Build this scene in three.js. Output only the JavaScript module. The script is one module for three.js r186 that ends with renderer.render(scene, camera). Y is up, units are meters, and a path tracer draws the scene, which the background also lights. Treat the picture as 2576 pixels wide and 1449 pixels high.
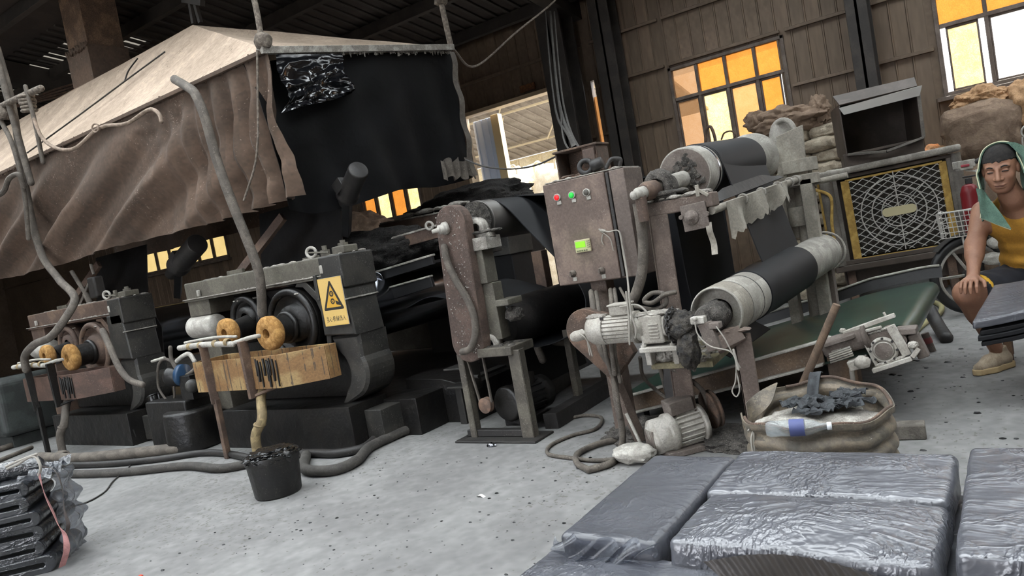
import * as THREE from 'three';
import { mergeGeometries, toCreasedNormals } from 'three/addons/utils/BufferGeometryUtils.js';
import { RoundedBoxGeometry } from 'three/addons/geometries/RoundedBoxGeometry.js';
import { MarchingCubes } from 'three/addons/objects/MarchingCubes.js';

// ------------------------------------------------------------------ camera, sky, exposure
const renderer = new THREE.WebGLRenderer({ antialias: true });
renderer.toneMapping = THREE.LinearToneMapping;
renderer.toneMappingExposure = 4.2;
renderer.shadowMap.enabled = true;
const scene = new THREE.Scene();
const FOCAL = 1873;                                     // pixels of a 2576 x 1449 frame
const camera = new THREE.PerspectiveCamera(2 * Math.atan(1449 / 2 / FOCAL) * 180 / Math.PI, 2576 / 1449, 0.05, 200);
camera.position.set(0, 1.2, 0);
camera.rotation.order = 'YXZ';
camera.rotation.set(-3.4 * Math.PI / 180, 34.6 * Math.PI / 180, -10.1 * Math.PI / 180);
camera.updateMatrixWorld(true);
{ // a hazy overcast sky, a little brighter overhead
  const W = 64, H = 32, d = new Float32Array(W * H * 4);
  for (let j = 0; j < H; j++) for (let i = 0; i < W; i++) {
    const up = Math.sin(((j + 0.5) / H - 0.5) * Math.PI), k = 0.85 + 0.3 * Math.max(0, up), o = (j * W + i) * 4;
    d[o] = 0.95 * k; d[o + 1] = 0.98 * k; d[o + 2] = 1.05 * k; d[o + 3] = 1;
  }
  const sky = new THREE.DataTexture(d, W, H, THREE.RGBAFormat, THREE.FloatType);
  sky.mapping = THREE.EquirectangularReflectionMapping; sky.magFilter = THREE.LinearFilter; sky.needsUpdate = true;
  scene.background = sky; scene.backgroundIntensity = 1.6;
  const sun = new THREE.DirectionalLight(0xfffaf2, 5.5);   // high, behind the back wall
  sun.position.set(4, 22, -21); sun.target.position.set(0, 0, -8); sun.castShadow = true;
  Object.assign(sun.shadow.camera, { left: -30, right: 30, top: 30, bottom: -30, near: 1, far: 80 }); sun.shadow.mapSize.set(2048, 2048);
  scene.add(sun, sun.target);
}

// ------------------------------------------------------------------ survey: where the line of sight through a pixel meets a plane of the place
const ray = (x, y) => new THREE.Vector3((x - 1288) / FOCAL, -(y - 724.5) / FOCAL, -1).applyQuaternion(camera.quaternion);
const hit = (x, y, ax, v) => { const d = ray(x, y), o = [0, 1.2, 0], k = [d.x, d.y, d.z], t = (v - o[ax]) / k[ax]; return [t * d.x, 1.2 + t * d.y, t * d.z]; };
const atX = (x, y, v) => hit(x, y, 0, v), atY = (x, y, v = 0) => hit(x, y, 1, v), atZ = (x, y, v) => hit(x, y, 2, v);
const V = (a) => new THREE.Vector3(...a);

// ------------------------------------------------------------------ noise
let seed = 7;
const rng = (s) => () => { s |= 0; s = s + 0x6D2B79F5 | 0; let t = Math.imul(s ^ s >>> 15, 1 | s); t = t + Math.imul(t ^ t >>> 7, 61 | t) ^ t; return ((t ^ t >>> 14) >>> 0) / 4294967296; };
const R = rng(11), rr = (a, b) => a + (b - a) * R();
const hash = (x, y, z, s) => { let h = Math.imul(x, 374761393) ^ Math.imul(y, 668265263) ^ Math.imul(z, 2147483647 - 19) ^ Math.imul(s, 974711); h = Math.imul(h ^ h >>> 13, 1274126177); return ((h ^ h >>> 16) >>> 0) / 4294967296; };
const fade = (t) => t * t * (3 - 2 * t), lerp = (a, b, t) => a + (b - a) * t, clamp = (x, a = 0, b = 1) => Math.min(b, Math.max(a, x)), sstep = (a, b, x) => fade(clamp((x - a) / (b - a)));
function n3(x, y, z, s = 0) {                           // value noise 0..1
  const i = Math.floor(x), j = Math.floor(y), k = Math.floor(z), u = fade(x - i), v = fade(y - j), w = fade(z - k);
  const q = (a, b, c) => hash(i + a, j + b, k + c, s);
  return lerp(lerp(lerp(q(0, 0, 0), q(1, 0, 0), u), lerp(q(0, 1, 0), q(1, 1, 0), u), v), lerp(lerp(q(0, 0, 1), q(1, 0, 1), u), lerp(q(0, 1, 1), q(1, 1, 1), u), v), w);
}
const fbm3 = (x, y, z, s = 0, o = 3) => { let t = 0, a = 0.5, f = 1, m = 0; for (let i = 0; i < o; i++) { t += a * n3(x * f, y * f, z * f, s + i); m += a; a *= 0.5; f *= 2.03; } return t / m; };
function nt(x, y, p, s) {                                // value noise that tiles every p cells
  const i = Math.floor(x), j = Math.floor(y), u = fade(x - i), v = fade(y - j), q = (a, b) => hash(((i + a) % p + p) % p, ((j + b) % p + p) % p, 3, s);
  return lerp(lerp(q(0, 0), q(1, 0), u), lerp(q(0, 1), q(1, 1), u), v);
}
const ft = (u, v, p, s, o) => { let t = 0, a = 0.5, m = 0; for (let i = 0; i < o; i++) { t += a * nt(u * p, v * p, p, s + i); m += a; a *= 0.55; p *= 2; } return t / m; };

// ------------------------------------------------------------------ textures and materials
function texture(W, H, fn, srgb = true, rep = 1) {       // fn(u, v) -> [r, g, b] 0..1
  const d = new Uint8Array(W * H * 4);
  for (let j = 0; j < H; j++) for (let i = 0; i < W; i++) {
    const c = fn((i + 0.5) / W, (j + 0.5) / H), o = (j * W + i) * 4;
    d[o] = 255 * clamp(c[0]); d[o + 1] = 255 * clamp(c[1]); d[o + 2] = 255 * clamp(c[2]); d[o + 3] = c[3] === undefined ? 255 : 255 * clamp(c[3]);
  }
  const t = new THREE.DataTexture(d, W, H); t.magFilter = THREE.LinearFilter; t.minFilter = THREE.LinearMipmapLinearFilter; t.generateMipmaps = true;
  t.wrapS = t.wrapT = THREE.RepeatWrapping; t.repeat.set(rep, rep); if (srgb) t.colorSpace = THREE.SRGBColorSpace; t.needsUpdate = true; return t;
}
const hex = (h) => [(h >> 16 & 255) / 255, (h >> 8 & 255) / 255, (h & 255) / 255], mix3 = (a, b, t) => [lerp(a[0], b[0], t), lerp(a[1], b[1], t), lerp(a[2], b[2], t)];
const grey = (f) => (u, v) => { const g = f(u, v); return [g, g, g]; };
const BUMP = {
  drawn: texture(1024, 1024, grey((u, v) => { const q = ft(u, v, 4, 84, 3), s = 1 - Math.abs(2 * ft(u * 0.5 + 0.18 * q, v + 0.1 * q, 14, 81, 4) - 1), f = 1 - Math.abs(2 * ft(u + 0.1 * q, v * 0.5, 30, 87, 3) - 1), z = ft(u, v, 5, 91, 2); const m = sstep(0.42, 0.62, z), k = sstep(0.45, 0.65, ft(u, v, 3, 97, 2)); return 0.5 * s ** 4 * (0.25 + 0.75 * k) + 0.4 * f ** 3 * m + 0.22 * ft(u, v, 90, 93, 2) * m; }), false),
  lumpy: texture(512, 512, grey((u, v) => ft(u, v, 8, 21, 5)), false),
  fine: texture(512, 512, grey((u, v) => 0.6 * ft(u, v, 64, 31, 2) + 0.4 * ft(u, v, 8, 35, 3)), false),
  crinkle: texture(1024, 1024, grey((u, v) => { const q = ft(u, v, 6, 44, 3), r = 1 - Math.abs(2 * ft(u + 0.12 * q, v * 1 + 0.06 * q, 9, 41, 5) - 1), f = 1 - Math.abs(2 * ft(u, v + 0.1 * q, 22, 47, 3) - 1); return 0.62 * r * r + 0.38 * f * sstep(0.35, 0.7, q); }), false),
};
function bumpOf(k, tile) { const t = BUMP[k].clone(); t.repeat.set(1 / tile, 1 / tile); t.needsUpdate = true; return t; }
const FIELDS = new Map(), FN = 512;
function shared(p, o) {                                  // a tiling noise picture that all materials sample at their own offsets
  const k = p + '_' + o; if (!FIELDS.has(k)) { const a = new Float32Array(FN * FN); for (let j = 0; j < FN; j++) for (let i = 0; i < FN; i++) a[j * FN + i] = ft((i + 0.5) / FN, (j + 0.5) / FN, p, 500 + p * 7 + o, o); FIELDS.set(k, a); }
  return FIELDS.get(k);
}
const pick = (a, u, v, s) => a[(((v * FN + s * 131) | 0) & (FN - 1)) * FN + (((u * FN + s * 57) | 0) & (FN - 1))];
// grained, patchy, speckled surface; every colour is the stuff's own
function mat(o) {
  const s = seed += 13, tile = o.tile ?? 0.8, N = o.size ?? (tile < 0.45 ? 256 : 512), a = hex(o.c), b = hex(o.c2 ?? o.c), sp = hex(o.speck ?? 0xffffff), lo = 0.5 - (o.edge ?? 0.16), hi = 0.5 + (o.edge ?? 0.16), sh = 0.5 - (o.more ?? 0);
  const F0 = shared(o.cells ?? 5, 5), F1 = shared(72, 2), F2 = shared((o.dots ?? 60) > 70 ? 176 : 96, 2), F3 = shared(6, 3);
  const map = texture(N, N, (u, v) => {
    let c = mix3(a, b, sstep(lo, hi, pick(F0, u, v, s) + sh - 0.5));
    const g = 1 + (o.grain ?? 0.22) * (pick(F1, u, v, s + 7) - 0.5);
    c = [c[0] * g, c[1] * g, c[2] * g];
    if (o.amount) { const k = pick(F2, u, v, s + 9) * (0.7 + 0.6 * pick(F3, u, v, s + 5)); if (k > 1.04 - o.amount) c = mix3(c, sp, 0.6); }
    if (o.streak) { const k = ft(u, 0.5, 40, s + 3, 3) * (0.6 + 0.8 * pick(F3, u, v, s + 4)); if (k > 1 - o.streak) c = mix3(c, hex(o.streakColor), 0.8); }
    return c;
  }, true, 1 / tile);
  const m = new (o.physical ? THREE.MeshPhysicalMaterial : THREE.MeshStandardMaterial)({ map, roughness: o.rough ?? 0.8, metalness: o.metal ?? 0, ...(o.physical ?? {}) });
  if (o.bump) { m.bumpMap = bumpOf(o.kind ?? 'lumpy', o.btile ?? tile); m.bumpScale = o.bump; }
  return m;
}
const plain = (c, rough = 0.6, metal = 0, x = {}) => new THREE.MeshPhysicalMaterial({ color: c, roughness: rough, metalness: metal, ...x });

// ------------------------------------------------------------------ geometry helpers (metres, world axes)
function prep(g, keep) {
  if (g.index) g = g.toNonIndexed();
  if (!g.attributes.normal) g.computeVertexNormals();
  for (const k of Object.keys(g.attributes)) if (!['position', 'normal', 'uv'].includes(k)) g.deleteAttribute(k);
  if (keep) return g;
  const p = g.attributes.position, n = p.count, uv = new Float32Array(n * 2), A = new THREE.Vector3(), B = new THREE.Vector3(), C = new THREE.Vector3();
  for (let i = 0; i < n; i += 3) {
    A.fromBufferAttribute(p, i); B.fromBufferAttribute(p, i + 1).sub(A); C.fromBufferAttribute(p, i + 2).sub(A); B.cross(C);
    const x = Math.abs(B.x), y = Math.abs(B.y), z = Math.abs(B.z);
    for (let k = i; k < i + 3; k++) {
      const X = p.getX(k), Y = p.getY(k), Z = p.getZ(k);
      if (x >= y && x >= z) { uv[2 * k] = Z; uv[2 * k + 1] = Y; } else if (y >= z) { uv[2 * k] = X; uv[2 * k + 1] = Z; } else { uv[2 * k] = X; uv[2 * k + 1] = Y; }
    }
  }
  g.setAttribute('uv', new THREE.BufferAttribute(uv, 2));
  g.clearGroups(); return g;
}
const M4 = new THREE.Matrix4(), E3 = new THREE.Euler(), Q4 = new THREE.Quaternion();
const move = (g, x = 0, y = 0, z = 0, rx = 0, ry = 0, rz = 0) => g.applyMatrix4(M4.compose(new THREE.Vector3(x, y, z), Q4.setFromEuler(E3.set(rx, ry, rz)), new THREE.Vector3(1, 1, 1)));
const bx = (w, h, d, x = 0, y = 0, z = 0, rx = 0, ry = 0, rz = 0, r = 0.006) => { r = Math.min(r, w * 0.3, h * 0.3, d * 0.3); return move(new RoundedBoxGeometry(w, h, d, 1, r), x, y, z, rx, ry, rz); };
const box2 = (x0, x1, y0, y1, z0, z1, r) => bx(Math.abs(x1 - x0), Math.abs(y1 - y0), Math.abs(z1 - z0), (x0 + x1) / 2, (y0 + y1) / 2, (z0 + z1) / 2, 0, 0, 0, r);
function along(g, a, b) {                                // turn a shape built on +y, centred, onto the line a-b
  const A = V(a), B = V(b), d = B.clone().sub(A), q = new THREE.Quaternion().setFromUnitVectors(new THREE.Vector3(0, 1, 0), d.clone().normalize());
  return g.applyMatrix4(new THREE.Matrix4().compose(A.add(B).multiplyScalar(0.5), q, new THREE.Vector3(1, 1, 1)));
}
const dist = (a, b) => V(a).distanceTo(V(b));
const rod = (a, b, r, r2 = r, n = 18) => along(new THREE.CylinderGeometry(r2, r, dist(a, b), n, 1), a, b);
const bar = (a, b, w, d = w, r = 0.004) => { const L = dist(a, b); return along(new RoundedBoxGeometry(w, L, d, 1, Math.min(r, w * 0.3, d * 0.3)), a, b); };
const pipe = (pts, r, n = 10, seg) => new THREE.TubeGeometry(new THREE.CatmullRomCurve3(pts.map(V)), seg ?? Math.max(8, pts.length * 9), r, n, false);
function capped(pts, r, n = 10, seg) { const a = pts[0], b = pts[pts.length - 1], S = (p) => move(new THREE.SphereGeometry(r, n, 6), ...p); return merge([pipe(pts, r, n, seg), S(a), S(b)]); }
const turned = (prof, a, b, n = 36) => { const L = dist(a, b); return along(move(new THREE.LatheGeometry(prof.map(([r, t]) => new THREE.Vector2(Math.max(r, 0.0001), t)), n), 0, -L / 2, 0), a, b); };   // profile [radius, distance from a]
const ring = (R0, r, a, axis, n = 40) => along(new THREE.TorusGeometry(R0, r, 14, n).rotateX(Math.PI / 2), V(a).addScaledVector(V(axis), -0.5).toArray(), V(a).addScaledVector(V(axis), 0.5).toArray());
function plate(pts, z0, z1, bevel = 0.004) {             // polygon in x-y, extruded between z0 and z1
  const s = new THREE.Shape(pts.map(([x, y]) => new THREE.Vector2(x, y))), lo = Math.min(z0, z1), d = Math.abs(z1 - z0), b = Math.min(bevel, d * 0.3);
  return new THREE.ExtrudeGeometry(s, { depth: d - 2 * b, bevelEnabled: b > 0, bevelThickness: b, bevelSize: b, bevelOffset: -b, bevelSegments: 1, steps: 1, curveSegments: 10 }).translate(0, 0, lo + b);
}
function surf(fn, nu, nv, thick = 0, keepUV = false) {   // fn(u, v) -> [x, y, z]; with thickness a closed sheet
  const P = [], U = [], I = [], W = nu + 1;
  for (let j = 0; j <= nv; j++) for (let i = 0; i <= nu; i++) { P.push(...fn(i / nu, j / nv)); U.push(i / nu, j / nv); }
  for (let j = 0; j < nv; j++) for (let i = 0; i < nu; i++) { const a = j * W + i; I.push(a, a + 1, a + W + 1, a, a + W + 1, a + W); }
  const g = new THREE.BufferGeometry(); g.setAttribute('position', new THREE.Float32BufferAttribute(P, 3)); g.setAttribute('uv', new THREE.Float32BufferAttribute(U, 2)); g.setIndex(I); g.computeVertexNormals();
  if (!thick) return g;
  const n = P.length / 3, N = g.attributes.normal, P2 = P.slice(), U2 = [...U, ...U], I2 = I.slice();
  for (let i = 0; i < n; i++) P2.push(P[3 * i] - N.getX(i) * thick, P[3 * i + 1] - N.getY(i) * thick, P[3 * i + 2] - N.getZ(i) * thick);
  for (let i = 0; i < I.length; i += 3) I2.push(I[i] + n, I[i + 2] + n, I[i + 1] + n);
  const rim = []; for (let i = 0; i < nu; i++) rim.push([i, i + 1]); for (let j = 0; j < nv; j++) rim.push([j * W + nu, (j + 1) * W + nu]); for (let i = nu; i > 0; i--) rim.push([nv * W + i, nv * W + i - 1]); for (let j = nv; j > 0; j--) rim.push([j * W, (j - 1) * W]);
  for (const [a, b] of rim) I2.push(a, a + n, b + n, a, b + n, b);
  const t = new THREE.BufferGeometry(); t.setAttribute('position', new THREE.Float32BufferAttribute(P2, 3)); t.setAttribute('uv', new THREE.Float32BufferAttribute(U2, 2)); t.setIndex(I2);
  return keepUV ? (t.computeVertexNormals(), t) : toCreasedNormals(t, 1.0);
}
const web = (prof, z0, z1, thick = 0.006, nz = 2, seg = 40) => {   // a sheet that follows a profile in x-y and runs from z0 to z1
  const c = new THREE.CatmullRomCurve3(prof.map(([x, y, dz = 0]) => new THREE.Vector3(x, y, dz)), false, 'centripetal'), P = c.getSpacedPoints(seg);
  return surf((u, v) => { const p = P[Math.round(u * seg)]; return [p.x, p.y, lerp(z0, z1, v) + p.z]; }, seg, nz, thick);
};
function warp(g, f) { const p = g.attributes.position, v = new THREE.Vector3(); for (let i = 0; i < p.count; i++) { v.fromBufferAttribute(p, i); f(v); p.setXYZ(i, v.x, v.y, v.z); } g.computeVertexNormals(); return g; }
function lump(rx, ry, rz, x, y, z, amp = 0.2, fr = 2.5, s = 1, det = 3, flat = 0.75) {   // an irregular heap or clod
  const g = new THREE.IcosahedronGeometry(1, det >= 4 ? 16 : det === 3 ? 8 : det), p = g.attributes.position, n = new THREE.Vector3();
  for (let i = 0; i < p.count; i++) { n.fromBufferAttribute(p, i); const k = 1 + amp * 2 * (fbm3(n.x * fr + s * 7.3, n.y * fr, n.z * fr, s) - 0.5); p.setXYZ(i, n.x * k * rx, Math.max(n.y * k, -flat) * ry, n.z * k * rz); }
  return move(toCreasedNormals(g, 1.2), x, y, z);
}
const merge = (list, keep) => { const a = list.flat(9).filter(Boolean).map((g) => prep(g, keep)); return a.length === 1 ? a[0] : mergeGeometries(a); };

// ------------------------------------------------------------------ things and parts
const used = new Map();
function numbered(name) { const n = used.get(name) ?? 0; used.set(name, n + 1); return n ? `${name}_${String(n).padStart(3, '0')}` : name; }
function part(parent, name, geoms, m, label, keep) {
  const g = Array.isArray(geoms) ? merge(geoms, keep) : prep(geoms, keep), o = new THREE.Mesh(g, m);
  o.name = parent === scene ? numbered(name) : name; o.castShadow = o.receiveShadow = true; if (label) o.userData.label = label; parent.add(o); return o;
}
// several alike pieces, each a part of its own
const each = (parent, name, list, m) => list.map((g) => part(parent, name, g, m));
function thing(name, label, category, group) { const o = new THREE.Group(); o.name = numbered(name); o.userData = { label, category }; if (group) o.userData.group = group; scene.add(o); return o; }
function one(name, label, category, geoms, m, group, kind, keep) { const o = part(scene, name, geoms, m, label, keep); o.userData.category = category; if (group) o.userData.group = group; if (kind) o.userData.kind = kind; return o; }
function struct(name, geoms, m) { const o = part(scene, name, geoms, m); o.userData.kind = 'structure'; return o; }
function structGroup(name) { const o = new THREE.Group(); o.name = numbered(name); o.userData.kind = 'structure'; scene.add(o); return o; }
function copyOf(o, label, dx, dy, dz, turn = 0) { const c = o.clone(); c.name = numbered(o.name.replace(/_\d{3}$/, '')); c.userData = { ...o.userData, label }; c.position.x += dx; c.position.y += dy; c.position.z += dz; c.rotation.y += turn; scene.add(c); return c; }
// put the origin of each thing at its base
function settle(o) {
  const b = new THREE.Box3().setFromObject(o), c = b.getCenter(new THREE.Vector3()); c.y = b.min.y; o.position.add(c); o.userData.settled = true;
  if (o.isMesh) o.geometry.translate(-c.x, -c.y, -c.z); else for (const k of o.children) k.position.sub(c);
  o.updateMatrixWorld(true); return o;
}

// ------------------------------------------------------------------ the place's materials
const MT = {
  floor: mat({ c: 0x7a7978, c2: 0x6f6e6d, tile: 3.1, size: 1024, cells: 6, grain: 0.2, speck: 0x55524d, amount: 0.24, dots: 170, bump: 0.005, btile: 1.3, rough: 0.78 }),
  yard: mat({ c: 0x8d8b88, c2: 0x7f7d79, tile: 4, rough: 0.9 }),
  cladA: mat({ c: 0x716050, c2: 0x655647, tile: 2.4, rough: 0.62, grain: 0.2, bump: 0.001 }),
  cladB: mat({ c: 0x6c5c4d, c2: 0x615243, tile: 2.7, rough: 0.62, grain: 0.2, bump: 0.001 }),
  cladC: mat({ c: 0x756353, c2: 0x695949, tile: 2.2, rough: 0.62, grain: 0.2, bump: 0.001 }),
  roof: mat({ c: 0x352e2a, c2: 0x2b2522, tile: 1.2, rough: 0.8 }),
  steel: mat({ c: 0x35302c, c2: 0x292522, tile: 0.7, rough: 0.7, bump: 0.002 }),
  frame: mat({ c: 0x6d625a, c2: 0x584d45, tile: 0.6, rough: 0.6 }),
};

// ================================================================== THE SETTING
const WZ = -9.5, ROOF = (z) => 4.32 + (z - WZ) * 0.15, LEFT = -24, RIGHT = 7, FRONT = 5;
struct('floor', [box2(LEFT, RIGHT, -0.3, 0, WZ - 0.1, FRONT, 0)], MT.floor);
struct('yard', [box2(-70, 60, -0.5, -0.06, -60, WZ - 0.1, 0), box2(-70, 60, -0.5, -0.06, FRONT, 50, 0)], MT.yard);
// openings of the back wall: x0, x1, y0, y1
const TOPW = 3.08, SILL = 1.93;
const HOLES = [[-6.92, -5.07, 0, 3.27], [-4.66, -4.6, 1.5, 3.22], [-0.52, 1.35, SILL, TOPW], [-3.53, -2.06, SILL, TOPW], [-9.42, -8.03, SILL, TOPW], [-17.7, -13.4, SILL, TOPW]];
{
  const wall = structGroup('wall_back'), xs = [LEFT, RIGHT, ...HOLES.flatMap((h) => [h[0], h[1]])].sort((a, b) => a - b), slabs = [];
  const spans = (x) => { const h = HOLES.filter((k) => x > k[0] && x < k[1]); let y = 0, out = []; for (const k of h) { if (k[2] > y) out.push([y, k[2]]); y = k[3]; } out.push([y, 4.6]); return out; };
  for (let i = 0; i + 1 < xs.length; i++) for (const [a, b] of spans((xs[i] + xs[i + 1]) / 2)) slabs.push(box2(xs[i], xs[i + 1], a, b, WZ - 0.12, WZ - 0.026, 0));
  part(wall, 'wall_core', slabs, MT.cladB);
  // upright cladding planks with a raised seam, one by one
  const PITCH = 0.172, prof = [[0, 0], [0, 0.004], [0.006, 0.014], [0.018, 0.014], [0.024, 0.004], [PITCH - 0.003, 0.004], [PITCH - 0.003, 0]];
  const unit = prep(new THREE.ExtrudeGeometry(new THREE.Shape(prof.map(([x, z]) => new THREE.Vector2(x, -z))), { depth: 1, bevelEnabled: false }).rotateX(-Math.PI / 2).translate(0, 0, 0));
  const tones = [MT.cladA, MT.cladB, MT.cladC];
  for (let x = -19, k = 0; x < 2; x += PITCH, k++) {
    const cut = [...new Set([0.012, PITCH / 2, PITCH - 0.012].flatMap((d) => spans(x + d)).map((s) => s.join()))];
    const ok = spans(x + PITCH / 2).map(([a, b]) => { for (const h of HOLES) if (x + PITCH > h[0] && x < h[1] && !(x + PITCH / 2 > h[0] && x + PITCH / 2 < h[1])) { const e = x < h[0] ? h[0] - x : null; if (e !== null && e < PITCH) return [a, b, e / PITCH]; } return [a, b, 1]; });
    for (const [a, b, w] of ok) { if (b - a < 0.05) continue; const m = new THREE.Mesh(unit, tones[(k * 7 + (k >> 2)) % 3]); m.name = 'wall_plank'; m.position.set(x, a, WZ - 0.024); m.scale.set(w, b - a, 1); m.castShadow = m.receiveShadow = true; wall.add(m); }
  }
  for (const y of [1.2, 2.46, 3.12, 3.72]) {            // horizontal girts between the openings
    for (let i = 0; i + 1 < xs.length; i++) { const xm = (xs[i] + xs[i + 1]) / 2; if (spans(xm).some(([a, b]) => y > a - 0.001 && y < b - 0.02) && xs[i + 1] - xs[i] > 0.1) part(wall, 'girt', [box2(xs[i] + 0.03, xs[i + 1] - 0.03, y - 0.02, y + 0.02, WZ - 0.01, WZ + 0.03)], MT.cladB); }
  }
}
struct('wall_front', [box2(LEFT, -7, 0, 6.9, FRONT, FRONT + 0.12, 0), box2(-1.5, RIGHT, 0, 6.9, FRONT, FRONT + 0.12, 0), box2(-7, -1.5, 3.8, 6.9, FRONT, FRONT + 0.12, 0)], MT.cladB);
struct('wall_left', [box2(LEFT - 0.15, LEFT, 0, 8, WZ - 0.3, FRONT, 0)], MT.cladB);
struct('wall_right', [box2(RIGHT, RIGHT + 0.15, 0, 7, WZ - 0.3, FRONT, 0)], MT.cladB);
{ // roof: sheet on purlins, with rooflights
  const roof = structGroup('ceiling'), LIGHTS = [[-3.6, 6, -8.4, -6.9], [-13.4, -9.6, -6.35, -5.55], [-14, 5, -3.5, -2.0], [-14, 5, -0.6, 0.9], [-14, 5, 2.2, 3.6]], zs = [WZ - 0.6, ...LIGHTS.flatMap((l) => [l[2], l[3]]), FRONT + 0.5], sheets = [];
  const slab = (x0, x1, z0, z1, t = 0.06) => { const g = new THREE.BoxGeometry(x1 - x0, t, z1 - z0); return warp(g.translate((x0 + x1) / 2, 0, (z0 + z1) / 2), (v) => { v.y += ROOF(v.z) + 0.12; }); };
  for (let i = 0; i + 1 < zs.length; i++) { const l = LIGHTS.find((k) => k[2] === zs[i]); if (!l) sheets.push(slab(LEFT - 0.3, RIGHT + 0.3, zs[i], zs[i + 1])); else sheets.push(slab(LEFT - 0.3, l[0], zs[i], zs[i + 1]), slab(l[1], RIGHT + 0.3, zs[i], zs[i + 1])); }
  part(roof, 'roof_sheet', sheets, MT.roof);
  const sl = Math.atan(0.15), clear = new THREE.MeshPhysicalMaterial({ color: 0xe4ebee, roughness: 1, transmission: 1, thickness: 0 }), dirty = new THREE.MeshPhysicalMaterial({ color: 0x33312d, roughness: 1, transmission: 1, thickness: 0 });
  for (const l of LIGHTS) {
    part(roof, 'rooflight', [warp(new THREE.PlaneGeometry(l[1] - l[0], l[3] - l[2]).rotateX(-Math.PI / 2).translate((l[0] + l[1]) / 2, 0, (l[2] + l[3]) / 2), (v) => { v.y = ROOF(v.z) + 0.13; })], l[1] < -5 ? dirty : clear);
    if (l[2] > -6.5 && l[2] < -5) part(roof, 'roof_rib', Array.from({ length: 26 }, (_, i) => bx(0.04, 0.03, (l[3] - l[2]) / Math.cos(sl), l[0] + 0.07 + i * 0.15, ROOF((l[2] + l[3]) / 2) + 0.1, (l[2] + l[3]) / 2, -sl)), MT.steel);
  }
  for (let z = WZ + 0.25; z < FRONT; z += 1.15) part(roof, 'purlin', [bx(RIGHT - LEFT, 0.17, 0.07, (LEFT + RIGHT) / 2, ROOF(z) - 0.02, z, -sl)], MT.steel);
  for (const x of [-18.5, -11.6, -4.72, -1.2, 3.5]) part(roof, 'rafter', [bx(0.2, 0.3, FRONT - WZ + 0.6, x, ROOF((WZ + FRONT) / 2) - 0.1, (WZ + FRONT) / 2, -sl)], MT.steel);
  const ribs = (x0, x1, z0, z1) => { const g = []; for (let x = x0; x < x1; x += 0.2) g.push(bx(0.05, 0.03, (z1 - z0) / Math.cos(sl), x, ROOF((z0 + z1) / 2) + 0.07, (z0 + z1) / 2, -sl)); return g; };
  part(roof, 'roof_rib', [ribs(-16, 2, WZ, -5.2)], MT.steel);
}
// columns: steel sections against the wall
const hcol = (name, x, z, w, d, y1) => struct(name, [box2(x - w / 2, x + w / 2, 0, y1, z - d / 2, z - d / 2 + 0.03), box2(x - w / 2, x + w / 2, 0, y1, z + d / 2 - 0.03, z + d / 2), box2(x - 0.02, x + 0.02, 0, y1, z - d / 2, z + d / 2)], MT.steel);
hcol('column_1', -4.86, -9.15, 0.36, 0.4, 4.3);
hcol('column_2', -4.2, -9.3, 0.28, 0.3, 4.3);
hcol('column_3', -1.2, -9.32, 0.22, 0.3, 4.3);

// windows: steel frames, each pane a piece of its own
const pane = (c, rough, o = {}) => new THREE.MeshPhysicalMaterial({ color: c, roughness: rough, transmission: 1, thickness: 0, ior: 1.3, ...o });
const grainMap = (a, b, s) => texture(512, 512, (u, v) => mix3(hex(a), hex(b), clamp(0.5 + 1.6 * (ft(u, v, 70, s, 2) - 0.5) + 1.2 * (ft(u, v, 5, s + 3, 3) - 0.5))), true, 2);
const GL = {
  orange: pane(0xffffff, 0.6, { map: grainMap(0x905a22, 0x7f4d1a, 61) }),
  yellow: pane(0xffffff, 0.4, { map: grainMap(0xb39a68, 0xa2824c, 65) }),
  peach: pane(0xffffff, 0.6, { map: grainMap(0x8a623c, 0x805932, 69) }),
  clear: pane(0xf4f4ee, 0.1),
  straw: pane(0xffffff, 0.5, { map: grainMap(0x827048, 0x7a683e, 73) }),
  dull: pane(0xffffff, 0.6, { map: grainMap(0x6c543c, 0x664c32, 77) }),
};
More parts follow.
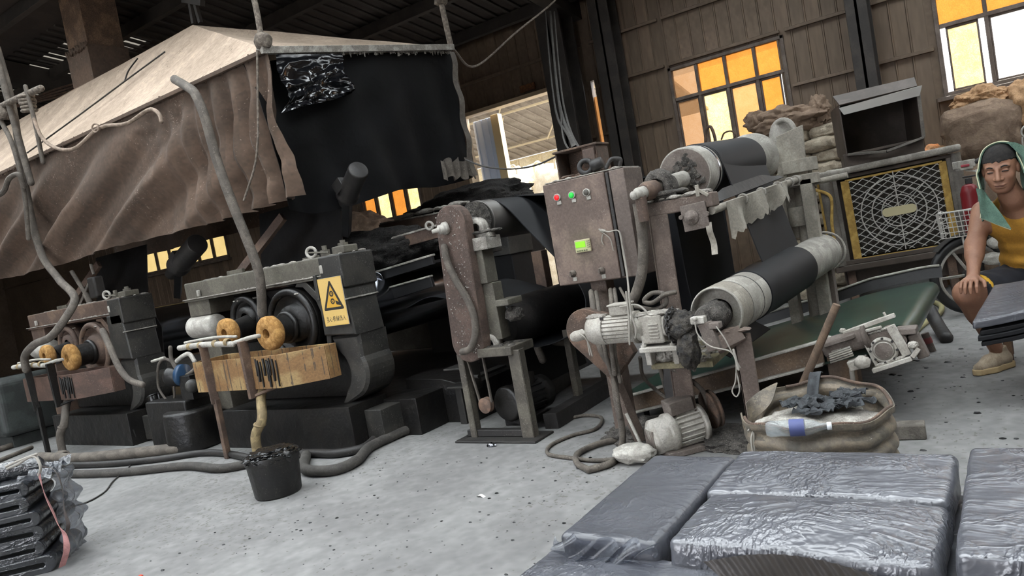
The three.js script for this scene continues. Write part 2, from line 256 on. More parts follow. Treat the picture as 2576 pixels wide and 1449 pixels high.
function windowAt(name, x0, x1, cols, transom, glass, extra) {
  const w = structGroup(name), z = WZ - 0.05, f = [], T = 0.045, cx = (i) => lerp(x0, x1, i / cols);
  part(w, 'window_frame', [box2(x0, x1, TOPW - T, TOPW, z - 0.03, z + 0.05), box2(x0, x1, SILL, SILL + T, z - 0.03, z + 0.06), box2(x0, x0 + T, SILL, TOPW, z - 0.03, z + 0.05), box2(x1 - T, x1, SILL, TOPW, z - 0.03, z + 0.05)], MT.frame);
  part(w, 'window_sill', [box2(x0 - 0.06, x1 + 0.06, SILL - 0.045, SILL, z - 0.05, z + 0.12)], MT.frame);
  part(w, 'transom_bar', [box2(x0 + T, x1 - T, transom - 0.022, transom + 0.022, z - 0.025, z + 0.045)], MT.frame);
  for (let i = 1; i < cols; i++) part(w, 'mullion', [box2(cx(i) - 0.02, cx(i) + 0.02, SILL + T, TOPW - T, z - 0.025, z + 0.04)], MT.frame);
  for (let i = 0; i < cols; i++) {
    const a = i ? cx(i) + 0.02 : x0 + T, b = i < cols - 1 ? cx(i + 1) - 0.02 : x1 - T, gap = i === (extra ?? -1) ? 0.05 : 0, gapL = i === -(extra ?? 1) ? 0.05 : 0;
    part(w, 'window_pane', [new THREE.PlaneGeometry(b - a, TOPW - T - transom - 0.02).translate((a + b) / 2, (TOPW - T + transom + 0.02) / 2, z)], GL[glass[i][0]]);
    if (glass[i][1]) {
      const A = a + gapL, B = b - gap;
      part(w, 'sash_frame', [box2(A, A + 0.02, SILL + T, transom - 0.022, z - 0.012, z + 0.022), box2(B - 0.02, B, SILL + T, transom - 0.022, z - 0.012, z + 0.022), box2(A, B, SILL + T, SILL + T + 0.025, z - 0.012, z + 0.022), box2(A, B, transom - 0.047, transom - 0.022, z - 0.012, z + 0.022)], MT.frame);
      part(w, 'window_pane', [new THREE.PlaneGeometry(B - A - 0.036, transom - 0.065 - SILL - T).translate((A + B) / 2, (SILL + T + 0.02 + transom - 0.045) / 2, z)], GL[glass[i][1]]);
    }
  }
  return w;
}
part(structGroup('window_5'), 'window_pane', [new THREE.PlaneGeometry(0.06, 1.5).translate(-4.63, 2.25, WZ - 0.07)], GL.peach);
windowAt('window_1', -0.52, 1.35, 4, 2.68, [['orange', 'yellow'], ['orange', 'clear'], ['clear', 'clear'], ['orange', 'clear']], 0);
windowAt('window_2', -3.53, -2.06, 4, 2.66, [['dull', 'dull'], ['orange', 'yellow'], ['orange', 'peach'], ['orange', 'orange']], 3);
windowAt('window_3', -9.42, -8.03, 4, 2.66, [['orange', 'orange'], ['orange', 'yellow'], ['orange', 'orange'], ['orange', 'yellow']]);
windowAt('window_4', -17.7, -13.4, 8, 2.66, [['clear', 'clear'], ['orange', 'orange'], ['straw', 'straw'], ['straw', 'straw'], ['straw', 'straw'], ['straw', 'straw'], ['straw', 'straw'], ['straw', 'straw']]);

// the doorway and the hall beyond it
{
  const d = structGroup('door_1');
  part(d, 'door_frame', [box2(-6.96, -6.9, 0, 3.3, WZ - 0.14, WZ + 0.05), box2(-5.09, -5.03, 0, 3.3, WZ - 0.14, WZ + 0.05), box2(-6.96, -5.03, 3.24, 3.3, WZ - 0.14, WZ + 0.06)], plain(0xb8a488, 0.6));
  part(d, 'sliding_leaf', [box2(-6.88, -6.52, 0.02, 3.18, WZ - 0.24, WZ - 0.2), ...[0, 1, 2].map((i) => box2(-6.86 + i * 0.12, -6.83 + i * 0.12, 0.02, 3.18, WZ - 0.2, WZ - 0.185))], plain(0xcfdcf2, 0.5));
  part(d, 'door_post', [box2(-6.52, -6.38, 0, 3.2, WZ - 0.3, WZ - 0.18)], plain(0xd8c49a, 0.6));
  const hallWall = mat({ c: 0xd8c8a4, c2: 0xcbb98f, tile: 2, rough: 0.7 }), hallRoof = mat({ c: 0x9a8f80, c2: 0x8b8072, tile: 1.5, rough: 0.8 }), hz = -21;
  const h = structGroup('annex_hall');
  part(h, 'hall_wall', [box2(-17.2, -9.8, 0, 3.9, hz - 0.1, hz, 0)], hallWall);
  for (let x = -17; x < -10; x += 0.9) part(h, 'wall_seam', [box2(x, x + 0.05, 0, 3.9, hz, hz + 0.03)], hallWall);
  part(h, 'hall_roof', [warp(new THREE.BoxGeometry(10.2, 0.08, 11).translate(-11.9, 0, -15.5), (v) => { v.y += 3.95 + (v.z - hz) * 0.24; })], hallRoof);
  const chord = plain(0xc9b894, 0.6), yr = (z) => 3.8 + (z - hz) * 0.24;
  for (const z of [-19.6, -17.2]) {
    part(h, 'roof_beam', [box2(-17, -8, yr(z) - 0.05, yr(z), z - 0.04, z + 0.04)], chord);
    for (let x = -17; x < -9.5; x += 1.9) part(h, 'roof_brace', [rod([x, yr(z) - 0.05, z], [x + 1.9, yr(z + 2.2) - 0.05, z + 2.2], 0.02, 0.02, 8)], chord);
  }
  part(h, 'roof_rib', [Array.from({ length: 24 }, (_, i) => bx(0.04, 0.03, 11, -16.6 + i * 0.35, yr(-15.5) + 0.08, -15.5, -Math.atan(0.24)))], hallRoof);
}

// ================================================================== THE TARPAULIN CANOPY OVER THE MILLS
Object.assign(MT, {
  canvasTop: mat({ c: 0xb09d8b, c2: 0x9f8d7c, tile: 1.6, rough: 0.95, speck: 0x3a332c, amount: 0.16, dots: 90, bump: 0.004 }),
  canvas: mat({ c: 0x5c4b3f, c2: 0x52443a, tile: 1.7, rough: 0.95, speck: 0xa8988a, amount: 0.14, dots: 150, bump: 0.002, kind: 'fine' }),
  film: mat({ c: 0x0d0d0f, c2: 0x09090a, tile: 1.2, rough: 0.8, bump: 0.003, kind: 'crinkle', btile: 1.4, physical: { specularIntensity: 0.4 } }),
  dust: mat({ c: 0xa8a49c, c2: 0x86817a, tile: 0.25, rough: 1, grain: 0.4, speck: 0x55504a, amount: 0.28, bump: 0.006 }),
  brownDust: mat({ c: 0x8c7c6d, c2: 0x65584d, tile: 0.3, rough: 1, grain: 0.4, bump: 0.006 }),
  rope: mat({ c: 0x7a7066, c2: 0x5d554d, tile: 0.1, rough: 1, grain: 0.5, bump: 0.004 }),
  hoseDark: mat({ c: 0x45423e, c2: 0x393633, tile: 0.3, rough: 0.8, speck: 0x7a756e, amount: 0.18, bump: 0.003 }),
  hose: mat({ c: 0x645d55, c2: 0x514b45, tile: 0.3, rough: 0.85, speck: 0x9a9288, amount: 0.2, bump: 0.003 }),
  darkSteel: mat({ c: 0x2e2b29, c2: 0x232120, tile: 0.5, rough: 0.55, speck: 0x6a6660, amount: 0.16, bump: 0.003 }),
  black: mat({ c: 0x1c1c1d, c2: 0x141415, tile: 0.6, rough: 0.5, bump: 0.003 }),
});
const EN = [-4.21, 2.85, -3.6], EF = [-3.95, 3.0, -5.45], AP = [-6.6, 3.93, -4.8], HX = -11.2;   // near corner, far corner, apex of the hip, far end
function lint(a, b, n, s, down = 0.03, r = 0.008) {       // tufts of fluff along an edge
  const q = rng(s), out = [];
  for (let i = 0; i < n; i++) { const t = q(), p = [0, 1, 2].map((k) => lerp(a[k], b[k], t) + (q() - 0.5) * 0.014); out.push(move(new THREE.TetrahedronGeometry(r * (0.6 + q())).scale(1, 1 + q() * down * 60, 1), p[0], p[1] - q() * down, p[2], 0, q() * 6, 0)); }
  return out;
}
{
  const h = thing('tarpaulin_canopy', 'dusty brown tarpaulin canopy with pale hipped top hanging above the rolling mills', 'canopy');
  const sag = (p, u, v, s) => { p[1] += -0.05 * Math.sin(Math.PI * u) * Math.sin(Math.PI * v) + 0.025 * (fbm3(p[0] * 1.4, p[2] * 2, 0, s) - 0.5); return p; };
  const quad = (a, b, c, d, nu, nv, s) => surf((u, v) => sag([0, 1, 2].map((k) => lerp(lerp(a[k], b[k], u), lerp(d[k], c[k], u), v)), u, v, s), nu, nv, 0.006);
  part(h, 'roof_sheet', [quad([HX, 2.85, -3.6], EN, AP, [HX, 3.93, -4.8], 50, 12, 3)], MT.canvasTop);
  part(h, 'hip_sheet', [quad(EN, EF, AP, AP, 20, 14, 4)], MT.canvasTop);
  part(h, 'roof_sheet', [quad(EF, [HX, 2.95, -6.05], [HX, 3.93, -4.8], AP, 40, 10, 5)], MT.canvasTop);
  // near skirt, with folds that swing down to the left and upright folds by the corner
  const skirt = surf((u, v) => {
    const t = 1 - v, x = lerp(HX, EN[0] + 0.1 * t, u), near = sstep(0.72, 1, u), s = (EN[0] - x) / 0.5;
    const drop = 1.06 + 0.012 * Math.sin(x * 2.1);
    const sweep = x + 2.1 * t ** 1.35, wv = 0.5 + 0.5 * Math.sin(sweep * 5.2 + 2.4 * fbm3(sweep * 0.8, t * 0.8, 1, 9)), fold = 0.2 * wv ** 1.3 * Math.min(1, t * 1.7) * (1 - 0.8 * near) * (1 - 0.45 * sstep(0.7, 1, t));
    const fine = 0.022 * Math.sin(sweep * 13 + 5 * fbm3(sweep * 1.2, t, 3, 8)) * t * (1 - t * 0.6) * (1 - 0.5 * near);
    const upright = 0.075 * near * Math.sin(s * 15 + t * 1.2 + 2.2 * fbm3(x * 1.2, t, 5, 6)) * Math.min(1, t * 2.2 + 0.15);
    return [x + 0.02 * Math.sin(t * 9) * near, 2.85 - drop * t - 0.02 * fbm3(x * 9, 0, 0, 2) * t, -3.62 + fold * 0.85 + fine + upright - 0.04 * t * (1 - near) + 0.02 * t];
  }, 230, 60, 0.008);
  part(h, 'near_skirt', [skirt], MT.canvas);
  part(h, 'eave_hem', [bar([HX, 2.83, -3.585], [EN[0], 2.83, -3.585], 0.032, 0.03), lint([-9.5, 2.83, -3.57], EN, 420, 5, 0.03)], MT.canvas);
  part(h, 'end_rail', [bar([EN[0] - 0.02, EN[1] - 0.01, EN[2] + 0.03], EF, 0.085, 0.05), lint(EN, EF, 300, 6, 0.05)], MT.dust);
  part(h, 'corner_rope', [pipe([[EN[0] - 0.02, 2.84, -3.55], [EN[0] - 0.05, 2.6, -3.52], [-4.34, 2.1, -3.45], [-4.5, 1.83, -3.4]], 0.008, 6)], MT.rope);
  // far skirt closes the back
  part(h, 'far_skirt', [surf((u, v) => [lerp(-3.97, HX, u), lerp(3.0, 1.95, v), -5.5 - 0.5 * Math.min(1, u * 2.5) + 0.04 * Math.sin(u * 60)], 90, 6, 0.006)], MT.canvas);
  // dark plastic curtain at the end
  const curtain = surf((u, v) => {
    const top = [0, 1, 2].map((k) => lerp(EN[k], EF[k], u)), open = sstep(0.3, 0.02, u) * sstep(0.5, 0.0, v) * 0.5;
    const bot = lerp(1.72, 1.86, sstep(0.35, 1, u)) - 0.04 * Math.sin(u * 9);
    const f = 0.05 * Math.sin(u * 11 + v * 2.5 + 2 * fbm3(u * 3, v * 2, 0, 14)) * v + 0.03 * Math.sin(u * 27 - v * 5) * v + 0.05 * Math.sin((u + v * 0.8) * 12) * sstep(0.75, 0.1, u) * sstep(0.7, 0.1, v);
    return [top[0] - 0.03 + f - open * 0.5 - 0.05 * v, lerp(top[1] - 0.03, bot, v), top[2] - 0.02 + 0.06 * Math.sin(v * 3) * (1 - u)];
  }, 90, 70, 0.004);
  part(h, 'end_curtain', [curtain], MT.film, 'dark plastic end curtain');
  part(h, 'loose_film', [surf((u, v) => { const t = lerp(0.03, 0.34, u), p = [0, 1, 2].map((k) => lerp(EN[k], EF[k], t)), q = fbm3(u * 3.2 + v, v * 4.5, 0, 17); return [p[0] + 0.03 - 0.05 * v + 0.09 * (1 - Math.abs(2 * q - 1)) ** 2 * v, p[1] - 0.05 - (0.42 - 0.12 * u) * v, p[2] + 0.05 * Math.sin(v * 7 + u * 5) * v]; }, 50, 40, 0.002)], plain(0x101114, 0.14, 0, { ior: 1.7 }), 'shiny crumpled black plastic film');
  each(h, 'curtain_hem', [surf((u, v) => { const t = lerp(0.78, 1.0, u), p = [0, 1, 2].map((k) => lerp(EN[k], EF[k], t)); return [p[0] + 0.03 + 0.02 * Math.sin(u * 30), 1.84 + 0.16 * v - 0.02 * Math.sin(u * 22), p[2]]; }, 40, 6, 0.006), surf((u, v) => [EF[0] + 0.02 + 0.015 * Math.sin(v * 20), lerp(2.95, 1.85, v), EF[2] + 0.07 - 0.07 * u], 3, 30, 0.006)], MT.hose);
  each(h, 'seam_crease', [pipe([[-8.1, 2.95, -3.68], [-7.5, 3.2, -3.96], [-7.0, 3.42, -4.2], [-6.6, 3.62, -4.43]].map((p) => [p[0], p[1] + 0.0, p[2]]), 0.008, 5), pipe([[-7.0, 3.42, -4.2], [-7.25, 3.62, -4.42], [-7.4, 3.8, -4.63]], 0.008, 5)], MT.darkSteel);
}
one('hanging_rope', 'knotted dusty rope holding up the near corner of the canopy', 'rope', [capped([[EN[0] - 0.02, EN[1], EN[2]], [-4.24, 3.1, -3.62], [-4.3, 3.5, -3.66], [-4.42, 5.1, -3.75]], 0.022, 7), lump(0.05, 0.05, 0.05, -4.28, 3.3, -3.64, 0.3, 3, 2, 2), lump(0.06, 0.07, 0.06, EN[0], EN[1] + 0.05, EN[2], 0.3, 3, 3, 2)], MT.rope);
one('hanging_rope', 'knotted dusty rope holding up the far corner of the canopy', 'rope', [capped([[EF[0], EF[1], EF[2]], [EF[0] - 0.02, EF[1] + 0.4, EF[2]], [EF[0] - 0.05, 4.85, EF[2]]], 0.026, 7), lump(0.06, 0.05, 0.06, EF[0] - 0.02, EF[1] + 0.42, EF[2], 0.3, 3, 5, 2)], MT.rope);
one('slack_cable', 'long slack cable strung from the canopy up to the roof', 'cable', [pipe([EF, atZ(1200, 165, -6.6), atZ(1300, 80, -7.4), atZ(1395, 2, -8.2), atZ(1420, -30, -8.4)], 0.012, 6)], MT.rope);

// fabric-wrapped duct post and gantry behind and beside the canopy
{
  const z = -5.05, a = atZ(200, 190, z), t = thing('wrapped_duct', 'square brown fabric wrapped duct rising behind the canopy', 'duct'), w = 0.44;
  const cx = atZ(245, 130, z)[0];
  part(t, 'duct', [warp(new THREE.BoxGeometry(w, 1.5, w, 8, 20, 8), (v) => { const k = 0.02 * (fbm3(v.x * 5, v.y * 4, v.z * 5, 3) - 0.5); v.x += k; v.z += k; }).translate(cx, 4.24, z)], mat({ c: 0x6f5a48, c2: 0x57463a, tile: 0.5, rough: 1, grain: 0.5, bump: 0.006, kind: 'fine' }));
  part(t, 'duct_sleeve', [warp(new THREE.BoxGeometry(w + 0.05, 0.55, w + 0.05, 8, 6, 8), (v) => { v.x += 0.03 * (fbm3(v.x * 6, v.y * 6, v.z * 6, 5) - 0.5); }).translate(cx, 4.07, z), lint([cx - w / 2, 4.35, z + w / 2 + 0.03], [cx + w / 2 + 0.03, 4.35, z + w / 2 + 0.03], 80, 22, 0.03, 0.02)], MT.canvas);
  void a;
}
{
  const z = -3.45, t = thing('pipe_gantry', 'dusty pipe posts and cross bar lashed together beside the canopy', 'gantry');
  each(t, 'post', [capped([atZ(-8, 120, z), atZ(30, 260, z), atZ(62, 460, z), atZ(105, 640, z), atZ(150, 705, z)], 0.034, 10)], MT.hose);
  each(t, 'post', [capped([atZ(-30, 60, z + 0.05), atZ(20, 250, z + 0.05), atZ(78, 460, z + 0.05)], 0.03, 10)], MT.hose);
  part(t, 'cross_bar', [capped([atZ(-40, 290, z + 0.06), atZ(40, 250, z + 0.06), atZ(103, 222, z + 0.06)], 0.03, 10)], MT.rope);
  each(t, 'hanger', [capped([atZ(64, 218, z + 0.08), atZ(86, 300, z + 0.08), atZ(108, 408, z + 0.08)], 0.02, 8), capped([atZ(0, 300, z + 0.08), atZ(30, 360, z + 0.08), atZ(60, 480, z + 0.08), atZ(72, 600, z + 0.08)], 0.022, 8)], MT.hose);
  each(t, 'lashing', [0, 1, 2, 3, 4].map((i) => ring(0.055 - 0.004 * (i % 2), 0.016, V(atZ(66 + i * 2, 242 + i * 9, z + 0.07)).toArray(), [0.15, 1, 0.1], 16)).concat([lump(0.07, 0.08, 0.07, ...atZ(68, 255, z + 0.06), 0.3, 3, 4, 2), lump(0.06, 0.08, 0.06, ...atZ(8, 285, z + 0.07), 0.3, 3, 6, 2)]), MT.rope);
}
one('air_hose', 'pale hose looping from the pipe gantry along the canopy eave', 'hose', [capped([atZ(85, 300, -3.36), atZ(105, 345, -3.36), atZ(140, 372, -3.36), atZ(190, 372, -3.38), atZ(238, 330, -3.5), atZ(262, 318, -3.52), atZ(320, 310, -3.5), atZ(380, 275, -3.5), atZ(402, 290, -3.48), atZ(406, 306, -3.47)], 0.016, 8), ring(0.035, 0.007, atZ(240, 322, -3.48), [0.3, 0, 1], 18)], mat({ c: 0x978677, c2: 0x7c6d60, tile: 0.2, rough: 0.9 }));
one('air_hose', 'grey hose curling out at the left edge below the pipe gantry', 'hose', [capped([atZ(-20, 500, -3.3), atZ(10, 480, -3.3), atZ(24, 448, -3.3), atZ(48, 440, -3.32), atZ(60, 470, -3.35)], 0.024, 8)], MT.hose);
one('cable_bundle', 'bundle of brown cables running over the ridge behind the canopy', 'cable', [0, 1, 2, 3].map((i) => pipe([atZ(-20, 300 - i * 9, -5.6), atZ(120, 232 + i * 6, -5.6), atZ(230, 198 + i * 7, -5.6), atZ(290, 172 + i * 5, -5.6)], 0.016, 6)), mat({ c: 0x6b5444, c2: 0x54443a, tile: 0.3, rough: 0.9 }));
one('roof_bracket', 'dark bent steel bracket hanging from the roof above the canopy ridge', 'bracket', [bar(atZ(462, 0, -5), atZ(510, 8, -5), 0.06), bar(atZ(478, 5, -5), atZ(488, 60, -5), 0.04), bar(atZ(490, 5, -5), atZ(505, 58, -5), 0.04)], MT.steel);

// ================================================================== TWO-ROLL MILLS
Object.assign(MT, {
  olive: mat({ c: 0x625e54, c2: 0x514d45, tile: 0.7, rough: 0.6, speck: 0x9a9689, amount: 0.2, dots: 90, bump: 0.003 }),
  oliveDark: mat({ c: 0x393733, c2: 0x2b2a28, tile: 0.6, rough: 0.5, speck: 0x7c7a74, amount: 0.17, bump: 0.003 }),
  brownSteel: mat({ c: 0x6a5648, c2: 0x51423a, tile: 0.6, rough: 0.7, speck: 0x8f8072, amount: 0.18, bump: 0.003 }),
  oily: mat({ c: 0x100f0f, c2: 0x191715, tile: 0.5, rough: 0.42, speck: 0x5a544e, amount: 0.16, bump: 0.006 }),
  tray: mat({ c: 0x9c8258, c2: 0x83633f, tile: 0.5, rough: 0.65, streak: 0.24, streakColor: 0x4a4036, speck: 0x4d4338, amount: 0.14 }),
  trayBrown: mat({ c: 0x5c463c, c2: 0x4a3931, tile: 0.5, rough: 0.7, speck: 0x8f7f74, amount: 0.14 }),
  foam: mat({ c: 0xc79a5c, c2: 0xa87c44, tile: 0.12, rough: 1, grain: 0.5, speck: 0x7b5530, amount: 0.3, dots: 40, bump: 0.008, kind: 'fine' }),
  rust: mat({ c: 0x665245, c2: 0x4c3f37, tile: 0.3, rough: 0.9, speck: 0x9a8a7a, amount: 0.22, bump: 0.004 }),
  white: mat({ c: 0xb5b2aa, c2: 0x9b978f, tile: 0.3, rough: 0.7, speck: 0x55504a, amount: 0.16, bump: 0.003 }),
  shiny: plain(0x8c8e94, 0.22, 1), wet: plain(0x151515, 0.25), pipeYellow: mat({ c: 0x9c8a66, c2: 0x7c6c50, tile: 0.2, rough: 0.8, speck: 0x4a4238, amount: 0.2 }),
});
// strokes of the six characters on the hazard sign, on a 10 x 10 grid each
const GLYPHS = ['5 0 5 3,2 1 3.4 3,8 1 6.6 3,1.5 4 8.5 4 8.5 9.5 1.5 9.5,1.5 6.7 8.5 6.7', '1 5 2 8,3.4 4 3.6 8.6 5 9.4 7 9.3 7.6 7.4,4.6 1.6 5.8 3.6,8 4 9.2 6.6', '2.5 0 2.5 10,0.4 2.8 4.4 2.8,2.5 3.2 0.4 7,2.8 4 4.2 5.4,5.6 1 5.6 6 4.4 9.6,5.6 1 8.2 1 8.2 8.4 8.8 9.4 9.8 9.4 9.8 8', '2 0 2 10,0.2 2.8 3.6 2.8,2 3.4 0.3 7,4 2.8 9.8 2.8,7.4 0.4 8 6 9.6 9.6,4.6 4.4 4.4 9,6 4.4 5.8 9,4 6 7 6,9.2 4.6 7 9.2,8.6 0.8 9.4 1.8', '2.6 0.4 0.3 5,1.8 3 1.8 10,5.4 0.3 4 2.8,4.8 1.8 9.4 1.8,3.8 4.6 9 4.6 8.6 9 7.4 9.4,6.4 2.6 6 6.4 3.8 9.6', '5 0.6 4.6 4.4 0.6 9.6,5 3.4 6.4 6.6 9.6 9.6'];
const signTexture = (() => {
  const c = document.createElement('canvas'); c.width = 384; c.height = 544; const g = c.getContext('2d');
  g.fillStyle = '#c9a24a'; g.fillRect(0, 0, 384, 544); g.fillStyle = '#cfae68'; g.fillRect(8, 8, 368, 528);
  g.lineJoin = 'round'; g.strokeStyle = '#211f1d'; g.lineWidth = 30; g.fillStyle = '#c99a34';
  g.beginPath(); g.moveTo(192, 50); g.lineTo(336, 352); g.lineTo(48, 352); g.closePath(); g.fill(); g.stroke();
  g.fillStyle = '#211f1d';
  for (const [x, y] of [[190, 182], [190, 268]]) {
    g.beginPath(); for (let i = 0; i < 24; i++) { const r = i % 2 ? 30 : 38, a = i / 24 * Math.PI * 2; g.lineTo(x + r * Math.cos(a), y + r * Math.sin(a)); } g.closePath(); g.fill();
    g.fillStyle = '#c99a34'; g.beginPath(); g.arc(x, y, 17, 0, 7); g.fill(); g.fillStyle = '#211f1d'; g.beginPath(); g.arc(x, y, 7, 0, 7); g.fill();
  }
  g.beginPath(); g.moveTo(232, 262); g.lineTo(296, 286); g.lineTo(304, 322); g.lineTo(244, 310); g.closePath(); g.fill();
  g.strokeStyle = '#211f1d'; g.lineWidth = 5.5;
  GLYPHS.forEach((s, k) => s.split(',').forEach((st) => { const p = st.split(' ').map(Number); g.beginPath(); for (let i = 0; i < p.length; i += 2) g.lineTo(34 + k * 54 + p[i] * 4.6, 436 + p[i + 1] * 6.2); g.stroke(); }));
  g.fillStyle = '#4a4038'; for (let i = 0; i < 60; i++) g.fillRect(R() * 384, R() * 544, 1 + R() * 3, 1 + R() * 5);
  const t = new THREE.CanvasTexture(c); t.colorSpace = THREE.SRGBColorSpace; t.flipY = true; return t;
})();
const qArc = (cx, cy, r, a0, a1) => Array.from({ length: 9 }, (_, i) => { const a = lerp(a0, a1, i / 8); return [cx + r * Math.cos(a), cy + r * Math.sin(a)]; });
const bolt = (x, y, z, r = 0.012, h = 0.014) => move(new THREE.CylinderGeometry(r, r, h, 6), x, y, z, Math.PI / 2);
const nutUp = (x, y, z, r = 0.03, h = 0.04) => [move(new THREE.CylinderGeometry(r, r, h, 6), x, y + h / 2, z), move(new THREE.CylinderGeometry(r * 0.5, r * 0.5, h * 0.8, 10), x, y + h * 1.2, z)];
const scatter = (x0, x1, y, z0, z1, n, s, r = 0.02) => { const q = rng(s), o = []; for (let i = 0; i < n; i++) { const k = r * (0.4 + q()); o.push(lump(k * 1.4, k * 0.45, k, lerp(x0, x1, q()), y, lerp(z0, z1, q()), 0.35, 2, i % 9, 1)); } return o; };

function rollingMill(dx, label, main, side, frontMill) {
  const m = thing('rolling_mill', label, 'mill'), X = (x) => x + dx, b2 = (x0, x1, ...r) => box2(X(x0), X(x1), ...r);
  // bed plates and base
  each(m, 'bed', [b2(-5.75, -3.55, 0, 0.26, -6.1, -3.75), b2(-5.3, -3.86, 0, 0.3, -3.8, -3.42), plate([[X(-3.9), 0], [X(-3.3), 0], [X(-3.3), 0.26], [X(-3.55), 0.32], [X(-3.9), 0.34]], -6, -4.05)], MT.oily);
  each(m, 'bed_cover', [b2(-3.86, -3.7, 0.02, 0.24, -4.05, -3.55), b2(-3.85, -3.35, 0.26, 0.29, -4.6, -4.06)], MT.oliveDark);
  // front end frame: beam, cap, pillars
  each(m, 'top_beam', [b2(-5.68, -3.84, 1.2, 1.34, -3.83, -3.55, 0.012), b2(-5.69, -3.82, 1.185, 1.203, -3.83, -3.535, 0.004), b2(-5.68, -3.83, 1.2, 1.34, -5.95, -5.6)], main);
  each(m, 'cap_block', [b2(-4.0, -3.78, 1.1, 1.335, -3.84, -3.52, 0.012), b2(-4.0, -3.78, 1.1, 1.335, -5.95, -5.55, 0.012)], side);
  each(m, 'pillar', [b2(-4.0, -3.795, 1.0, 1.12, -3.83, -3.53, 0.008), plate([[X(-4.08), 0.79], [X(-3.765), 0.775], [X(-3.785), 1.02], [X(-3.81), 1.19], [X(-4.06), 1.19]], -3.81, -3.52, 0.01)], side);
  part(m, 'pillar_foot', [plate([[X(-4.05), 0.77], [X(-3.77), 0.775], ...qArc(X(-3.95), 0.52, 0.2, 0.5, -1.1), [X(-4.08), 0.26], ...qArc(X(-4.1), 0.52, 0.17, -0.9, 0.9), [X(-4.03), 0.71]], -3.84, -3.55, 0.02)], side);
  each(m, 'pillar', [b2(-5.69, -5.4, 1.06, 1.2, -3.88, -3.56, 0.01), b2(-5.66, -5.45, 0.26, 1.06, -3.9, -3.62, 0.01), b2(-5.6, -3.85, 0.3, 1.2, -5.95, -5.65, 0.01)], main);
  each(m, 'ledge_strip', [b2(-5.7, -3.82, 1.203, 1.211, -3.56, -3.525, 0.002), b2(-3.79, -3.775, 1.02, 1.03, -3.82, -3.5, 0.002)], MT.dust);
  part(m, 'gap_cylinder', [turned([[0.0001, 0], [0.085, 0], [0.092, 0.012], [0.092, 0.3], [0.08, 0.34], [0.0001, 0.34]], [X(-5.72), 0.97, -3.6], [X(-5.38), 0.97, -3.6], 28)], MT.white, 'white gap adjusting cylinder');
  part(m, 'cheek', [plate([[X(-5.38), 0.3], [X(-4.05), 0.3], [X(-4.05), 0.75], [X(-4.0), 1.0], [X(-4.1), 1.17], [X(-5.3), 1.17]], -4.0, -3.72, 0.01)], MT.oily);
  // bearing rings and roll necks
  for (const [cx, cy, r, z] of [[-4.41, 0.9, 0.265, -3.62], [-4.98, 0.98, 0.19, -3.66]]) {
    const b = part(m, 'bearing_ring', [ring(r - 0.03, 0.028, [X(cx), cy, z + 0.08], [0, 0, 1], 48), turned([[0.05, 0], [r, 0], [r, 0.12], [r - 0.02, 0.14], [r - 0.06, 0.14], [r - 0.075, 0.11], [r * 0.55, 0.11], [r * 0.5, 0.16], [0.05, 0.16]], [X(cx), cy, z - 0.06], [X(cx), cy, z + 0.12], 48)], frontMill ? MT.oily : MT.brownSteel);
    each(b, 'bearing_bolt', Array.from({ length: 10 }, (_, i) => bolt(X(cx) + (r - 0.045) * Math.cos(i * 0.628), cy + (r - 0.045) * Math.sin(i * 0.628), z + 0.09, 0.014)), MT.oily);
    part(b, 'dust_cake', scatter(X(cx - r * 0.6), X(cx + r * 0.6), cy + r * 0.8, z, z + 0.1, 14, 40 + Math.round(r * 100), 0.02), MT.dust);
  }
  part(m, 'bearing_shroud', [plate([[X(-4.3), 1.185], [X(-4.2), 1.185], [X(-4.07), 1.06], [X(-4.02), 0.9], [X(-4.06), 0.7], [X(-4.1), 0.7], [X(-4.08), 0.9], [X(-4.13), 1.04], [X(-4.24), 1.15], [X(-4.32), 1.16]], -3.72, -3.55)], frontMill ? MT.oliveDark : MT.brownSteel);
  each(m, 'roll_neck', [rod([X(-4.43), 0.9, -3.7], [X(-4.43), 0.87, -3.36], 0.1), rod([X(-4.98), 0.95, -3.7], [X(-4.93), 0.9, -3.4], 0.085), ring(0.1, 0.02, [X(-4.43), 0.885, -3.5], [0, 0, 1])], MT.oily);
  each(m, 'roll', [turned([[0.0001, 0], [0.12, 0], [0.12, 0.05], [0.27, 0.05], [0.27, 1.6], [0.12, 1.6], [0.0001, 1.62]], [X(-4.3), 0.92, -5.6], [X(-4.3), 0.92, -3.98], 48), turned([[0.0001, 0], [0.12, 0], [0.12, 0.05], [0.27, 0.05], [0.27, 1.6], [0.12, 1.6], [0.0001, 1.62]], [X(-4.86), 0.92, -5.6], [X(-4.86), 0.92, -3.98], 48)], MT.shiny);
  // foam sealing wheels
  const wheel = (c, R0, w, tilt) => { const a = [X(c[0]) - tilt * w, c[1], c[2] + w / 2], b = [X(c[0]) + tilt * w, c[1], c[2] - w / 2]; return warp(turned([[R0 * 0.3, 0.004], [R0 * 0.5, 0], [R0 * 0.85, 0.004], [R0 * 0.98, w * 0.2], [R0, w * 0.5], [R0 * 0.97, w * 0.8], [R0 * 0.86, w], [R0 * 0.3, w], [R0 * 0.28, w * 0.5], [R0 * 0.3, 0.004]], a, b, 40), (v) => { const k = 0.012 * (fbm3(v.x * 30, v.y * 30, v.z * 30, 4) - 0.5); v.x += k; v.y += k; v.z += k; }); };
  part(m, 'seal_wheel', [wheel(atZ(680, 838, -3.28), 0.122, 0.085, 0)], MT.foam, 'yellow foam sealing wheel');
  part(m, 'seal_wheel', [wheel(atZ(574, 836, -3.32), 0.105, 0.08, 0)], MT.foam, 'yellow foam sealing wheel');
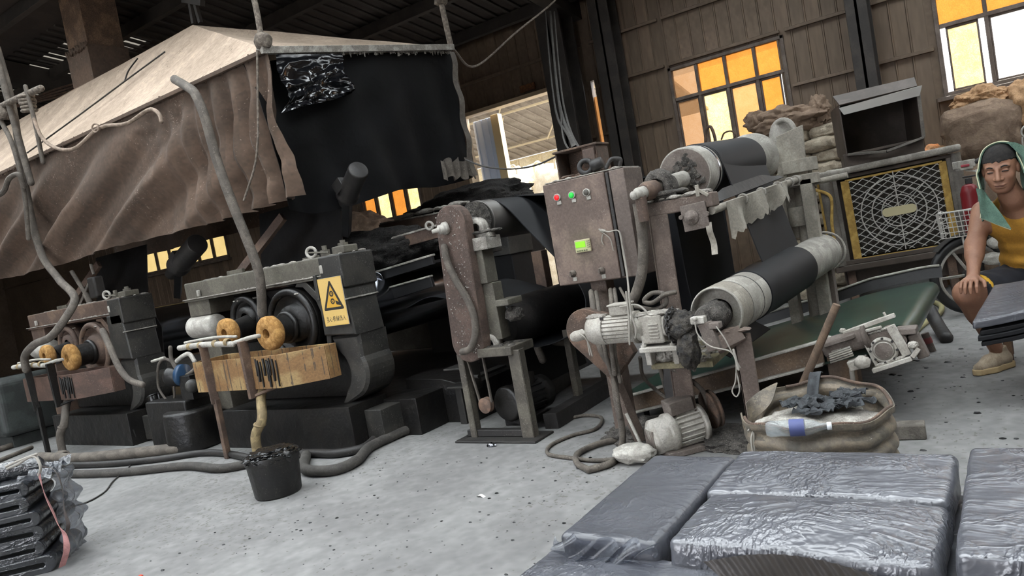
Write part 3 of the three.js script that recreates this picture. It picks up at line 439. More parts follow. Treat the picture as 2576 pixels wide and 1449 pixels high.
  // drip tray on straps
  const tm = frontMill ? MT.tray : MT.trayBrown, T = [[-5.2, -3.2], [-4.22, -3.2], [-3.98, -3.42], [-3.98, -3.52], [-5.2, -3.5]].map(([x, z]) => [X(x), z]);
  const wall = (i, j) => { const [a, b] = [T[i], T[j]], L = Math.hypot(b[0] - a[0], b[1] - a[1]); return bx(L, 0.23, 0.012, (a[0] + b[0]) / 2, 0.62, (a[1] + b[1]) / 2, 0, -Math.atan2(b[1] - a[1], b[0] - a[0]), 0, 0.003); };
  const tray = part(m, 'drip_tray', [wall(0, 1), wall(1, 2), wall(2, 3), wall(3, 4), wall(4, 0), prep(plate(T.map(([x, z]) => [x, -z]), 0, 0.014).rotateX(-Math.PI / 2).translate(0, 0.505, 0))], tm, frontMill ? 'yellow drip tray with black runs' : 'brown drip tray');
  each(tray, 'tray_strap', [bar([X(-4.97), 0.87, -3.16], [X(-4.985), 0.42, -3.18], 0.06, 0.02), bar([X(-4.5), 0.86, -3.16], [X(-4.52), 0.45, -3.18], 0.07, 0.03), bar([X(-4.985), 0.45, -3.19], [X(-4.985), 0, -3.19], 0.04), bar([X(-4.52), 0.46, -3.18], [X(-4.3), 0.52, -3.3], 0.02)], frontMill ? MT.brownSteel : MT.oily);
  each(tray, 'tar_run', Array.from({ length: 9 }, (_, i) => { const x = X(-4.44 + i * 0.026 + 0.01 * Math.sin(i * 5)), y = 0.72 - 0.01 * (i % 3); return pipe([[x, y, -3.19], [x + 0.004, y - 0.06, -3.187], [x - 0.003, y - 0.12 - 0.03 * (i % 3), -3.188]], 0.006 + 0.004 * (i % 2), 6, 6); }), MT.oily);
  // water pipes
  each(m, 'water_pipe', [capped([[X(-5.3), 0.86, -3.18], [X(-4.95), 0.865, -3.16], [X(-4.62), 0.845, -3.17]], 0.021, 10), capped([[X(-4.63), 0.85, -3.18], [X(-4.42), 0.875, -3.2], [X(-4.4), 0.87, -3.28]], 0.015, 8), capped([[X(-5.28), 0.89, -3.22], [X(-4.9), 0.9, -3.24], [X(-4.7), 0.885, -3.26]], 0.011, 8)], MT.white);
  each(m, 'pipe_binding', [-5.16, -5.02, -4.84, -4.7].map((x) => turned([[0.022, 0], [0.027, 0.008], [0.028, 0.03], [0.022, 0.04]], [X(x), 0.863, -3.165], [X(x + 0.04), 0.862, -3.165], 12)), MT.pipeYellow);
  each(m, 'drain_pipe', [capped([[X(-4.5), 0.5, -3.25], [X(-4.5), 0.44, -3.22], [X(-4.44), 0.3, -3.15], [X(-4.5), 0.2, -3.12], [X(-4.52), 0.03, -3.12]], 0.034, 12, 40), ring(0.036, 0.008, [X(-4.46), 0.27, -3.14], [0.3, 1, 0], 18)], frontMill ? MT.pipeYellow : MT.hose);
  // fittings on top
  const top = part(m, 'eye_bolt', [ring(0.035, 0.011, [X(-4.16), 1.385, -3.62], [0.5, 0, 1], 24), nutUp(X(-4.16), 1.335, -3.62, 0.02, 0.015)], MT.white);
  void top;
  each(m, 'adjusting_nut', [nutUp(X(-4.04), 1.335, -3.64, 0.036, 0.05), b2(-3.93, -3.81, 1.335, 1.39, -3.74, -3.6, 0.01), nutUp(X(-3.87), 1.38, -3.66, 0.038, 0.03), rod([X(-4.16), 1.385, -3.6], [X(-3.96), 1.36, -3.6], 0.006), bar([X(-5.2), 1.35, -3.65], [X(-5.0), 1.35, -3.65], 0.05, 0.03), bar([X(-4.35), 1.345, -3.7], [X(-4.18), 1.345, -3.7], 0.03, 0.02)], MT.olive);
  part(m, 'dust_cake', [scatter(X(-5.6), X(-3.82), 1.338, -3.85, -3.57, 70, 8, 0.022), scatter(X(-5.0), X(-4.0), 1.212, -3.55, -3.53, 30, 9, 0.008)], MT.dust);
  each(m, 'cotter', [b2(-5.48, -5.455, 1.22, 1.27, -3.545, -3.52), b2(-3.995, -3.965, 1.22, 1.28, -3.545, -3.515), rod([X(-3.98), 1.28, -3.53], [X(-3.97), 1.32, -3.53], 0.006)], MT.white);
  // sheet-metal hopper above the rolls
  each(m, 'hopper', [surf((u, v) => [X(lerp(-5.45, -4.42, u)), lerp(1.3, 1.84, v), -4.15 - 0.1 * v], 12, 6, 0.01)], MT.black);
  part(m, 'guard_strut', [bar([X(-5.22), 1.33, -3.75], [X(-4.72), 1.72, -3.9], 0.075, 0.04)], MT.brownSteel);
  return m;
}
const mill1 = rollingMill(0, 'nearer rolling mill with yellow hazard sign and yellow drip tray', MT.olive, MT.oliveDark, true);
{
  const z = -3.5, P = [[955, 375], [1095, 355], [1158, 635], [1020, 650]].map(([x, y]) => atZ(400 + x / 2.415, 550 + y / 2.415, z));
  const plateM = new THREE.MeshStandardMaterial({ map: signTexture, roughness: 0.55 });
  const w = 0.235, h = 0.33, cx = P.reduce((a, p) => a + p[0], 0) / 4, cy = P.reduce((a, p) => a + p[1], 0) / 4;
  const s = part(mill1, 'sign_plate', [bx(w + 0.004, h + 0.004, 0.004, cx, cy, z - 0.003, 0, 0, 0, 0.001)], MT.white, 'yellow hazard sign with a black triangle');
  part(s, 'sign_print', [new THREE.PlaneGeometry(w, h).translate(cx, cy, z)], plateM, undefined, true);
  each(mill1, 'sign_bracket', [box2(cx - 0.17, cx - 0.14, cy + 0.02, cy + 0.2, z - 0.05, z - 0.01), box2(cx - 0.1, cx + 0.1, cy + 0.1, cy + 0.13, z - 0.06, z - 0.006)], MT.oliveDark);
}
rollingMill(-2.88, 'farther brown rolling mill with brown drip tray at the left', MT.brownSteel, MT.oliveDark, false);

// fittings around the mills
{
  const t = thing('hydraulic_pump', 'oily pump with blue motor between the two mills', 'pump'), z = -3.45, q = (x, y, d = 0) => atZ(380 + x / 4.14, 850 + y / 4.14, z + d);
  part(t, 'motor', [turned([[0.0001, 0], [0.06, 0.005], [0.085, 0.04], [0.085, 0.2], [0.0001, 0.21]], q(160, 400), q(340, 400, -0.06), 26)], MT.oily);
  part(t, 'fan_cover', [turned([[0.0001, 0], [0.088, 0], [0.09, 0.05], [0.0001, 0.06]], q(300, 385, 0.02), q(365, 385), 26)], plain(0x24415f, 0.4), 'blue motor cover');
  part(t, 'valve_block', [bx(0.16, 0.2, 0.14, ...q(440, 500))], MT.oily);
  part(t, 'valve_cap', [turned([[0.0001, 0], [0.055, 0], [0.055, 0.03], [0.03, 0.05], [0.0001, 0.05]], q(430, 500, 0.07), q(430, 500, 0.12), 20)], MT.oliveDark);
  part(t, 'stand', [box2(q(60, 620)[0], q(480, 620)[0], 0, q(0, 640)[1], z - 0.15, z + 0.12, 0.02)], MT.oily);
  each(t, 'pressure_hose', [capped([q(200, 100), q(215, 230), q(330, 390), q(440, 340), q(470, 300)], 0.017, 8), capped([q(70, 350), q(90, 260), q(150, 220), q(240, 270), q(300, 360)], 0.013, 8), capped([q(70, 350), q(80, 520), q(180, 660), q(240, 640), q(240, 500)], 0.01, 8)], MT.hose);
  each(t, 'copper_pipe', [capped([q(270, 240), q(330, 190), q(400, 170), q(450, 240)], 0.018, 8), rod(q(10, 245), q(140, 205), 0.012)], MT.white);
  part(t, 'filter', [turned([[0.0001, 0], [0.05, 0], [0.05, 0.2], [0.0001, 0.2]], q(20, 600), q(60, 760), 18), ring(0.045, 0.008, q(20, 600), [0.3, -1, 0], 18)], MT.wet);
}
one('tar_drum', 'rough black tar covered drum standing between the mills', 'drum', [warp(turned([[0.0001, 0], [0.2, 0], [0.21, 0.02], [0.2, 0.3], [0.19, 0.33], [0.0001, 0.34]], [-5.75, 0, -3.42], [-5.75, 0.34, -3.42], 30), (v) => { const k = 0.05 * (fbm3(v.x * 6, v.y * 6, v.z * 6, 3) - 0.5); v.x += k; v.z += k; })], MT.oily);
{ // flexible hose from canopy to the near mill
  one('flexible_hose', 'thick dusty hose hanging from the canopy eave down to the nearer mill', 'hose', [capped([atZ(440, 200, -3.5), atZ(470, 218, -3.44), atZ(490, 235, -3.38), atZ(512, 285, -3.36), atZ(545, 400, -3.36), atZ(580, 500, -3.36), atZ(620, 600, -3.38), atZ(652, 690, -3.4), atZ(660, 790, -3.42)], 0.034, 14, 70)], MT.hose);
  one('flexible_hose', 'grey hose dropping from the gantry in front of the farther mill', 'hose', [capped([atZ(150, 705, -3.36), atZ(188, 755, -3.3), atZ(165, 800, -3.2), atZ(130, 845, -3.12), atZ(85, 868, -3.1), atZ(62, 900, -3.1), atZ(66, 930, -3.1)], 0.034, 12)], MT.hose);
  one('flexible_hose', 'grey hose bending down from the farther mill to the pump', 'hose', [capped([atZ(258, 832, -3.25), atZ(275, 870, -3.22), atZ(300, 925, -3.2), atZ(325, 955, -3.2), atZ(358, 968, -3.22)], 0.026, 12)], MT.hose);
}
{
  const z = -3.35, t = thing('limit_switch', 'dust caked upright switch block with levers on the farther mill', 'switch');
  part(t, 'block', [warp(move(new RoundedBoxGeometry(0.13, 0.2, 0.1, 3, 0.02), ...atZ(243, 722, z - 0.3)), (v) => { v.x += 0.02 * (fbm3(v.x * 20, v.y * 20, v.z * 20) - 0.5); })], MT.darkSteel);
  each(t, 'lever', [rod(atZ(180, 683, z - 0.3), atZ(215, 738, z - 0.3), 0.02), rod(atZ(215, 738, z - 0.3), atZ(228, 765, z - 0.3), 0.028), rod(atZ(228, 665, z - 0.3), atZ(236, 690, z - 0.3), 0.014), bar(atZ(222, 715, z - 0.3), atZ(200, 770, z - 0.3), 0.03, 0.012)], MT.hose);
  part(t, 'foot', [rod(atZ(225, 765, z - 0.3), atZ(238, 800, z - 0.25), 0.03), bx(0.12, 0.03, 0.1, ...atZ(250, 762, z - 0.3))], MT.brownSteel);
}
// dark exhaust motors under the canopy
for (const [a, b, l, r] of [[[903, 425], [862, 520], 'dark exhaust fan motor hanging at the edge of the plastic curtain', 0.075], [[498, 612], [430, 690], 'dark exhaust fan motor below the canopy between the mills', 0.09]]) {
  const z = l.includes('curtain') ? -4.05 : -3.95, m = thing('exhaust_motor', l, 'motor'), A = atZ(...a, z + 0.1), B = atZ(...b, z - 0.05), D = V(B).sub(V(A));
  part(m, 'housing', [turned([[0.0001, 0], [r * 0.9, 0.004], [r, 0.02], [r, D.length() * 0.62], [r * 1.15, D.length() * 0.64], [r * 1.15, D.length() * 0.72], [r * 0.7, D.length() * 0.78], [r * 0.6, D.length()], [0.0001, D.length()]], A, B, 28)], MT.darkSteel);
  part(m, 'terminal_box', [bx(0.1, 0.09, 0.1, ...V(A).lerp(V(B), 0.45).add(new THREE.Vector3(-r, 0.02, 0.02)).toArray(), 0, 0, 0.5)], MT.darkSteel);
  part(m, 'mounting_arm', [bar(V(A).lerp(V(B), 0.7).toArray(), V(B).add(new THREE.Vector3(-0.12, -0.2, -0.1)).toArray(), 0.09, 0.06)], MT.black);
}

// ================================================================== SHEET TAKE-OFF BETWEEN THE MILL AND THE DRUMS
Object.assign(MT, {
  rubber: mat({ c: 0x151619, c2: 0x101114, tile: 1.1, rough: 0.6, grain: 0.12, physical: { specularIntensity: 0.6 } }),
  guard: mat({ c: 0x5d4d45, c2: 0x4b3e38, tile: 0.5, rough: 0.85, grain: 0.3, speck: 0x8d8279, amount: 0.2, dots: 110, bump: 0.002 }),
  angle: mat({ c: 0x5f5a50, c2: 0x4a453e, tile: 0.6, rough: 0.7, speck: 0x8c877c, amount: 0.18, bump: 0.003 }),
  crust: mat({ c: 0x4a4642, c2: 0x33302d, tile: 0.2, rough: 1, grain: 0.5, speck: 0x8a857c, amount: 0.36, dots: 40, bump: 0.014 }),
});
MT.scrap = mat({ c: 0x1d1b1a, c2: 0x2a2725, tile: 0.4, rough: 0.97, grain: 0.4, bump: 0.02, kind: 'fine' });
const arc = (cx, cy, r, a0, a1, n = 10) => Array.from({ length: n + 1 }, (_, i) => { const a = lerp(a0, a1, i / n); return [cx + r * Math.cos(a), cy + r * Math.sin(a)]; });
const bearing = (x, y, z, s = 1) => [bx(0.2 * s, 0.045 * s, 0.07 * s, x, y - 0.055 * s, z), turned([[0.03 * s, 0], [0.062 * s, 0], [0.066 * s, 0.02 * s], [0.062 * s, 0.06 * s], [0.03 * s, 0.06 * s]], [x, y, z - 0.03 * s], [x, y, z + 0.03 * s], 20), nutUp(x - 0.075 * s, y - 0.035 * s, z, 0.016 * s, 0.016 * s), nutUp(x + 0.075 * s, y - 0.035 * s, z, 0.016 * s, 0.016 * s)];
{
  const zf = -3.65, s = thing('take_off_stand', 'steel take-off stand with pill-shaped brown belt guard and two rolls', 'roll stand');
  part(s, 'belt_guard', [plate([...arc(-2.895, 1.385, 0.115, 0, Math.PI), ...arc(-2.93, 0.63, 0.125, Math.PI, 2 * Math.PI)], zf - 0.09, zf, 0.006)], MT.guard, 'brown dusty belt guard');
  part(s, 'guard_flakes', (() => { const q = rng(51), o = []; for (let i = 0; i < 260; i++) { const y = lerp(0.55, 1.48, q()), x = -2.91 + (q() - 0.5) * 0.2; o.push(move(new THREE.TetrahedronGeometry(0.003 + 0.006 * q() * q()), x, y, zf + 0.001, q() * 6, q() * 6, q() * 6)); } return o; })(), MT.dust).userData.kind = 'stuff';
  part(s, 'guard_pipe', [capped([[-2.95, 1.25, zf + 0.03], [-2.94, 1.15, zf + 0.035], [-2.9, 1.03, zf + 0.035], [-2.84, 0.9, zf + 0.03], [-2.815, 0.78, zf + 0.03], [-2.83, 0.67, zf + 0.04], [-2.88, 0.6, zf + 0.045], [-2.94, 0.585, zf + 0.05]], 0.022, 12)], MT.hose);
  part(s, 'guard_hub', [turned([[0.0001, 0], [0.012, 0], [0.016, 0.04], [0.03, 0.045], [0.03, 0.07], [0.04, 0.075], [0.04, 0.1], [0.0001, 0.1]], [-2.97, 1.355, zf + 0.09], [-2.92, 1.365, zf], 18)], MT.white);
  part(s, 'guard_plate', [plate([[-3.1, 1.27], [-3.0, 1.25], [-2.98, 0.62], [-3.04, 0.6]], zf - 0.11, zf - 0.1)], MT.guard);
  part(s, 'upper_roll', [turned([[0.0001, 0], [0.03, 0], [0.03, 0.1], [0.128, 0.1], [0.134, 0.11], [0.134, 1.32], [0.128, 1.33], [0.03, 1.33], [0.03, 1.45], [0.0001, 1.45]], [-2.905, 1.382, -3.86], [-2.905, 1.382, -5.3], 40)], plain(0x6d6a66, 0.45, 0.6));
  part(s, 'roll_crust', [warp(turned([[0.03, 0], [0.128, 0], [0.13, 0.012], [0.03, 0.014]], [-2.905, 1.382, -3.945], [-2.905, 1.382, -3.965], 40), (v) => { v.z += 0.03 * fbm3(v.x * 40, v.y * 40, 0, 5, 2); })], MT.crust);
  part(s, 'lower_roll', [turned([[0.0001, 0], [0.03, 0], [0.03, 0.1], [0.155, 0.1], [0.16, 0.11], [0.16, 1.32], [0.03, 1.33], [0.0001, 1.4]], [-2.906, 0.673, -3.86], [-2.906, 0.673, -5.26], 40)], MT.darkSteel);
  each(s, 'bearing_block', [bearing(-2.78, 1.33, -3.78, 1), box2(-2.78 - 0.1, -2.68, 1.19, 1.27, -3.86, -3.7), bearing(-2.82, 0.6, -3.76, 1)], MT.dust);
  each(s, 'upright', [box2(-2.9, -2.74, 0.98, 1.24, -3.84, -3.72), box2(-2.84, -2.72, 0.62, 0.98, -3.84, -3.74), box2(-2.7, -2.6, 0.83, 0.87, -3.86, -3.7), box2(-2.9, -2.74, 0.57, 1.3, -5.3, -5.18), box2(-2.9, -2.82, 0, 0.57, -5.3, -5.22)], MT.olive);
  each(s, 'bearing_crust', [lump(0.06, 0.05, 0.06, -2.64, 0.76, -3.8, 0.4, 3, 4, 2), scatter(-2.85, -2.66, 1.3, -3.86, -3.7, 26, 61, 0.022), scatter(-2.86, -2.64, 0.585, -3.84, -3.68, 24, 62, 0.018)], MT.crust);
  each(s, 'table_frame', [box2(-2.86, -2.6, 0.53, 0.585, -3.9, -3.64), box2(-3.08, -2.8, 0.53, 0.57, -3.9, -3.86)], MT.angle);
  for (const [x, z, w] of [[-3.02, -3.66, 0.05], [-2.6, -3.66, 0.09], [-3.02, -4.3, 0.05], [-2.6, -4.3, 0.05]]) each(s, 'leg', [plate([[x - w / 2, 0.01], [x + w / 2, 0.01], [x + w / 2, 0.56], [x - w / 2, 0.56]], z - 0.012, z), plate([[x + w / 2 - 0.01, 0.01], [x + w / 2, 0.01], [x + w / 2, 0.56], [x + w / 2 - 0.01, 0.56]], z - 0.06, z)], MT.angle);
  each(s, 'base_plate', [box2(-3.12, -2.5, 0, 0.014, -3.8, -3.58), box2(-3.08, -2.56, 0.014, 0.06, -3.72, -3.67), box2(-3.08, -2.56, 0, 0.014, -4.34, -4.2)], MT.darkSteel);
  part(s, 'motor', [turned([[0.0001, 0], [0.1, 0], [0.115, 0.02], [0.115, 0.06], [0.1, 0.07], [0.1, 0.28], [0.115, 0.29], [0.11, 0.36], [0.0001, 0.37]], [-2.79, 0.2, -3.74], [-2.72, 0.2, -4.1], 30), Array.from({ length: 16 }, (_, i) => { const a = i / 16 * 6.283; return bx(0.012, 0.008, 0.2, -2.755 + 0.105 * Math.cos(a), 0.2 + 0.105 * Math.sin(a), -3.92, 0, -0.19, a, 0.002); }), bx(0.22, 0.06, 0.2, -2.75, 0.075, -3.9), bx(0.1, 0.08, 0.12, -2.74, 0.32, -3.92)], MT.oily);
  part(s, 'motor_pulley', [turned([[0.0001, 0], [0.05, 0], [0.05, 0.012], [0.042, 0.022], [0.05, 0.032], [0.05, 0.045], [0.0001, 0.045]], [-2.89, 0.22, -3.655], [-2.885, 0.22, -3.7], 26)], mat({ c: 0x7c6252, c2: 0x5b4a40, tile: 0.2, rough: 0.7 }));
  each(s, 'drive_belt', [bar([-2.935, 0.235, -3.68], [-3.0, 0.62, -3.69], 0.012, 0.018), bar([-2.845, 0.235, -3.68], [-2.86, 0.6, -3.69], 0.012, 0.018)], MT.hose);
}
// the black sheet on its way: off the mill, over the rolls, down in a loop
one('rubber_sheet', 'wide black rubber sheet looping from the upper take-off roll down behind the cabinet', 'rubber sheet', [web([[-3.04, 1.43], [-2.96, 1.512], [-2.88, 1.516], [-2.78, 1.46], [-2.6, 1.24], [-2.42, 1.02], [-2.31, 0.86], [-2.29, 0.74], [-2.37, 0.6], [-2.53, 0.52], [-2.72, 0.49], [-2.92, 0.505]], -4.1, -5.3, 0.006, 6, 70)], MT.rubber);
one('rubber_sheet', 'black rubber sheet stretched up from the roll stand to the drum frame behind the cabinet', 'rubber sheet', [surf((u, v) => { const a = [-2.9, 1.53], b = [-1.62, 1.5]; return [lerp(a[0], b[0], u), lerp(a[1], b[1], u) - 0.06 * Math.sin(Math.PI * u) - 0.02 * Math.sin(v * 8) * u, lerp(-4.45, -5.1, v) + 0.0 * u]; }, 30, 8, 0.006)], MT.rubber);
one('rubber_sheet', 'black rubber sheet slanting from the nearer mill to the lower take-off roll', 'rubber sheet', [web([[-3.85, 0.86], [-3.6, 0.92], [-3.35, 0.86], [-3.12, 0.76], [-2.98, 0.52]], -4.15, -5.1, 0.006, 4, 40)], MT.rubber);
one('rubber_sheet', 'black rubber sheet hanging flat across the far end of the sheet loop', 'rubber sheet', [surf((u, v) => [lerp(-3.25, -1.75, u), lerp(1.47, 0.25, v), -5.42 + 0.03 * Math.sin(u * 9)], 24, 8, 0.006)], MT.rubber);
{
  const c = atZ(1190, 515, -5.9), t = thing('scrap_bin', 'dark steel bin under the long heap of rubber scrap', 'bin');
  part(t, 'bin_wall', [box2(c[0] - 0.6, c[0] + 0.55, 0.12, c[1] - 0.02, -6.2, -5.6, 0.01)], MT.black); each(t, 'bin_foot', [-0.5, 0.45].map((d) => box2(c[0] + d - 0.05, c[0] + d + 0.05, 0, 0.12, -6.15, -5.65)), MT.black);
}
one('rubber_apron', 'dark rubber apron hanging behind the take-off stand to the floor', 'rubber sheet', [web([[-3.5, 0.72], [-3.3, 0.6], [-3.1, 0.4], [-3.05, 0.12]], -4.4, -5.3, 0.008, 4, 30)], MT.rubber);
{
  const t = thing('feed_table', 'sloping dark steel feed table between the nearer mill and the roll stand', 'conveyor'), z = -4.25;
  const rail = (p, q, w, d = 0.03, dz = 0) => bar(atZ(...p, z + dz), atZ(...q, z + dz), w, d);
  each(t, 'side_rail', [rail([935, 700], [1090, 652], 0.075), rail([945, 752], [1088, 706], 0.09)], MT.black);
  each(t, 'rail_dust', [rail([935, 688], [1090, 641], 0.016, 0.045, 0.004), rail([945, 733], [1085, 694], 0.014, 0.045, 0.004)], MT.dust);
  part(t, 'deck', [surf((u, v) => { const a = atZ(938, 700, z), b = atZ(1090, 655, z); return [lerp(a[0], b[0], u), lerp(a[1], b[1], u), z - 0.9 * v]; }, 6, 6, 0.02)], MT.black);
  each(t, 'upper_beam', [rail([978, 618], [1110, 582], 0.09, 0.05, -0.35), rail([960, 578], [1135, 545], 0.1, 0.06, -0.9)], MT.brownSteel);
  part(t, 'beam_dust', [rail([985, 600], [1105, 566], 0.016, 0.07, -0.35), rail([962, 562], [1135, 530], 0.014, 0.08, -0.9), scatter(-4.6, -3.9, atZ(1050, 545, z - 0.9)[1] + 0.03, z - 0.95, z - 0.85, 20, 70, 0.04)], MT.dust);
  part(t, 'eye_bolt', [ring(0.03, 0.01, atZ(1080, 568, z - 0.3), [0.3, 0, 1], 20)], MT.white);
  each(t, 'leg', [bar([-3.6, 0, -4.9], [-3.6, 1.2, -4.9], 0.06), bar([-4.0, 0.3, -5.1], [-4.0, 1.45, -5.1], 0.06)], MT.black);
  part(t, 'flange', [turned([[0.018, 0], [0.05, 0], [0.055, 0.01], [0.05, 0.03], [0.018, 0.03]], atZ(947, 702, z + 0.06), atZ(953, 700, z + 0.02), 22), rod(atZ(940, 703, z), atZ(952, 700, z + 0.06), 0.018)], MT.shiny);
  each(t, 'side_bracket', [box2(-3.42, -3.22, 0.4, 0.415, -4.12, -3.94), box2(-3.42, -3.22, 0.27, 0.285, -4.12, -3.94), box2(-3.235, -3.22, 0.24, 0.44, -4.1, -3.93), rod([-3.23, 0.345, -3.98], [-3.13, 0.345, -3.96], 0.012), box2(-3.4, -3.34, 0, 0.28, -4.1, -4.0)], MT.oliveDark);
}
one('rubber_scrap_heap', 'dark crumbling heap of rubber scrap behind the nearer mill', 'scrap heap', [lump(0.5, 0.22, 0.4, ...atZ(950, 640, -4.7), 0.4, 2, 12, 4), lump(0.35, 0.14, 0.3, ...atZ(1010, 625, -4.8), 0.4, 2, 13, 4), lump(0.9, 0.95, 0.5, -5.9, 0.5, -5.9 - 0.4, 0.25, 2, 14, 3)].slice(0, 2), MT.scrap);
one('rubber_scrap_heap', 'long dark heap of rubber scrap behind the upper take-off roll', 'scrap heap', [lump(0.6, 0.2, 0.4, ...atZ(1200, 515, -5.9), 0.35, 2.4, 15, 4), lump(0.35, 0.13, 0.4, ...atZ(1120, 540, -5.9), 0.4, 2.4, 16, 4)], MT.scrap);

Object.assign(MT, {
  cab: mat({ c: 0x75645a, c2: 0x5f5048, tile: 0.6, rough: 0.6, speck: 0xa39a92, amount: 0.16, dots: 90, bump: 0.002 }),
  cabSide: mat({ c: 0x6f625b, c2: 0x5d524c, tile: 0.6, rough: 0.7, speck: 0xaaa39b, amount: 0.2, dots: 80 }),
  drumEnd: mat({ c: 0xa6a29a, c2: 0x8d8981, tile: 0.4, rough: 0.75, speck: 0x5f5a54, amount: 0.14, bump: 0.003 }),
  drumFace: mat({ c: 0x6f6660, c2: 0x5d544e, tile: 0.4, rough: 0.9, speck: 0xa09890, amount: 0.18, bump: 0.004 }),
  post: mat({ c: 0x6d5f56, c2: 0x5a4e47, tile: 0.5, rough: 0.8, speck: 0xa79d94, amount: 0.22, dots: 90, bump: 0.004 }),
  motorGrey: mat({ c: 0xb2aea6, c2: 0x9a958c, tile: 0.4, rough: 0.75, speck: 0x5d5650, amount: 0.16, bump: 0.003 }),
  belt: mat({ c: 0x2c4237, c2: 0x25372e, tile: 0.7, rough: 0.3, grain: 0.1 }),
  rustRail: mat({ c: 0x6d5a48, c2: 0x5c4e42, tile: 0.5, rough: 0.75, speck: 0x8d8379, amount: 0.2, bump: 0.002 }),
  wire: plain(0x98938b, 0.8), darkWire: plain(0x2a2725, 0.7), board: mat({ c: 0x8b8368, c2: 0x746d58, tile: 0.4, rough: 0.9, speck: 0x4d473c, amount: 0.22, bump: 0.003 }),
  sheetPale: mat({ c: 0x9b958a, c2: 0x827c72, tile: 0.5, rough: 0.8, speck: 0x5a544c, amount: 0.15 }),
});
// ------------------------------------------------------------------ control cabinet
{
  const z = -3.6, t = thing('control_cabinet', 'dusty steel control cabinet with push buttons and a lit green screen', 'control cabinet'), x0 = -2.16, x1 = -1.66, y0 = 0.91, y1 = 1.49;
  part(t, 'cabinet_body', box2(x0 + 0.005, x1, y0, y1, z - 0.24, z - 0.022, 0.008), MT.cabSide);
  const door = part(t, 'door', box2(x0, -1.775, y0 + 0.004, y1 - 0.004, z - 0.02, z, 0.006), MT.cab);
  part(t, 'hinge_strip', [box2(-1.77, -1.752, y0 + 0.01, y1 - 0.01, z - 0.02, z - 0.003, 0.003)], MT.darkSteel);
  part(t, 'side_panel', box2(-1.748, x1, y0 + 0.004, y1 - 0.004, z - 0.022, z - 0.006, 0.005), MT.cabSide);
  const btn = (p, c, glow, l) => {
    const q = atZ(...p, z), b = part(door, 'push_button', turned([[0.016, 0], [0.021, 0.001], [0.021, 0.012], [0.017, 0.014], [0.016, 0.012]], q, [q[0], q[1], q[2] + 0.014], 22), MT.white, l);
    part(b, 'button_cap', turned([[0.0001, 0], [0.0155, 0], [0.0155, 0.014], [0.012, 0.019], [0.0001, 0.02]], q, [q[0], q[1], q[2] + 0.02], 20), new THREE.MeshStandardMaterial({ color: c, roughness: 0.35, emissive: glow, emissiveIntensity: 0.12 }));
    part(b, 'button_tag', bx(0.026, 0.02, 0.006, q[0] + 0.006, q[1] - 0.03, q[2] + 0.004), MT.white);
  };
  btn([1403, 497], 0xd01820, 0xe01010, 'red push button'); btn([1440, 491], 0x20b040, 0x10c030, 'green push button'); btn([1477, 484], 0x4a463f, 0x000000, 'grey push button');
  const P = atZ(1468, 618, z), panel = part(door, 'display_panel', bx(0.098, 0.07, 0.012, P[0], P[1], z + 0.006, 0, 0, 0, 0.004), plain(0xa49a80, 0.5), 'beige display panel with keys');
  const D = atZ(1463, 616, z), lit = new THREE.MeshStandardMaterial({ color: 0x5f8a10, emissive: 0x66d000, emissiveIntensity: 0.22, roughness: 0.4 });
  part(panel, 'screen', bx(0.06, 0.032, 0.003, D[0], D[1] + 0.003, z + 0.013, 0, 0, 0, 0.001), lit, 'lit yellow green screen');
  const L = new THREE.PointLight(0x9be800, 0.0015); L.position.set(D[0], D[1], z + 0.04); L.castShadow = true; scene.add(L);
  each(panel, 'keypad', [...[0, 1, 2, 3].flatMap((r) => [0, 1].map((c) => bx(0.007, 0.005, 0.003, P[0] + 0.033 + c * 0.01, P[1] + 0.022 - r * 0.011, z + 0.0125, 0, 0, 0, 0.001))), ...[0, 1, 2, 3, 4].map((i) => bx(0.01, 0.008, 0.003, P[0] - 0.034 + i * 0.014, P[1] - 0.025, z + 0.0125, 0, 0, 0, 0.001))], plain(0x5b554a, 0.6));
  for (const p of [[1442, 688], [1514, 681]]) { const q = atZ(...p, z), k = part(door, 'rotary_knob', [turned([[0.0001, 0], [0.02, 0], [0.02, 0.008], [0.014, 0.01], [0.012, 0.026], [0.0001, 0.028]], q, [q[0], q[1], z + 0.028], 20), bx(0.008, 0.03, 0.01, q[0], q[1], z + 0.03)], MT.drumFace); part(k, 'knob_tag', bx(0.024, 0.022, 0.004, q[0] + 0.008, q[1] - 0.032, z + 0.003), MT.white); }
  part(t, 'top_dust', [box2(x0 + 0.01, x1 - 0.01, y1 - 0.001, y1 + 0.005, z - 0.23, z - 0.01, 0.002), scatter(x0 + 0.02, x1 - 0.02, y1 + 0.004, z - 0.22, z - 0.02, 40, 81, 0.016)], MT.dust);
  part(t, 'cabinet_post', [box2(-2.02, -1.92, 0, y0, z - 0.2, z - 0.1)], MT.post);
  each(t, 'taped_wires', [capped([atZ(1507, 577, z + 0.01), atZ(1530, 583, z + 0.02), atZ(1556, 581, z + 0.02), atZ(1568, 640, z + 0.02), atZ(1578, 700, z + 0.03), atZ(1583, 775, z + 0.1)], 0.004, 6), capped([atZ(1512, 582, z + 0.01), atZ(1534, 600, z + 0.015), atZ(1543, 630, z + 0.01)], 0.003, 5), capped([atZ(1516, 590, z + 0.01), atZ(1514, 606, z + 0.012), atZ(1518, 616, z + 0.01)], 0.003, 5), capped([atZ(1559, 585, z + 0.02), atZ(1574, 660, z + 0.025), atZ(1587, 770, z + 0.1)], 0.004, 6), bx(0.036, 0.014, 0.006, ...atZ(1516, 580, z + 0.014), 0, 0, -0.3)], MT.wire);
}
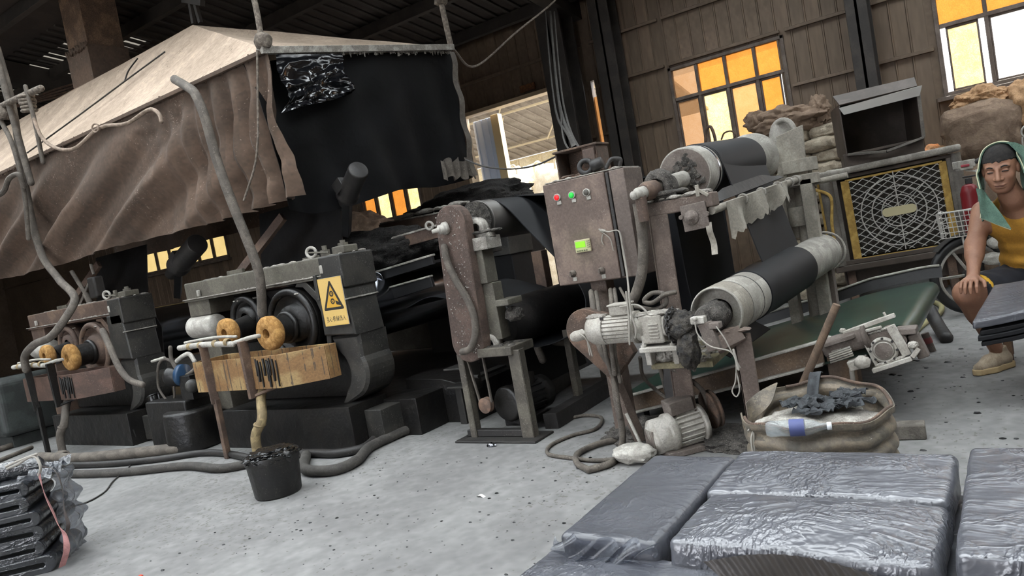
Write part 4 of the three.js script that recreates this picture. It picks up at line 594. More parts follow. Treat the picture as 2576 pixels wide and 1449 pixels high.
{
  const z = -3.68, t = thing('transformer_box', 'open rusty metal box with a coil standing on the control cabinet', 'box'), A = atZ(1400, 440, z), B = atZ(1515, 415, z), h = 0.15, y = 1.497;
  const x0 = A[0] + 0.01, x1 = B[0] - 0.02;
  part(t, 'box_shell', [box2(x0, x1, y, y + 0.01, z - 0.14, z), box2(x0, x0 + 0.01, y, y + h, z - 0.14, z), box2(x1 - 0.01, x1, y, y + h, z - 0.14, z), box2(x0 - 0.01, x1 + 0.01, y + h, y + h + 0.012, z - 0.15, z + 0.01), box2(x0, x1, y, y + h, z - 0.145, z - 0.135), box2(x1 - 0.09, x1, y + 0.04, y + h, z - 0.008, z)], MT.rust);
  part(t, 'meter_frame', [box2(x1 - 0.08, x1 - 0.01, y + 0.06, y + 0.135, z, z + 0.012)], MT.brownSteel);
  part(t, 'coil', [ring(0.035, 0.014, [x1 - 0.06, y + 0.04, z + 0.04], [0.3, 0.2, 1], 22), turned([[0.0001, 0], [0.035, 0], [0.03, 0.06], [0.0001, 0.06]], [x1 - 0.02, y + 0.035, z + 0.04], [x1 + 0.06, y + 0.05, z + 0.03], 14), capped([[x1 + 0.06, y + 0.01, z + 0.04], [x1 + 0.09, y + 0.05, z + 0.02], [x1 + 0.13, y + 0.04, z], [x1 + 0.12, y + 0.01, z]], 0.012, 8)], MT.darkSteel);
  part(t, 'loose_litter', scatter(x0 + 0.02, x1 - 0.02, y + 0.014, z - 0.12, z - 0.01, 24, 83, 0.016), MT.rust);
}
one('sagging_cable', 'thin black cable sagging across the bright doorway to the cabinet', 'cable', [pipe([atZ(1172, 402, -3.9), atZ(1215, 418, -3.9), atZ(1290, 425, -3.85), atZ(1350, 415, -3.8), atZ(1398, 394, -3.75)], 0.0055, 6)], MT.darkWire);
one('cable_drop', 'bundle of cables dropping along the big column to the cabinet top', 'cable', [[0, 1380], [4, 1392], [9, 1402]].map(([d, x], i) => pipe([atZ(x - 8, 30, -8.4), atZ(x + 2, 150, -7.8), atZ(x + 12, 240, -6.8), atZ(x + 24, 300, -5.4), atZ(1432 + d, 345, -4.2), atZ(1442 + d * 1.5, 372, -3.76)], i === 1 ? 0.016 : 0.01, 6)).concat([pipe([atZ(1412, 270, -6), atZ(1413, 320, -4.8), atZ(1424, 365, -3.8), atZ(1430, 375, -3.76)], 0.006, 6)]), MT.hoseDark);
one('conduit_hose', 'ribbed grey conduit hose between the cabinet and the drum frame', 'hose', [(() => { const c = new THREE.CatmullRomCurve3([[1604, 512], [1612, 560], [1618, 620], [1614, 690], [1600, 738], [1590, 760]].map((p) => V(atZ(...p, -3.48)))); const g = new THREE.TubeGeometry(c, 150, 0.027, 14); return g; })()], MT.hose);
one('cable_bundle', 'bundle of conduits and cables hanging below the cabinet to the floor', 'cable', [[[1488, 735], [1496, 800], [1512, 880], [1540, 930], [1552, 1010], [1566, 1090], [1560, 1140], [1530, 1168], [1480, 1182]], [[1500, 735], [1510, 800], [1526, 900], [1548, 970], [1560, 1050]], [[1536, 730], [1540, 790], [1538, 860], [1546, 940]], [[1546, 728], [1552, 790], [1546, 880], [1560, 960]], [[1560, 725], [1578, 760], [1590, 790]]].map((l, i) => capped(l.map((p, k) => k > 6 ? atY(...p, 0.02) : atZ(...p, k < 1 ? -3.62 : k < 2 ? -3.48 : -3.41 + 0.015 * (i % 3))), [0.018, 0.012, 0.014, 0.011, 0.008][i], 8)), MT.hose);
one('floor_cable', 'grey cable lying in loops on the floor in front of the cabinet', 'cable', [capped([atY(1330, 1045, 0.012), atY(1400, 1058, 0.012), atY(1470, 1045, 0.012), atY(1512, 1050, 0.012), atY(1495, 1080, 0.012), atY(1440, 1095, 0.012), atY(1385, 1120, 0.012), atY(1380, 1142, 0.012), atY(1440, 1152, 0.012), atY(1500, 1158, 0.014), atY(1575, 1152, 0.014)], 0.011, 8, 120), capped([atY(1480, 1182, 0.016), atY(1452, 1165, 0.016), atY(1455, 1140, 0.016), atY(1500, 1118, 0.02), atY(1550, 1105, 0.02), atY(1590, 1095, 0.016)], 0.017, 8, 60)], MT.hose);

// ------------------------------------------------------------------ drum frame with the upper cooling drum
{
  const z = -3.55, t = thing('drum_frame', 'steel frame carrying the big upper cooling drum with black sheet', 'drum frame');
  part(t, 'front_beam', box2(-1.6, -1.2, 1.205, 1.275, z - 0.1, z, 0.008), MT.post);
  part(t, 'beam_dust', [box2(-1.58, -1.22, 1.274, 1.284, z - 0.09, z - 0.01, 0.004), scatter(-1.56, -1.24, 1.285, z - 0.09, z - 0.01, 46, 91, 0.02)], MT.dust);
  part(t, 'leg', [plate([[-1.575, 0], [-1.565, 0], [-1.535, 1.21], [-1.545, 1.21]], z - 0.1, z), plate([[-1.565, 0], [-1.46, 0], [-1.44, 1.21], [-1.535, 1.21]], z - 0.012, z)], MT.post);
  part(t, 'leg', box2(-1.36, -1.29, 0, 1.2, -5.3, -5.22), MT.sheetPale); part(t, 'leg', box2(-1.17, -1.09, 0, 1.28, -5.3, -5.22), MT.sheetPale);
  part(t, 'far_beam', box2(-1.5, -1.05, 1.24, 1.31, -5.3, -5.22), MT.sheetPale);
  part(t, 'foot_plate', [box2(-1.62, -1.42, 0, 0.012, z - 0.14, z + 0.04)], MT.darkSteel);
  // the drum
  const N = [-1.43, 1.395, -3.85], F = [-1.41, 1.47, -5.12], ax = (t2) => [0, 1, 2].map((k) => lerp(N[k], F[k], t2)), L = dist(N, F);
  const drum = part(t, 'cooling_drum', turned([[0.05, 0.006], [0.138, 0], [0.146, 0.006], [0.148, 0.1], [0.148, L - 0.14], [0.168, L - 0.11], [0.17, L - 0.01], [0.16, L], [0.0001, L]], N, F, 56), MT.drumEnd);
  part(drum, 'drum_face', [warp(turned([[0.0001, 0], [0.136, 0], [0.138, 0.004], [0.138, 0.012], [0.0001, 0.012]], ax(-0.002), ax(0.01), 48), () => {})], MT.drumFace, 'brown dusty drum face');
  part(drum, 'polished_band', turned([[0.148, 0], [0.1495, 0.001], [0.1495, 0.022], [0.148, 0.023]], ax(0.1), ax(0.12), 56), MT.shiny);
  part(drum, 'sheet_wrap', turned([[0.149, 0], [0.154, 0.001], [0.154, L * 0.66], [0.149, L * 0.66 + 0.001]], ax(0.135), ax(0.8), 56), MT.rubber, 'black rubber wrap');
  const S0 = [-1.44, 1.375, -3.86], S1 = [-1.53, 1.325, -3.4];
  part(t, 'shaft', turned([[0.0001, 0], [0.046, 0], [0.046, 0.2], [0.032, 0.21], [0.032, 0.44], [0.022, 0.45], [0.022, 0.48], [0.0001, 0.48]], S0, [0, 1, 2].map((k) => lerp(S0[k], S1[k], 1.0)), 26), MT.drumEnd);
  each(t, 'shaft_joint', [turned([[0.033, 0], [0.046, 0.01], [0.05, 0.08], [0.04, 0.11], [0.033, 0.11]], [0, 1, 2].map((k) => lerp(S0[k], S1[k], 0.6)), [0, 1, 2].map((k) => lerp(S0[k], S1[k], 0.83)), 22), rod([0, 1, 2].map((k) => lerp(S0[k], S1[k], 0.9)), V([0, 1, 2].map((k) => lerp(S0[k], S1[k], 0.9))).add(new THREE.Vector3(0.0, -0.14, 0)).toArray(), 0.03, 0.026)], MT.brownSteel);
  part(t, 'bearing_collar', [warp(turned([[0.05, 0], [0.085, 0.01], [0.095, 0.04], [0.08, 0.075], [0.05, 0.08]], [0, 1, 2].map((k) => lerp(S0[k], S1[k], 0.42)), [0, 1, 2].map((k) => lerp(S0[k], S1[k], 0.6)), 28), (v) => { const k = 0.02 * (fbm3(v.x * 40, v.y * 40, v.z * 40, 7) - 0.5); v.x += k; v.y += k; }), bx(0.2, 0.06, 0.09, -1.475, 1.29, -3.6), scatter(-1.5, -1.36, 1.31, -3.64, -3.56, 18, 93, 0.03)], MT.crust);
  part(drum, 'dust_cake', (() => { const q = rng(95), o = []; for (let i = 0; i < 60; i++) { const a = q() * 6.283, r = 0.03 + 0.06 * q() + (q() < 0.2 ? 0.03 : 0); o.push(lump(0.008 + 0.012 * q(), 0.008 + 0.01 * q(), 0.006, N[0] + r * Math.cos(a), N[1] + r * Math.sin(a), N[2] + 0.006, 0.4, 2, i % 9, 1, 2)); } return o; })(), MT.crust);
  // cross rod with the torn sheet hung over it, and the knife board
  const r0 = atZ(1790, 530, z - 0.02), r1 = atZ(2010, 450, -5.0);
  part(t, 'cross_rod', rod(r0, r1, 0.02, 0.02, 16), MT.sheetPale);
  const rp = (k) => [0, 1, 2].map((i) => lerp(r0[i], r1[i], k));
  each(t, 'rod_clamp', [0.3, 0.5, 0.7, 0.86, 0.95].map((k) => ring(0.024, 0.008, rp(k), V(r1).sub(V(r0)).normalize().toArray(), 16)), MT.dust);
  each(t, 'flange_plate', [bx(0.13, 0.13, 0.012, ...atZ(1748, 545, z + 0.004), 0, 0, 0.05), turned([[0.0001, 0], [0.012, 0], [0.014, 0.02], [0.034, 0.022], [0.04, 0.04], [0.0001, 0.04]], V(atZ(1742, 547, z)).add(new THREE.Vector3(0, 0, 0.045)).toArray(), atZ(1742, 547, z), 20), bolt(...atZ(1714, 547, z + 0.012), 0.012, 0.02), bolt(...atZ(1777, 538, z + 0.012), 0.014, 0.02)], MT.drumFace);
  each(t, 'splash_tape', [surf((u, v) => { const a = atZ(1783, 560, z), b = atZ(1800, 640, z); return [lerp(a[0], b[0], v) + 0.03 * (u - 0.5), lerp(a[1], b[1], v), z + 0.01 * Math.sin(v * 7)]; }, 3, 12, 0.004), bar(atZ(1752, 465, z), atZ(1757, 495, z), 0.02, 0.014), bar(atZ(1757, 478, z), atZ(1782, 492, z), 0.016, 0.012)], MT.sheetPale);
  part(t, 'torn_flap', (() => { const q = rng(97); const teeth = Array.from({ length: 60 }, () => q()); return surf((u, v) => { const k = rp(lerp(0.1, 0.78, u)), tooth = teeth[Math.round(u * 48)] * 0.05 + 0.03 * Math.abs(Math.sin(u * 9)), len = 0.21 - 0.06 * u - tooth; return [k[0] + 0.02 + 0.035 * Math.sin(u * 16) * v, k[1] + 0.018 - v * len, k[2] + 0.012 * Math.sin(u * 30) * v]; }, 48, 8, 0.003); })(), MT.sheetPale, 'torn pale sheet with ragged hem');
  part(t, 'scraper_board', surf((u, v) => { const k = rp(lerp(0.06, 0.86, u)); return [k[0] - 0.03 - 0.03 * v, k[1] + 0.025 + 0.055 * v * Math.min(1, u * 4 + 0.15) * (1 - 0.7 * sstep(0.7, 1, u)) + 0.015 * u, k[2]]; }, 24, 4, 0.006), MT.darkSteel);
  each(t, 'end_panel', [plate([[-1.38, 0.88], [-1.16, 0.9], [-1.12, 1.64], [-1.3, 1.6]], -5.36, -5.34)], MT.sheetPale);
  each(t, 'handwheel', [ring(0.1, 0.018, [-1.3, 1.62, -5.55], [-0.5, 0, 1], 30), turned([[0.0001, 0], [0.09, 0], [0.09, 0.02], [0.0001, 0.02]], [-1.31, 1.62, -5.57], [-1.32, 1.62, -5.59], 24)], MT.drumEnd);
}
{
  const z = -5.35, t = thing('pipe_stand', 'pale steel column with collar standing behind the drum frame', 'stand'), a = atZ(2012, 440, z), b = atZ(2030, 620, z);
  part(t, 'column', rod([b[0], 0, z], [a[0] + 0.01, a[1], z], 0.06, 0.06, 24), MT.sheetPale);
  part(t, 'collar', turned([[0.06, 0], [0.09, 0.004], [0.09, 0.13], [0.06, 0.134]], [b[0], 0.97, z], [b[0], 1.1, z], 26), MT.sheetPale);
  each(t, 'head_box', [bx(0.2, 0.09, 0.16, a[0] + 0.01, a[1] + 0.06, z), bx(0.14, 0.1, 0.12, a[0] + 0.0, a[1] - 0.03, z)], MT.sheetPale);
  part(t, 'side_pipe', [rod([a[0], a[1] - 0.07, z + 0.03], [a[0] + 0.3, a[1] - 0.06, z + 0.03], 0.02)], MT.sheetPale);
}
one('rubber_sheet', 'black rubber sheet hanging between the upper and the lower cooling drum', 'rubber sheet', [web([[-1.43, 1.555], [-1.36, 1.545], [-1.295, 1.49], [-1.268, 1.4], [-1.2, 1.1], [-1.14, 0.85], [-1.11, 0.78]].map(([x, y]) => [x, y]), -4.03, -4.86, 0.006, 6, 50)], MT.rubber);
one('rubber_sheet', 'black rubber sheet hanging straight down behind the front leg of the drum frame', 'rubber sheet', [web([[-1.45, 1.555], [-1.54, 1.52], [-1.59, 1.42], [-1.585, 1.1], [-1.57, 0.7], [-1.52, 0.45], [-1.4, 0.36]], -4.03, -4.86, 0.006, 6, 50)], MT.rubber);

// ------------------------------------------------------------------ lower drum with its drive
{
  const t = thing('winding_drum', 'long pale lower drum wrapped in black sheet, driven by a gear motor', 'drum'), N = [-1.19, 0.715, -3.32], F = [-1.12, 0.765, -5.3], L = dist(N, F), ax = (k) => [0, 1, 2].map((i) => lerp(N[i], F[i], k));
  const d = part(t, 'drum_shell', turned([[0.06, 0.05], [0.112, 0.05], [0.114, 0], [0.124, 0], [0.125, 0.01], [0.125, L], [0.1, L + 0.01], [0.0001, L + 0.01]], N, F, 56), MT.drumEnd);
  each(d, 'drum_seam', [0.075, 0.16].map((k) => turned([[0.125, 0], [0.1265, 0.002], [0.1265, 0.008], [0.125, 0.01]], ax(k), ax(k + 0.006), 50)), MT.darkSteel);
  part(d, 'cream_band', turned([[0.125, 0], [0.1262, 0.001], [0.1262, 0.14], [0.125, 0.141]], ax(0.005), ax(0.075), 50), MT.sheetPale);
  part(d, 'sheet_wrap', turned([[0.125, 0], [0.131, 0.002], [0.132, L * 0.1], [0.136, L * 0.12], [0.136, L * 0.45], [0.125, L * 0.452]], ax(0.22), ax(0.67), 56), MT.rubber, 'black rubber wrap');
  each(d, 'far_rim', [ring(0.115, 0.012, ax(1.02), [0.03, 0, -1], 40), ring(0.13, 0.008, ax(1.06), [0.03, 0, -1], 40)], MT.drumEnd);
  part(t, 'hub', [warp(turned([[0.0001, 0], [0.05, 0], [0.062, 0.02], [0.07, 0.07], [0.064, 0.1], [0.072, 0.12], [0.066, 0.17], [0.0001, 0.18]], [-1.2, 0.705, -3.19], [-1.195, 0.71, -3.37], 26), (v) => { const k = 0.03 * (fbm3(v.x * 40, v.y * 40, v.z * 40, 3) - 0.5); v.x += k; v.y += k; })], MT.crust);
  part(t, 'greasy_coupling', [lump(0.075, 0.075, 0.07, -1.32, 0.685, -3.24, 0.35, 3, 31, 3, 2), lump(0.05, 0.09, 0.05, -1.3, 0.58, -3.2, 0.35, 3, 32, 3, 2), ring(0.062, 0.016, [-1.375, 0.69, -3.26], [1, 0.1, 0.2], 24)], mat({ c: 0x1f1d1b, c2: 0x38332d, tile: 0.1, rough: 0.75, grain: 0.5, bump: 0.01 }));
  part(t, 'drive_chain', Array.from({ length: 26 }, (_, i) => { const a = i / 26 * 6.283; return ring(0.011, 0.004, [-1.38, 0.69 + 0.075 * Math.cos(a), -3.26 + 0.075 * Math.sin(a)], i % 2 ? [1, 0, 0] : [0, Math.cos(a), Math.sin(a)], 8); }), MT.darkSteel);
  part(t, 'limit_box', [bx(0.065, 0.032, 0.04, ...atZ(1757, 805, -3.1)), turned([[0.0001, 0], [0.009, 0], [0.009, 0.012], [0.0001, 0.014]], atZ(1750, 802, -3.08), V(atZ(1750, 802, -3.08)).add(new THREE.Vector3(-0.004, 0, 0.02)).toArray(), 12)], MT.white);
  each(t, 'limit_arm', [bar(atZ(1772, 812, -3.1), atZ(1800, 880, -3.1), 0.06, 0.03), bx(0.05, 0.03, 0.04, ...atZ(1800, 818, -3.1))], MT.drumFace);
  // table on legs
  const y = 0.5, T = [[1637, 915], [1792, 908], [1872, 838], [1720, 850]].map(([px, py]) => atY(px, py, y));
  part(t, 'table_board', [prep(plate(T.map(([x, , z]) => [x, -z]), y - 0.03, y).rotateX(-Math.PI / 2))], MT.board);
  part(t, 'table_litter', (() => { const q = rng(99), o = []; for (let i = 0; i < 120; i++) { const u = q(), v = q(), p = [0, 1, 2].map((k) => lerp(lerp(T[0][k], T[1][k], u), lerp(T[3][k], T[2][k], u), v)); o.push(lump(0.006 + 0.016 * q(), 0.006 + 0.006 * q(), 0.006 + 0.014 * q(), p[0], p[1] + 0.002, p[2], 0.4, 2, i % 9, 1)); } o.push(lump(0.055, 0.04, 0.05, T[0][0] + 0.06, y + 0.03, T[0][2] - 0.05, 0.35, 4, 21, 3, 2)); return o; })(), MT.dust);
  part(t, 'leg', [box2(-1.12, -1.11, 0, 0.62, -3.38, -3.29), box2(-1.12, -1.04, 0, 0.62, -3.3, -3.29)], MT.post);
  part(t, 'leg_cap', [bar(atZ(1800, 872, -3.25), atZ(1868, 838, -3.3), 0.07, 0.06), scatter(-1.2, -1.06, 0.635, -3.34, -3.26, 20, 101, 0.02)], MT.post);
  part(t, 'leg', box2(-1.62, -1.56, 0, 0.5, -3.62, -3.56), MT.darkSteel); part(t, 'leg', box2(-1.14, -1.06, 0, 0.72, -5.36, -5.28), MT.drumFace);
  each(t, 'loose_wire', [capped([atZ(1748, 812, -3.06), atZ(1755, 840, -3.06), atZ(1785, 870, -3.05), atZ(1838, 885, -3.05), atZ(1850, 905, -3.05), atZ(1850, 960, -3.06), atZ(1842, 985, -3.06), atZ(1852, 998, -3.06), atZ(1860, 985, -3.06), atZ(1852, 930, -3.06)], 0.0032, 6, 90), capped([atZ(1802, 822, -3.06), atZ(1822, 850, -3.05), atZ(1838, 880, -3.05), atZ(1862, 925, -3.06)], 0.0028, 6), capped([atZ(1845, 880, -3.05), atZ(1852, 905, -3.05), atZ(1858, 930, -3.05)], 0.005, 6)], MT.wire);
}
{
  const z = -3.3, t = thing('gear_motor', 'pale finned gear motor lying on the drum table with loose wires', 'motor'), y = 0.69;
  part(t, 'fan_cover', turned([[0.0001, 0], [0.06, 0.004], [0.075, 0.03], [0.078, 0.1], [0.076, 0.104], [0.0001, 0.1]], [-1.85, y + 0.005, z], [-1.75, y + 0.004, z], 32), MT.motorGrey);
  part(t, 'slot', bx(0.02, 0.016, 0.004, ...atZ(1513, 802, z + 0.077)), MT.darkWire);
  const b = part(t, 'motor_body', [turned([[0.0001, 0], [0.064, 0], [0.064, 0.15], [0.08, 0.155], [0.08, 0.175], [0.0001, 0.176]], [-1.75, y + 0.004, z], [-1.574, y, z], 32)], MT.motorGrey);
  for (let i = 0; i < 22; i++) { const a = i / 22 * 6.283; part(b, 'fin', bx(0.145, 0.014, 0.005, -1.675, y + 0.069 * Math.cos(a), z + 0.069 * Math.sin(a), Math.PI / 2 + a, 0, 0, 0.001), MT.motorGrey); }
  part(t, 'terminal_box', [bx(0.1, 0.05, 0.08, -1.655, y + 0.095, z), bx(0.11, 0.008, 0.09, -1.655, y + 0.122, z)], MT.motorGrey);
  part(t, 'gearbox', [bx(0.12, 0.14, 0.12, -1.49, y - 0.01, z, 0, 0, 0, 0.012), turned([[0.0001, 0], [0.07, 0], [0.07, 0.04], [0.0001, 0.04]], [-1.574, y, z], [-1.54, y, z], 26), ...[0, 1, 2, 3, 4].map((i) => bx(0.05, 0.007, 0.01, -1.475, y - 0.05 + i * 0.016, z + 0.062)), bx(0.1, 0.1, 0.11, -1.4, y, z, 0, 0, 0, 0.02)], MT.motorGrey);
  each(t, 'foot', [bx(0.2, 0.025, 0.16, -1.46, 0.585, z), ...[-1.54, -1.39].flatMap((x) => nutUp(x, 0.595, z + 0.06, 0.014, 0.014)), bx(0.03, 0.08, 0.1, -1.54, 0.54, z - 0.02), bx(0.03, 0.08, 0.1, -1.4, 0.54, z - 0.02)], MT.motorGrey);
  part(t, 'dust_cake', [scatter(-1.54, -1.38, y + 0.06, z - 0.05, z + 0.05, 30, 103, 0.02), scatter(-1.84, -1.76, y + 0.074, z - 0.03, z + 0.03, 16, 104, 0.016)], MT.dust);
  each(t, 'wire_wrap', [capped([atZ(1575, 735, z + 0.09), atZ(1580, 775, z + 0.09), atZ(1583, 820, z + 0.09), atZ(1584, 866, z + 0.08)], 0.005, 6), capped([atZ(1582, 735, z + 0.09), atZ(1588, 790, z + 0.09), atZ(1600, 830, z + 0.085), atZ(1598, 850, z + 0.08)], 0.005, 6), capped([atZ(1560, 772, z + 0.05), atZ(1605, 768, z + 0.05), atZ(1640, 798, z + 0.05)], 0.005, 6)], MT.wire);
  part(t, 'shaft_stub', [turned([[0.0001, 0], [0.02, 0], [0.028, 0.02], [0.028, 0.07], [0.014, 0.08], [0.014, 0.12], [0.0001, 0.12]], [-1.96, 0.665, z], [-1.84, 0.685, z], 18)], MT.motorGrey);
  each(t, 'hook_wire', [capped([atZ(1455, 838, z + 0.02), atZ(1470, 848, z + 0.035), atZ(1480, 862, z + 0.03), atZ(1490, 895, z + 0.03)], 0.004, 5), capped([atZ(1478, 858, z + 0.03), atZ(1484, 893, z + 0.03)], 0.004, 5)], MT.wire);
}
{
  const z = -3.46, t = thing('pulley_guard', 'rusty teardrop pulley guard plate behind the gear motor', 'guard'), c = atZ(1472, 832, z), r = 0.118, a = atZ(1543, 962, z), b = atZ(1594, 888, z), d = atZ(1520, 800, z);
  part(t, 'guard_plate', plate([...arc(c[0], c[1], r, Math.PI * 0.35, Math.PI * 1.22, 16), [a[0], a[1]], [b[0], b[1]], [d[0] + 0.05, d[1]]], z - 0.06, z, 0.004), MT.rust);
  part(t, 'stay', bar([a[0] - 0.02, a[1] + 0.03, z - 0.05], [a[0] + 0.06, 0, z - 0.1], 0.05, 0.05), MT.post);
}
one('cable_coil', 'small coil of grey cable tied to the leg of the drum frame', 'cable', [capped([atZ(1600, 772, -3.46), atZ(1650, 778, -3.45), atZ(1676, 762, -3.44), atZ(1670, 740, -3.44), atZ(1640, 738, -3.44), atZ(1620, 758, -3.43), atZ(1640, 762, -3.43), atZ(1675, 740, -3.43), atZ(1698, 735, -3.45)], 0.012, 8, 70)], MT.hose);

// ================================================================== GREEN BELT CONVEYOR
{
  const t = thing('belt_conveyor', 'inclined green belt conveyor with rusty side channel and black far rail', 'conveyor'), P = [[-2.12, 0.16], [-1.27, 0.335], [-0.88, 0.435], [-0.55, 0.475]], z0 = -4.0, z1 = -5.5;
  const yAt = (x) => { for (let i = 0; i < 3; i++) if (x <= P[i + 1][0]) return lerp(P[i][1], P[i + 1][1], (x - P[i][0]) / (P[i + 1][0] - P[i][0])); return P[3][1]; };
  const prof = [...P, ...arc(-0.53, 0.42, 0.056, Math.PI / 2, -Math.PI / 2, 8), [-0.6, 0.355], [-0.9, 0.3], [-1.27, 0.22]];
  part(t, 'belt', web(prof, z0, z1, 0.008, 4, 90), MT.belt, 'green belt');
  part(t, 'end_roller', rod([-0.53, 0.42, z0 + 0.02], [-0.53, 0.42, z1 - 0.02], 0.046, 0.046, 24), MT.darkSteel);
  const ch = (z, w) => [plate([[-2.12, 0.05], [-0.9, 0.31], [-0.9, 0.43], [-2.12, 0.155]], z - w, z, 0.003)];
  part(t, 'side_channel', ch(z0 + 0.03, 0.012), MT.rustRail, 'rusty side channel');
  each(t, 'channel_lip', [bar([-2.12, 0.158, z0 + 0.05], [-0.9, 0.432, z0 + 0.05], 0.012, 0.05), bar([-2.12, 0.052, z0 + 0.05], [-0.9, 0.312, z0 + 0.05], 0.012, 0.05)], MT.drumEnd);
  part(t, 'far_rail', [surf((u, v) => { const x = lerp(-2.12, -0.45, u); return [x, yAt(Math.min(x, -0.56)) + 0.02 + 0.07 * v, z1 - 0.02 - 0.02 * v]; }, 20, 2, 0.008)], MT.black);
  part(t, 'rail_edge', pipe(Array.from({ length: 25 }, (_, i) => { const x = lerp(-2.1, -0.46, i / 24); return [x, yAt(Math.min(x, -0.56)) + 0.096, z1 - 0.036]; }), 0.009, 6, 60), MT.drumEnd);
  part(t, 'leg', box2(-0.9, -0.76, 0, 0.33, z0 - 0.12, z0 - 0.02), MT.rustRail); part(t, 'leg', box2(-0.9, -0.8, 0, 0.3, z1 + 0.02, z1 + 0.1), MT.darkSteel); part(t, 'leg', box2(-2.05, -1.98, 0, 0.1, z0 - 0.1, z0 - 0.02), MT.darkSteel); part(t, 'leg', box2(-2.05, -1.98, 0, 0.1, z1 + 0.02, z1 + 0.1), MT.darkSteel);
  part(t, 'brace', rod([-0.7, 0.32, z0 - 0.1], [-0.98, 0.03, z0 - 0.3], 0.012), MT.darkSteel);
  each(t, 'bearing_stub', [rod([-0.53, 0.42, z0 + 0.02], [-0.53, 0.42, z0 + 0.1], 0.03), bx(0.09, 0.03, 0.1, -0.5, 0.46, z0 + 0.06), bx(0.05, 0.12, 0.06, -0.46, 0.38, z0 + 0.05, 0, 0, 0.3)], MT.drumFace);
}
{
  const z = -3.92, t = thing('side_gear_motor', 'dusty square gear motor with round flange bolted beside the green conveyor', 'motor'), q = (x, y, d = 0) => atZ(2040 + x / 6.587, 740 + y / 6.587, z + d);
  const G = [q(850, 690), q(1330, 560), q(1580, 1020), q(1110, 1180)].map((p) => [p[0], p[1]]);
  part(t, 'gearbox', plate(G, z - 0.12, z + 0.02, 0.008), MT.drumFace);
  part(t, 'corner_bar', [bar(q(890, 790, 0.03), q(1100, 1190, 0.03), 0.016, 0.02)], MT.motorGrey); part(t, 'corner_bar', [bar(q(1310, 520, 0.03), q(1600, 1010, 0.03), 0.042, 0.02)], MT.motorGrey);
  each(t, 'base_rail', [bar(q(1030, 1260, 0.03), q(1680, 1050, 0.03), 0.022, 0.06), bar(q(1680, 1050, 0.03), q(1790, 900, 0.02), 0.022, 0.05)], MT.motorGrey);
  each(t, 'top_rail', [bar(q(540, 650, 0.0), q(1390, 345, 0.0), 0.022, 0.03), bar(q(800, 640, 0.02), q(1170, 540, 0.02), 0.014, 0.02)], MT.motorGrey);
  const c = q(1215, 920, 0.02), f = part(t, 'flange', [turned([[0.03, 0], [0.064, 0], [0.064, 0.012], [0.056, 0.02], [0.05, 0.02], [0.048, 0.012], [0.044, 0.012], [0.042, 0.022], [0.03, 0.024], [0.028, 0.014], [0.0001, 0.014]], c, [c[0], c[1], c[2] + 0.024], 36)], MT.motorGrey, 'round bolted flange');
  each(f, 'flange_bolt', Array.from({ length: 8 }, (_, i) => bolt(c[0] + 0.058 * Math.cos(i * 0.785), c[1] + 0.058 * Math.sin(i * 0.785), c[2] + 0.018, 0.006)), MT.darkSteel);
  part(f, 'flange_disc', turned([[0.0001, 0], [0.041, 0], [0.039, 0.004], [0.0001, 0.004]], [c[0], c[1], c[2] + 0.02], [c[0], c[1], c[2] + 0.024], 28), MT.drumFace);
  const A = q(205, 905), B = q(800, 740);
  part(t, 'motor_body', [turned([[0.0001, 0], [0.046, 0.004], [0.057, 0.02], [0.054, 0.04], [0.05, 0.045], [0.05, 0.2], [0.062, 0.205], [0.062, 0.225], [0.0001, 0.226]], A, B, 28), bar(q(240, 830, 0.03), q(740, 670, 0.03), 0.02, 0.09)], MT.drumFace);
  for (let i = 0; i < 7; i++) part(t, 'fin', bar(q(285 + i * 6, 930 + i * 34, 0.049 - 0.002 * (i - 3) ** 2), q(625 + i * 14, 800 + i * 34, 0.049 - 0.002 * (i - 3) ** 2), 0.009, 0.014), MT.motorGrey);
  part(t, 'cable_box', [bx(0.09, 0.05, 0.07, ...q(790, 1140, 0.03), 0, 0, 0.25), lump(0.04, 0.03, 0.04, ...q(840, 1130, 0.05), 0.3, 3, 2, 2, 2)], MT.motorGrey);
  part(t, 'motor_cable', [capped([q(680, 1180, 0.05), q(675, 1260, 0.05), q(690, 1380, 0.04), q(700, 1500, 0.02), q(705, 1700, -0.05)], 0.012, 8)], MT.wire);
  each(t, 'stud', [rod(q(1205, 300, -0.01), q(1250, 390, -0.01), 0.006), rod(q(1130, 390, -0.01), q(1160, 470, -0.01), 0.006), ...[q(525, 605), q(305, 730)].map((p) => lump(0.016, 0.014, 0.014, ...p, 0.3, 3, 1, 1, 2)), lump(0.022, 0.016, 0.022, ...q(1690, 840, 0.03), 0.4, 4, 4, 3, 2)], MT.motorGrey);
  part(t, 'dust_cake', [...Array.from({ length: 24 }, (_, i) => lump(0.014, 0.008, 0.012, ...q(860 + i * 18, 680 - i * 5, 0.01 - 0.02 * (i % 3)), 0.4, 3, i % 9, 1, 2)), ...Array.from({ length: 24 }, (_, i) => lump(0.012, 0.008, 0.01, ...q(1110 + i * 18, 1180 - i * 6, 0.035), 0.4, 3, i % 9, 1, 2))], MT.dust);
}
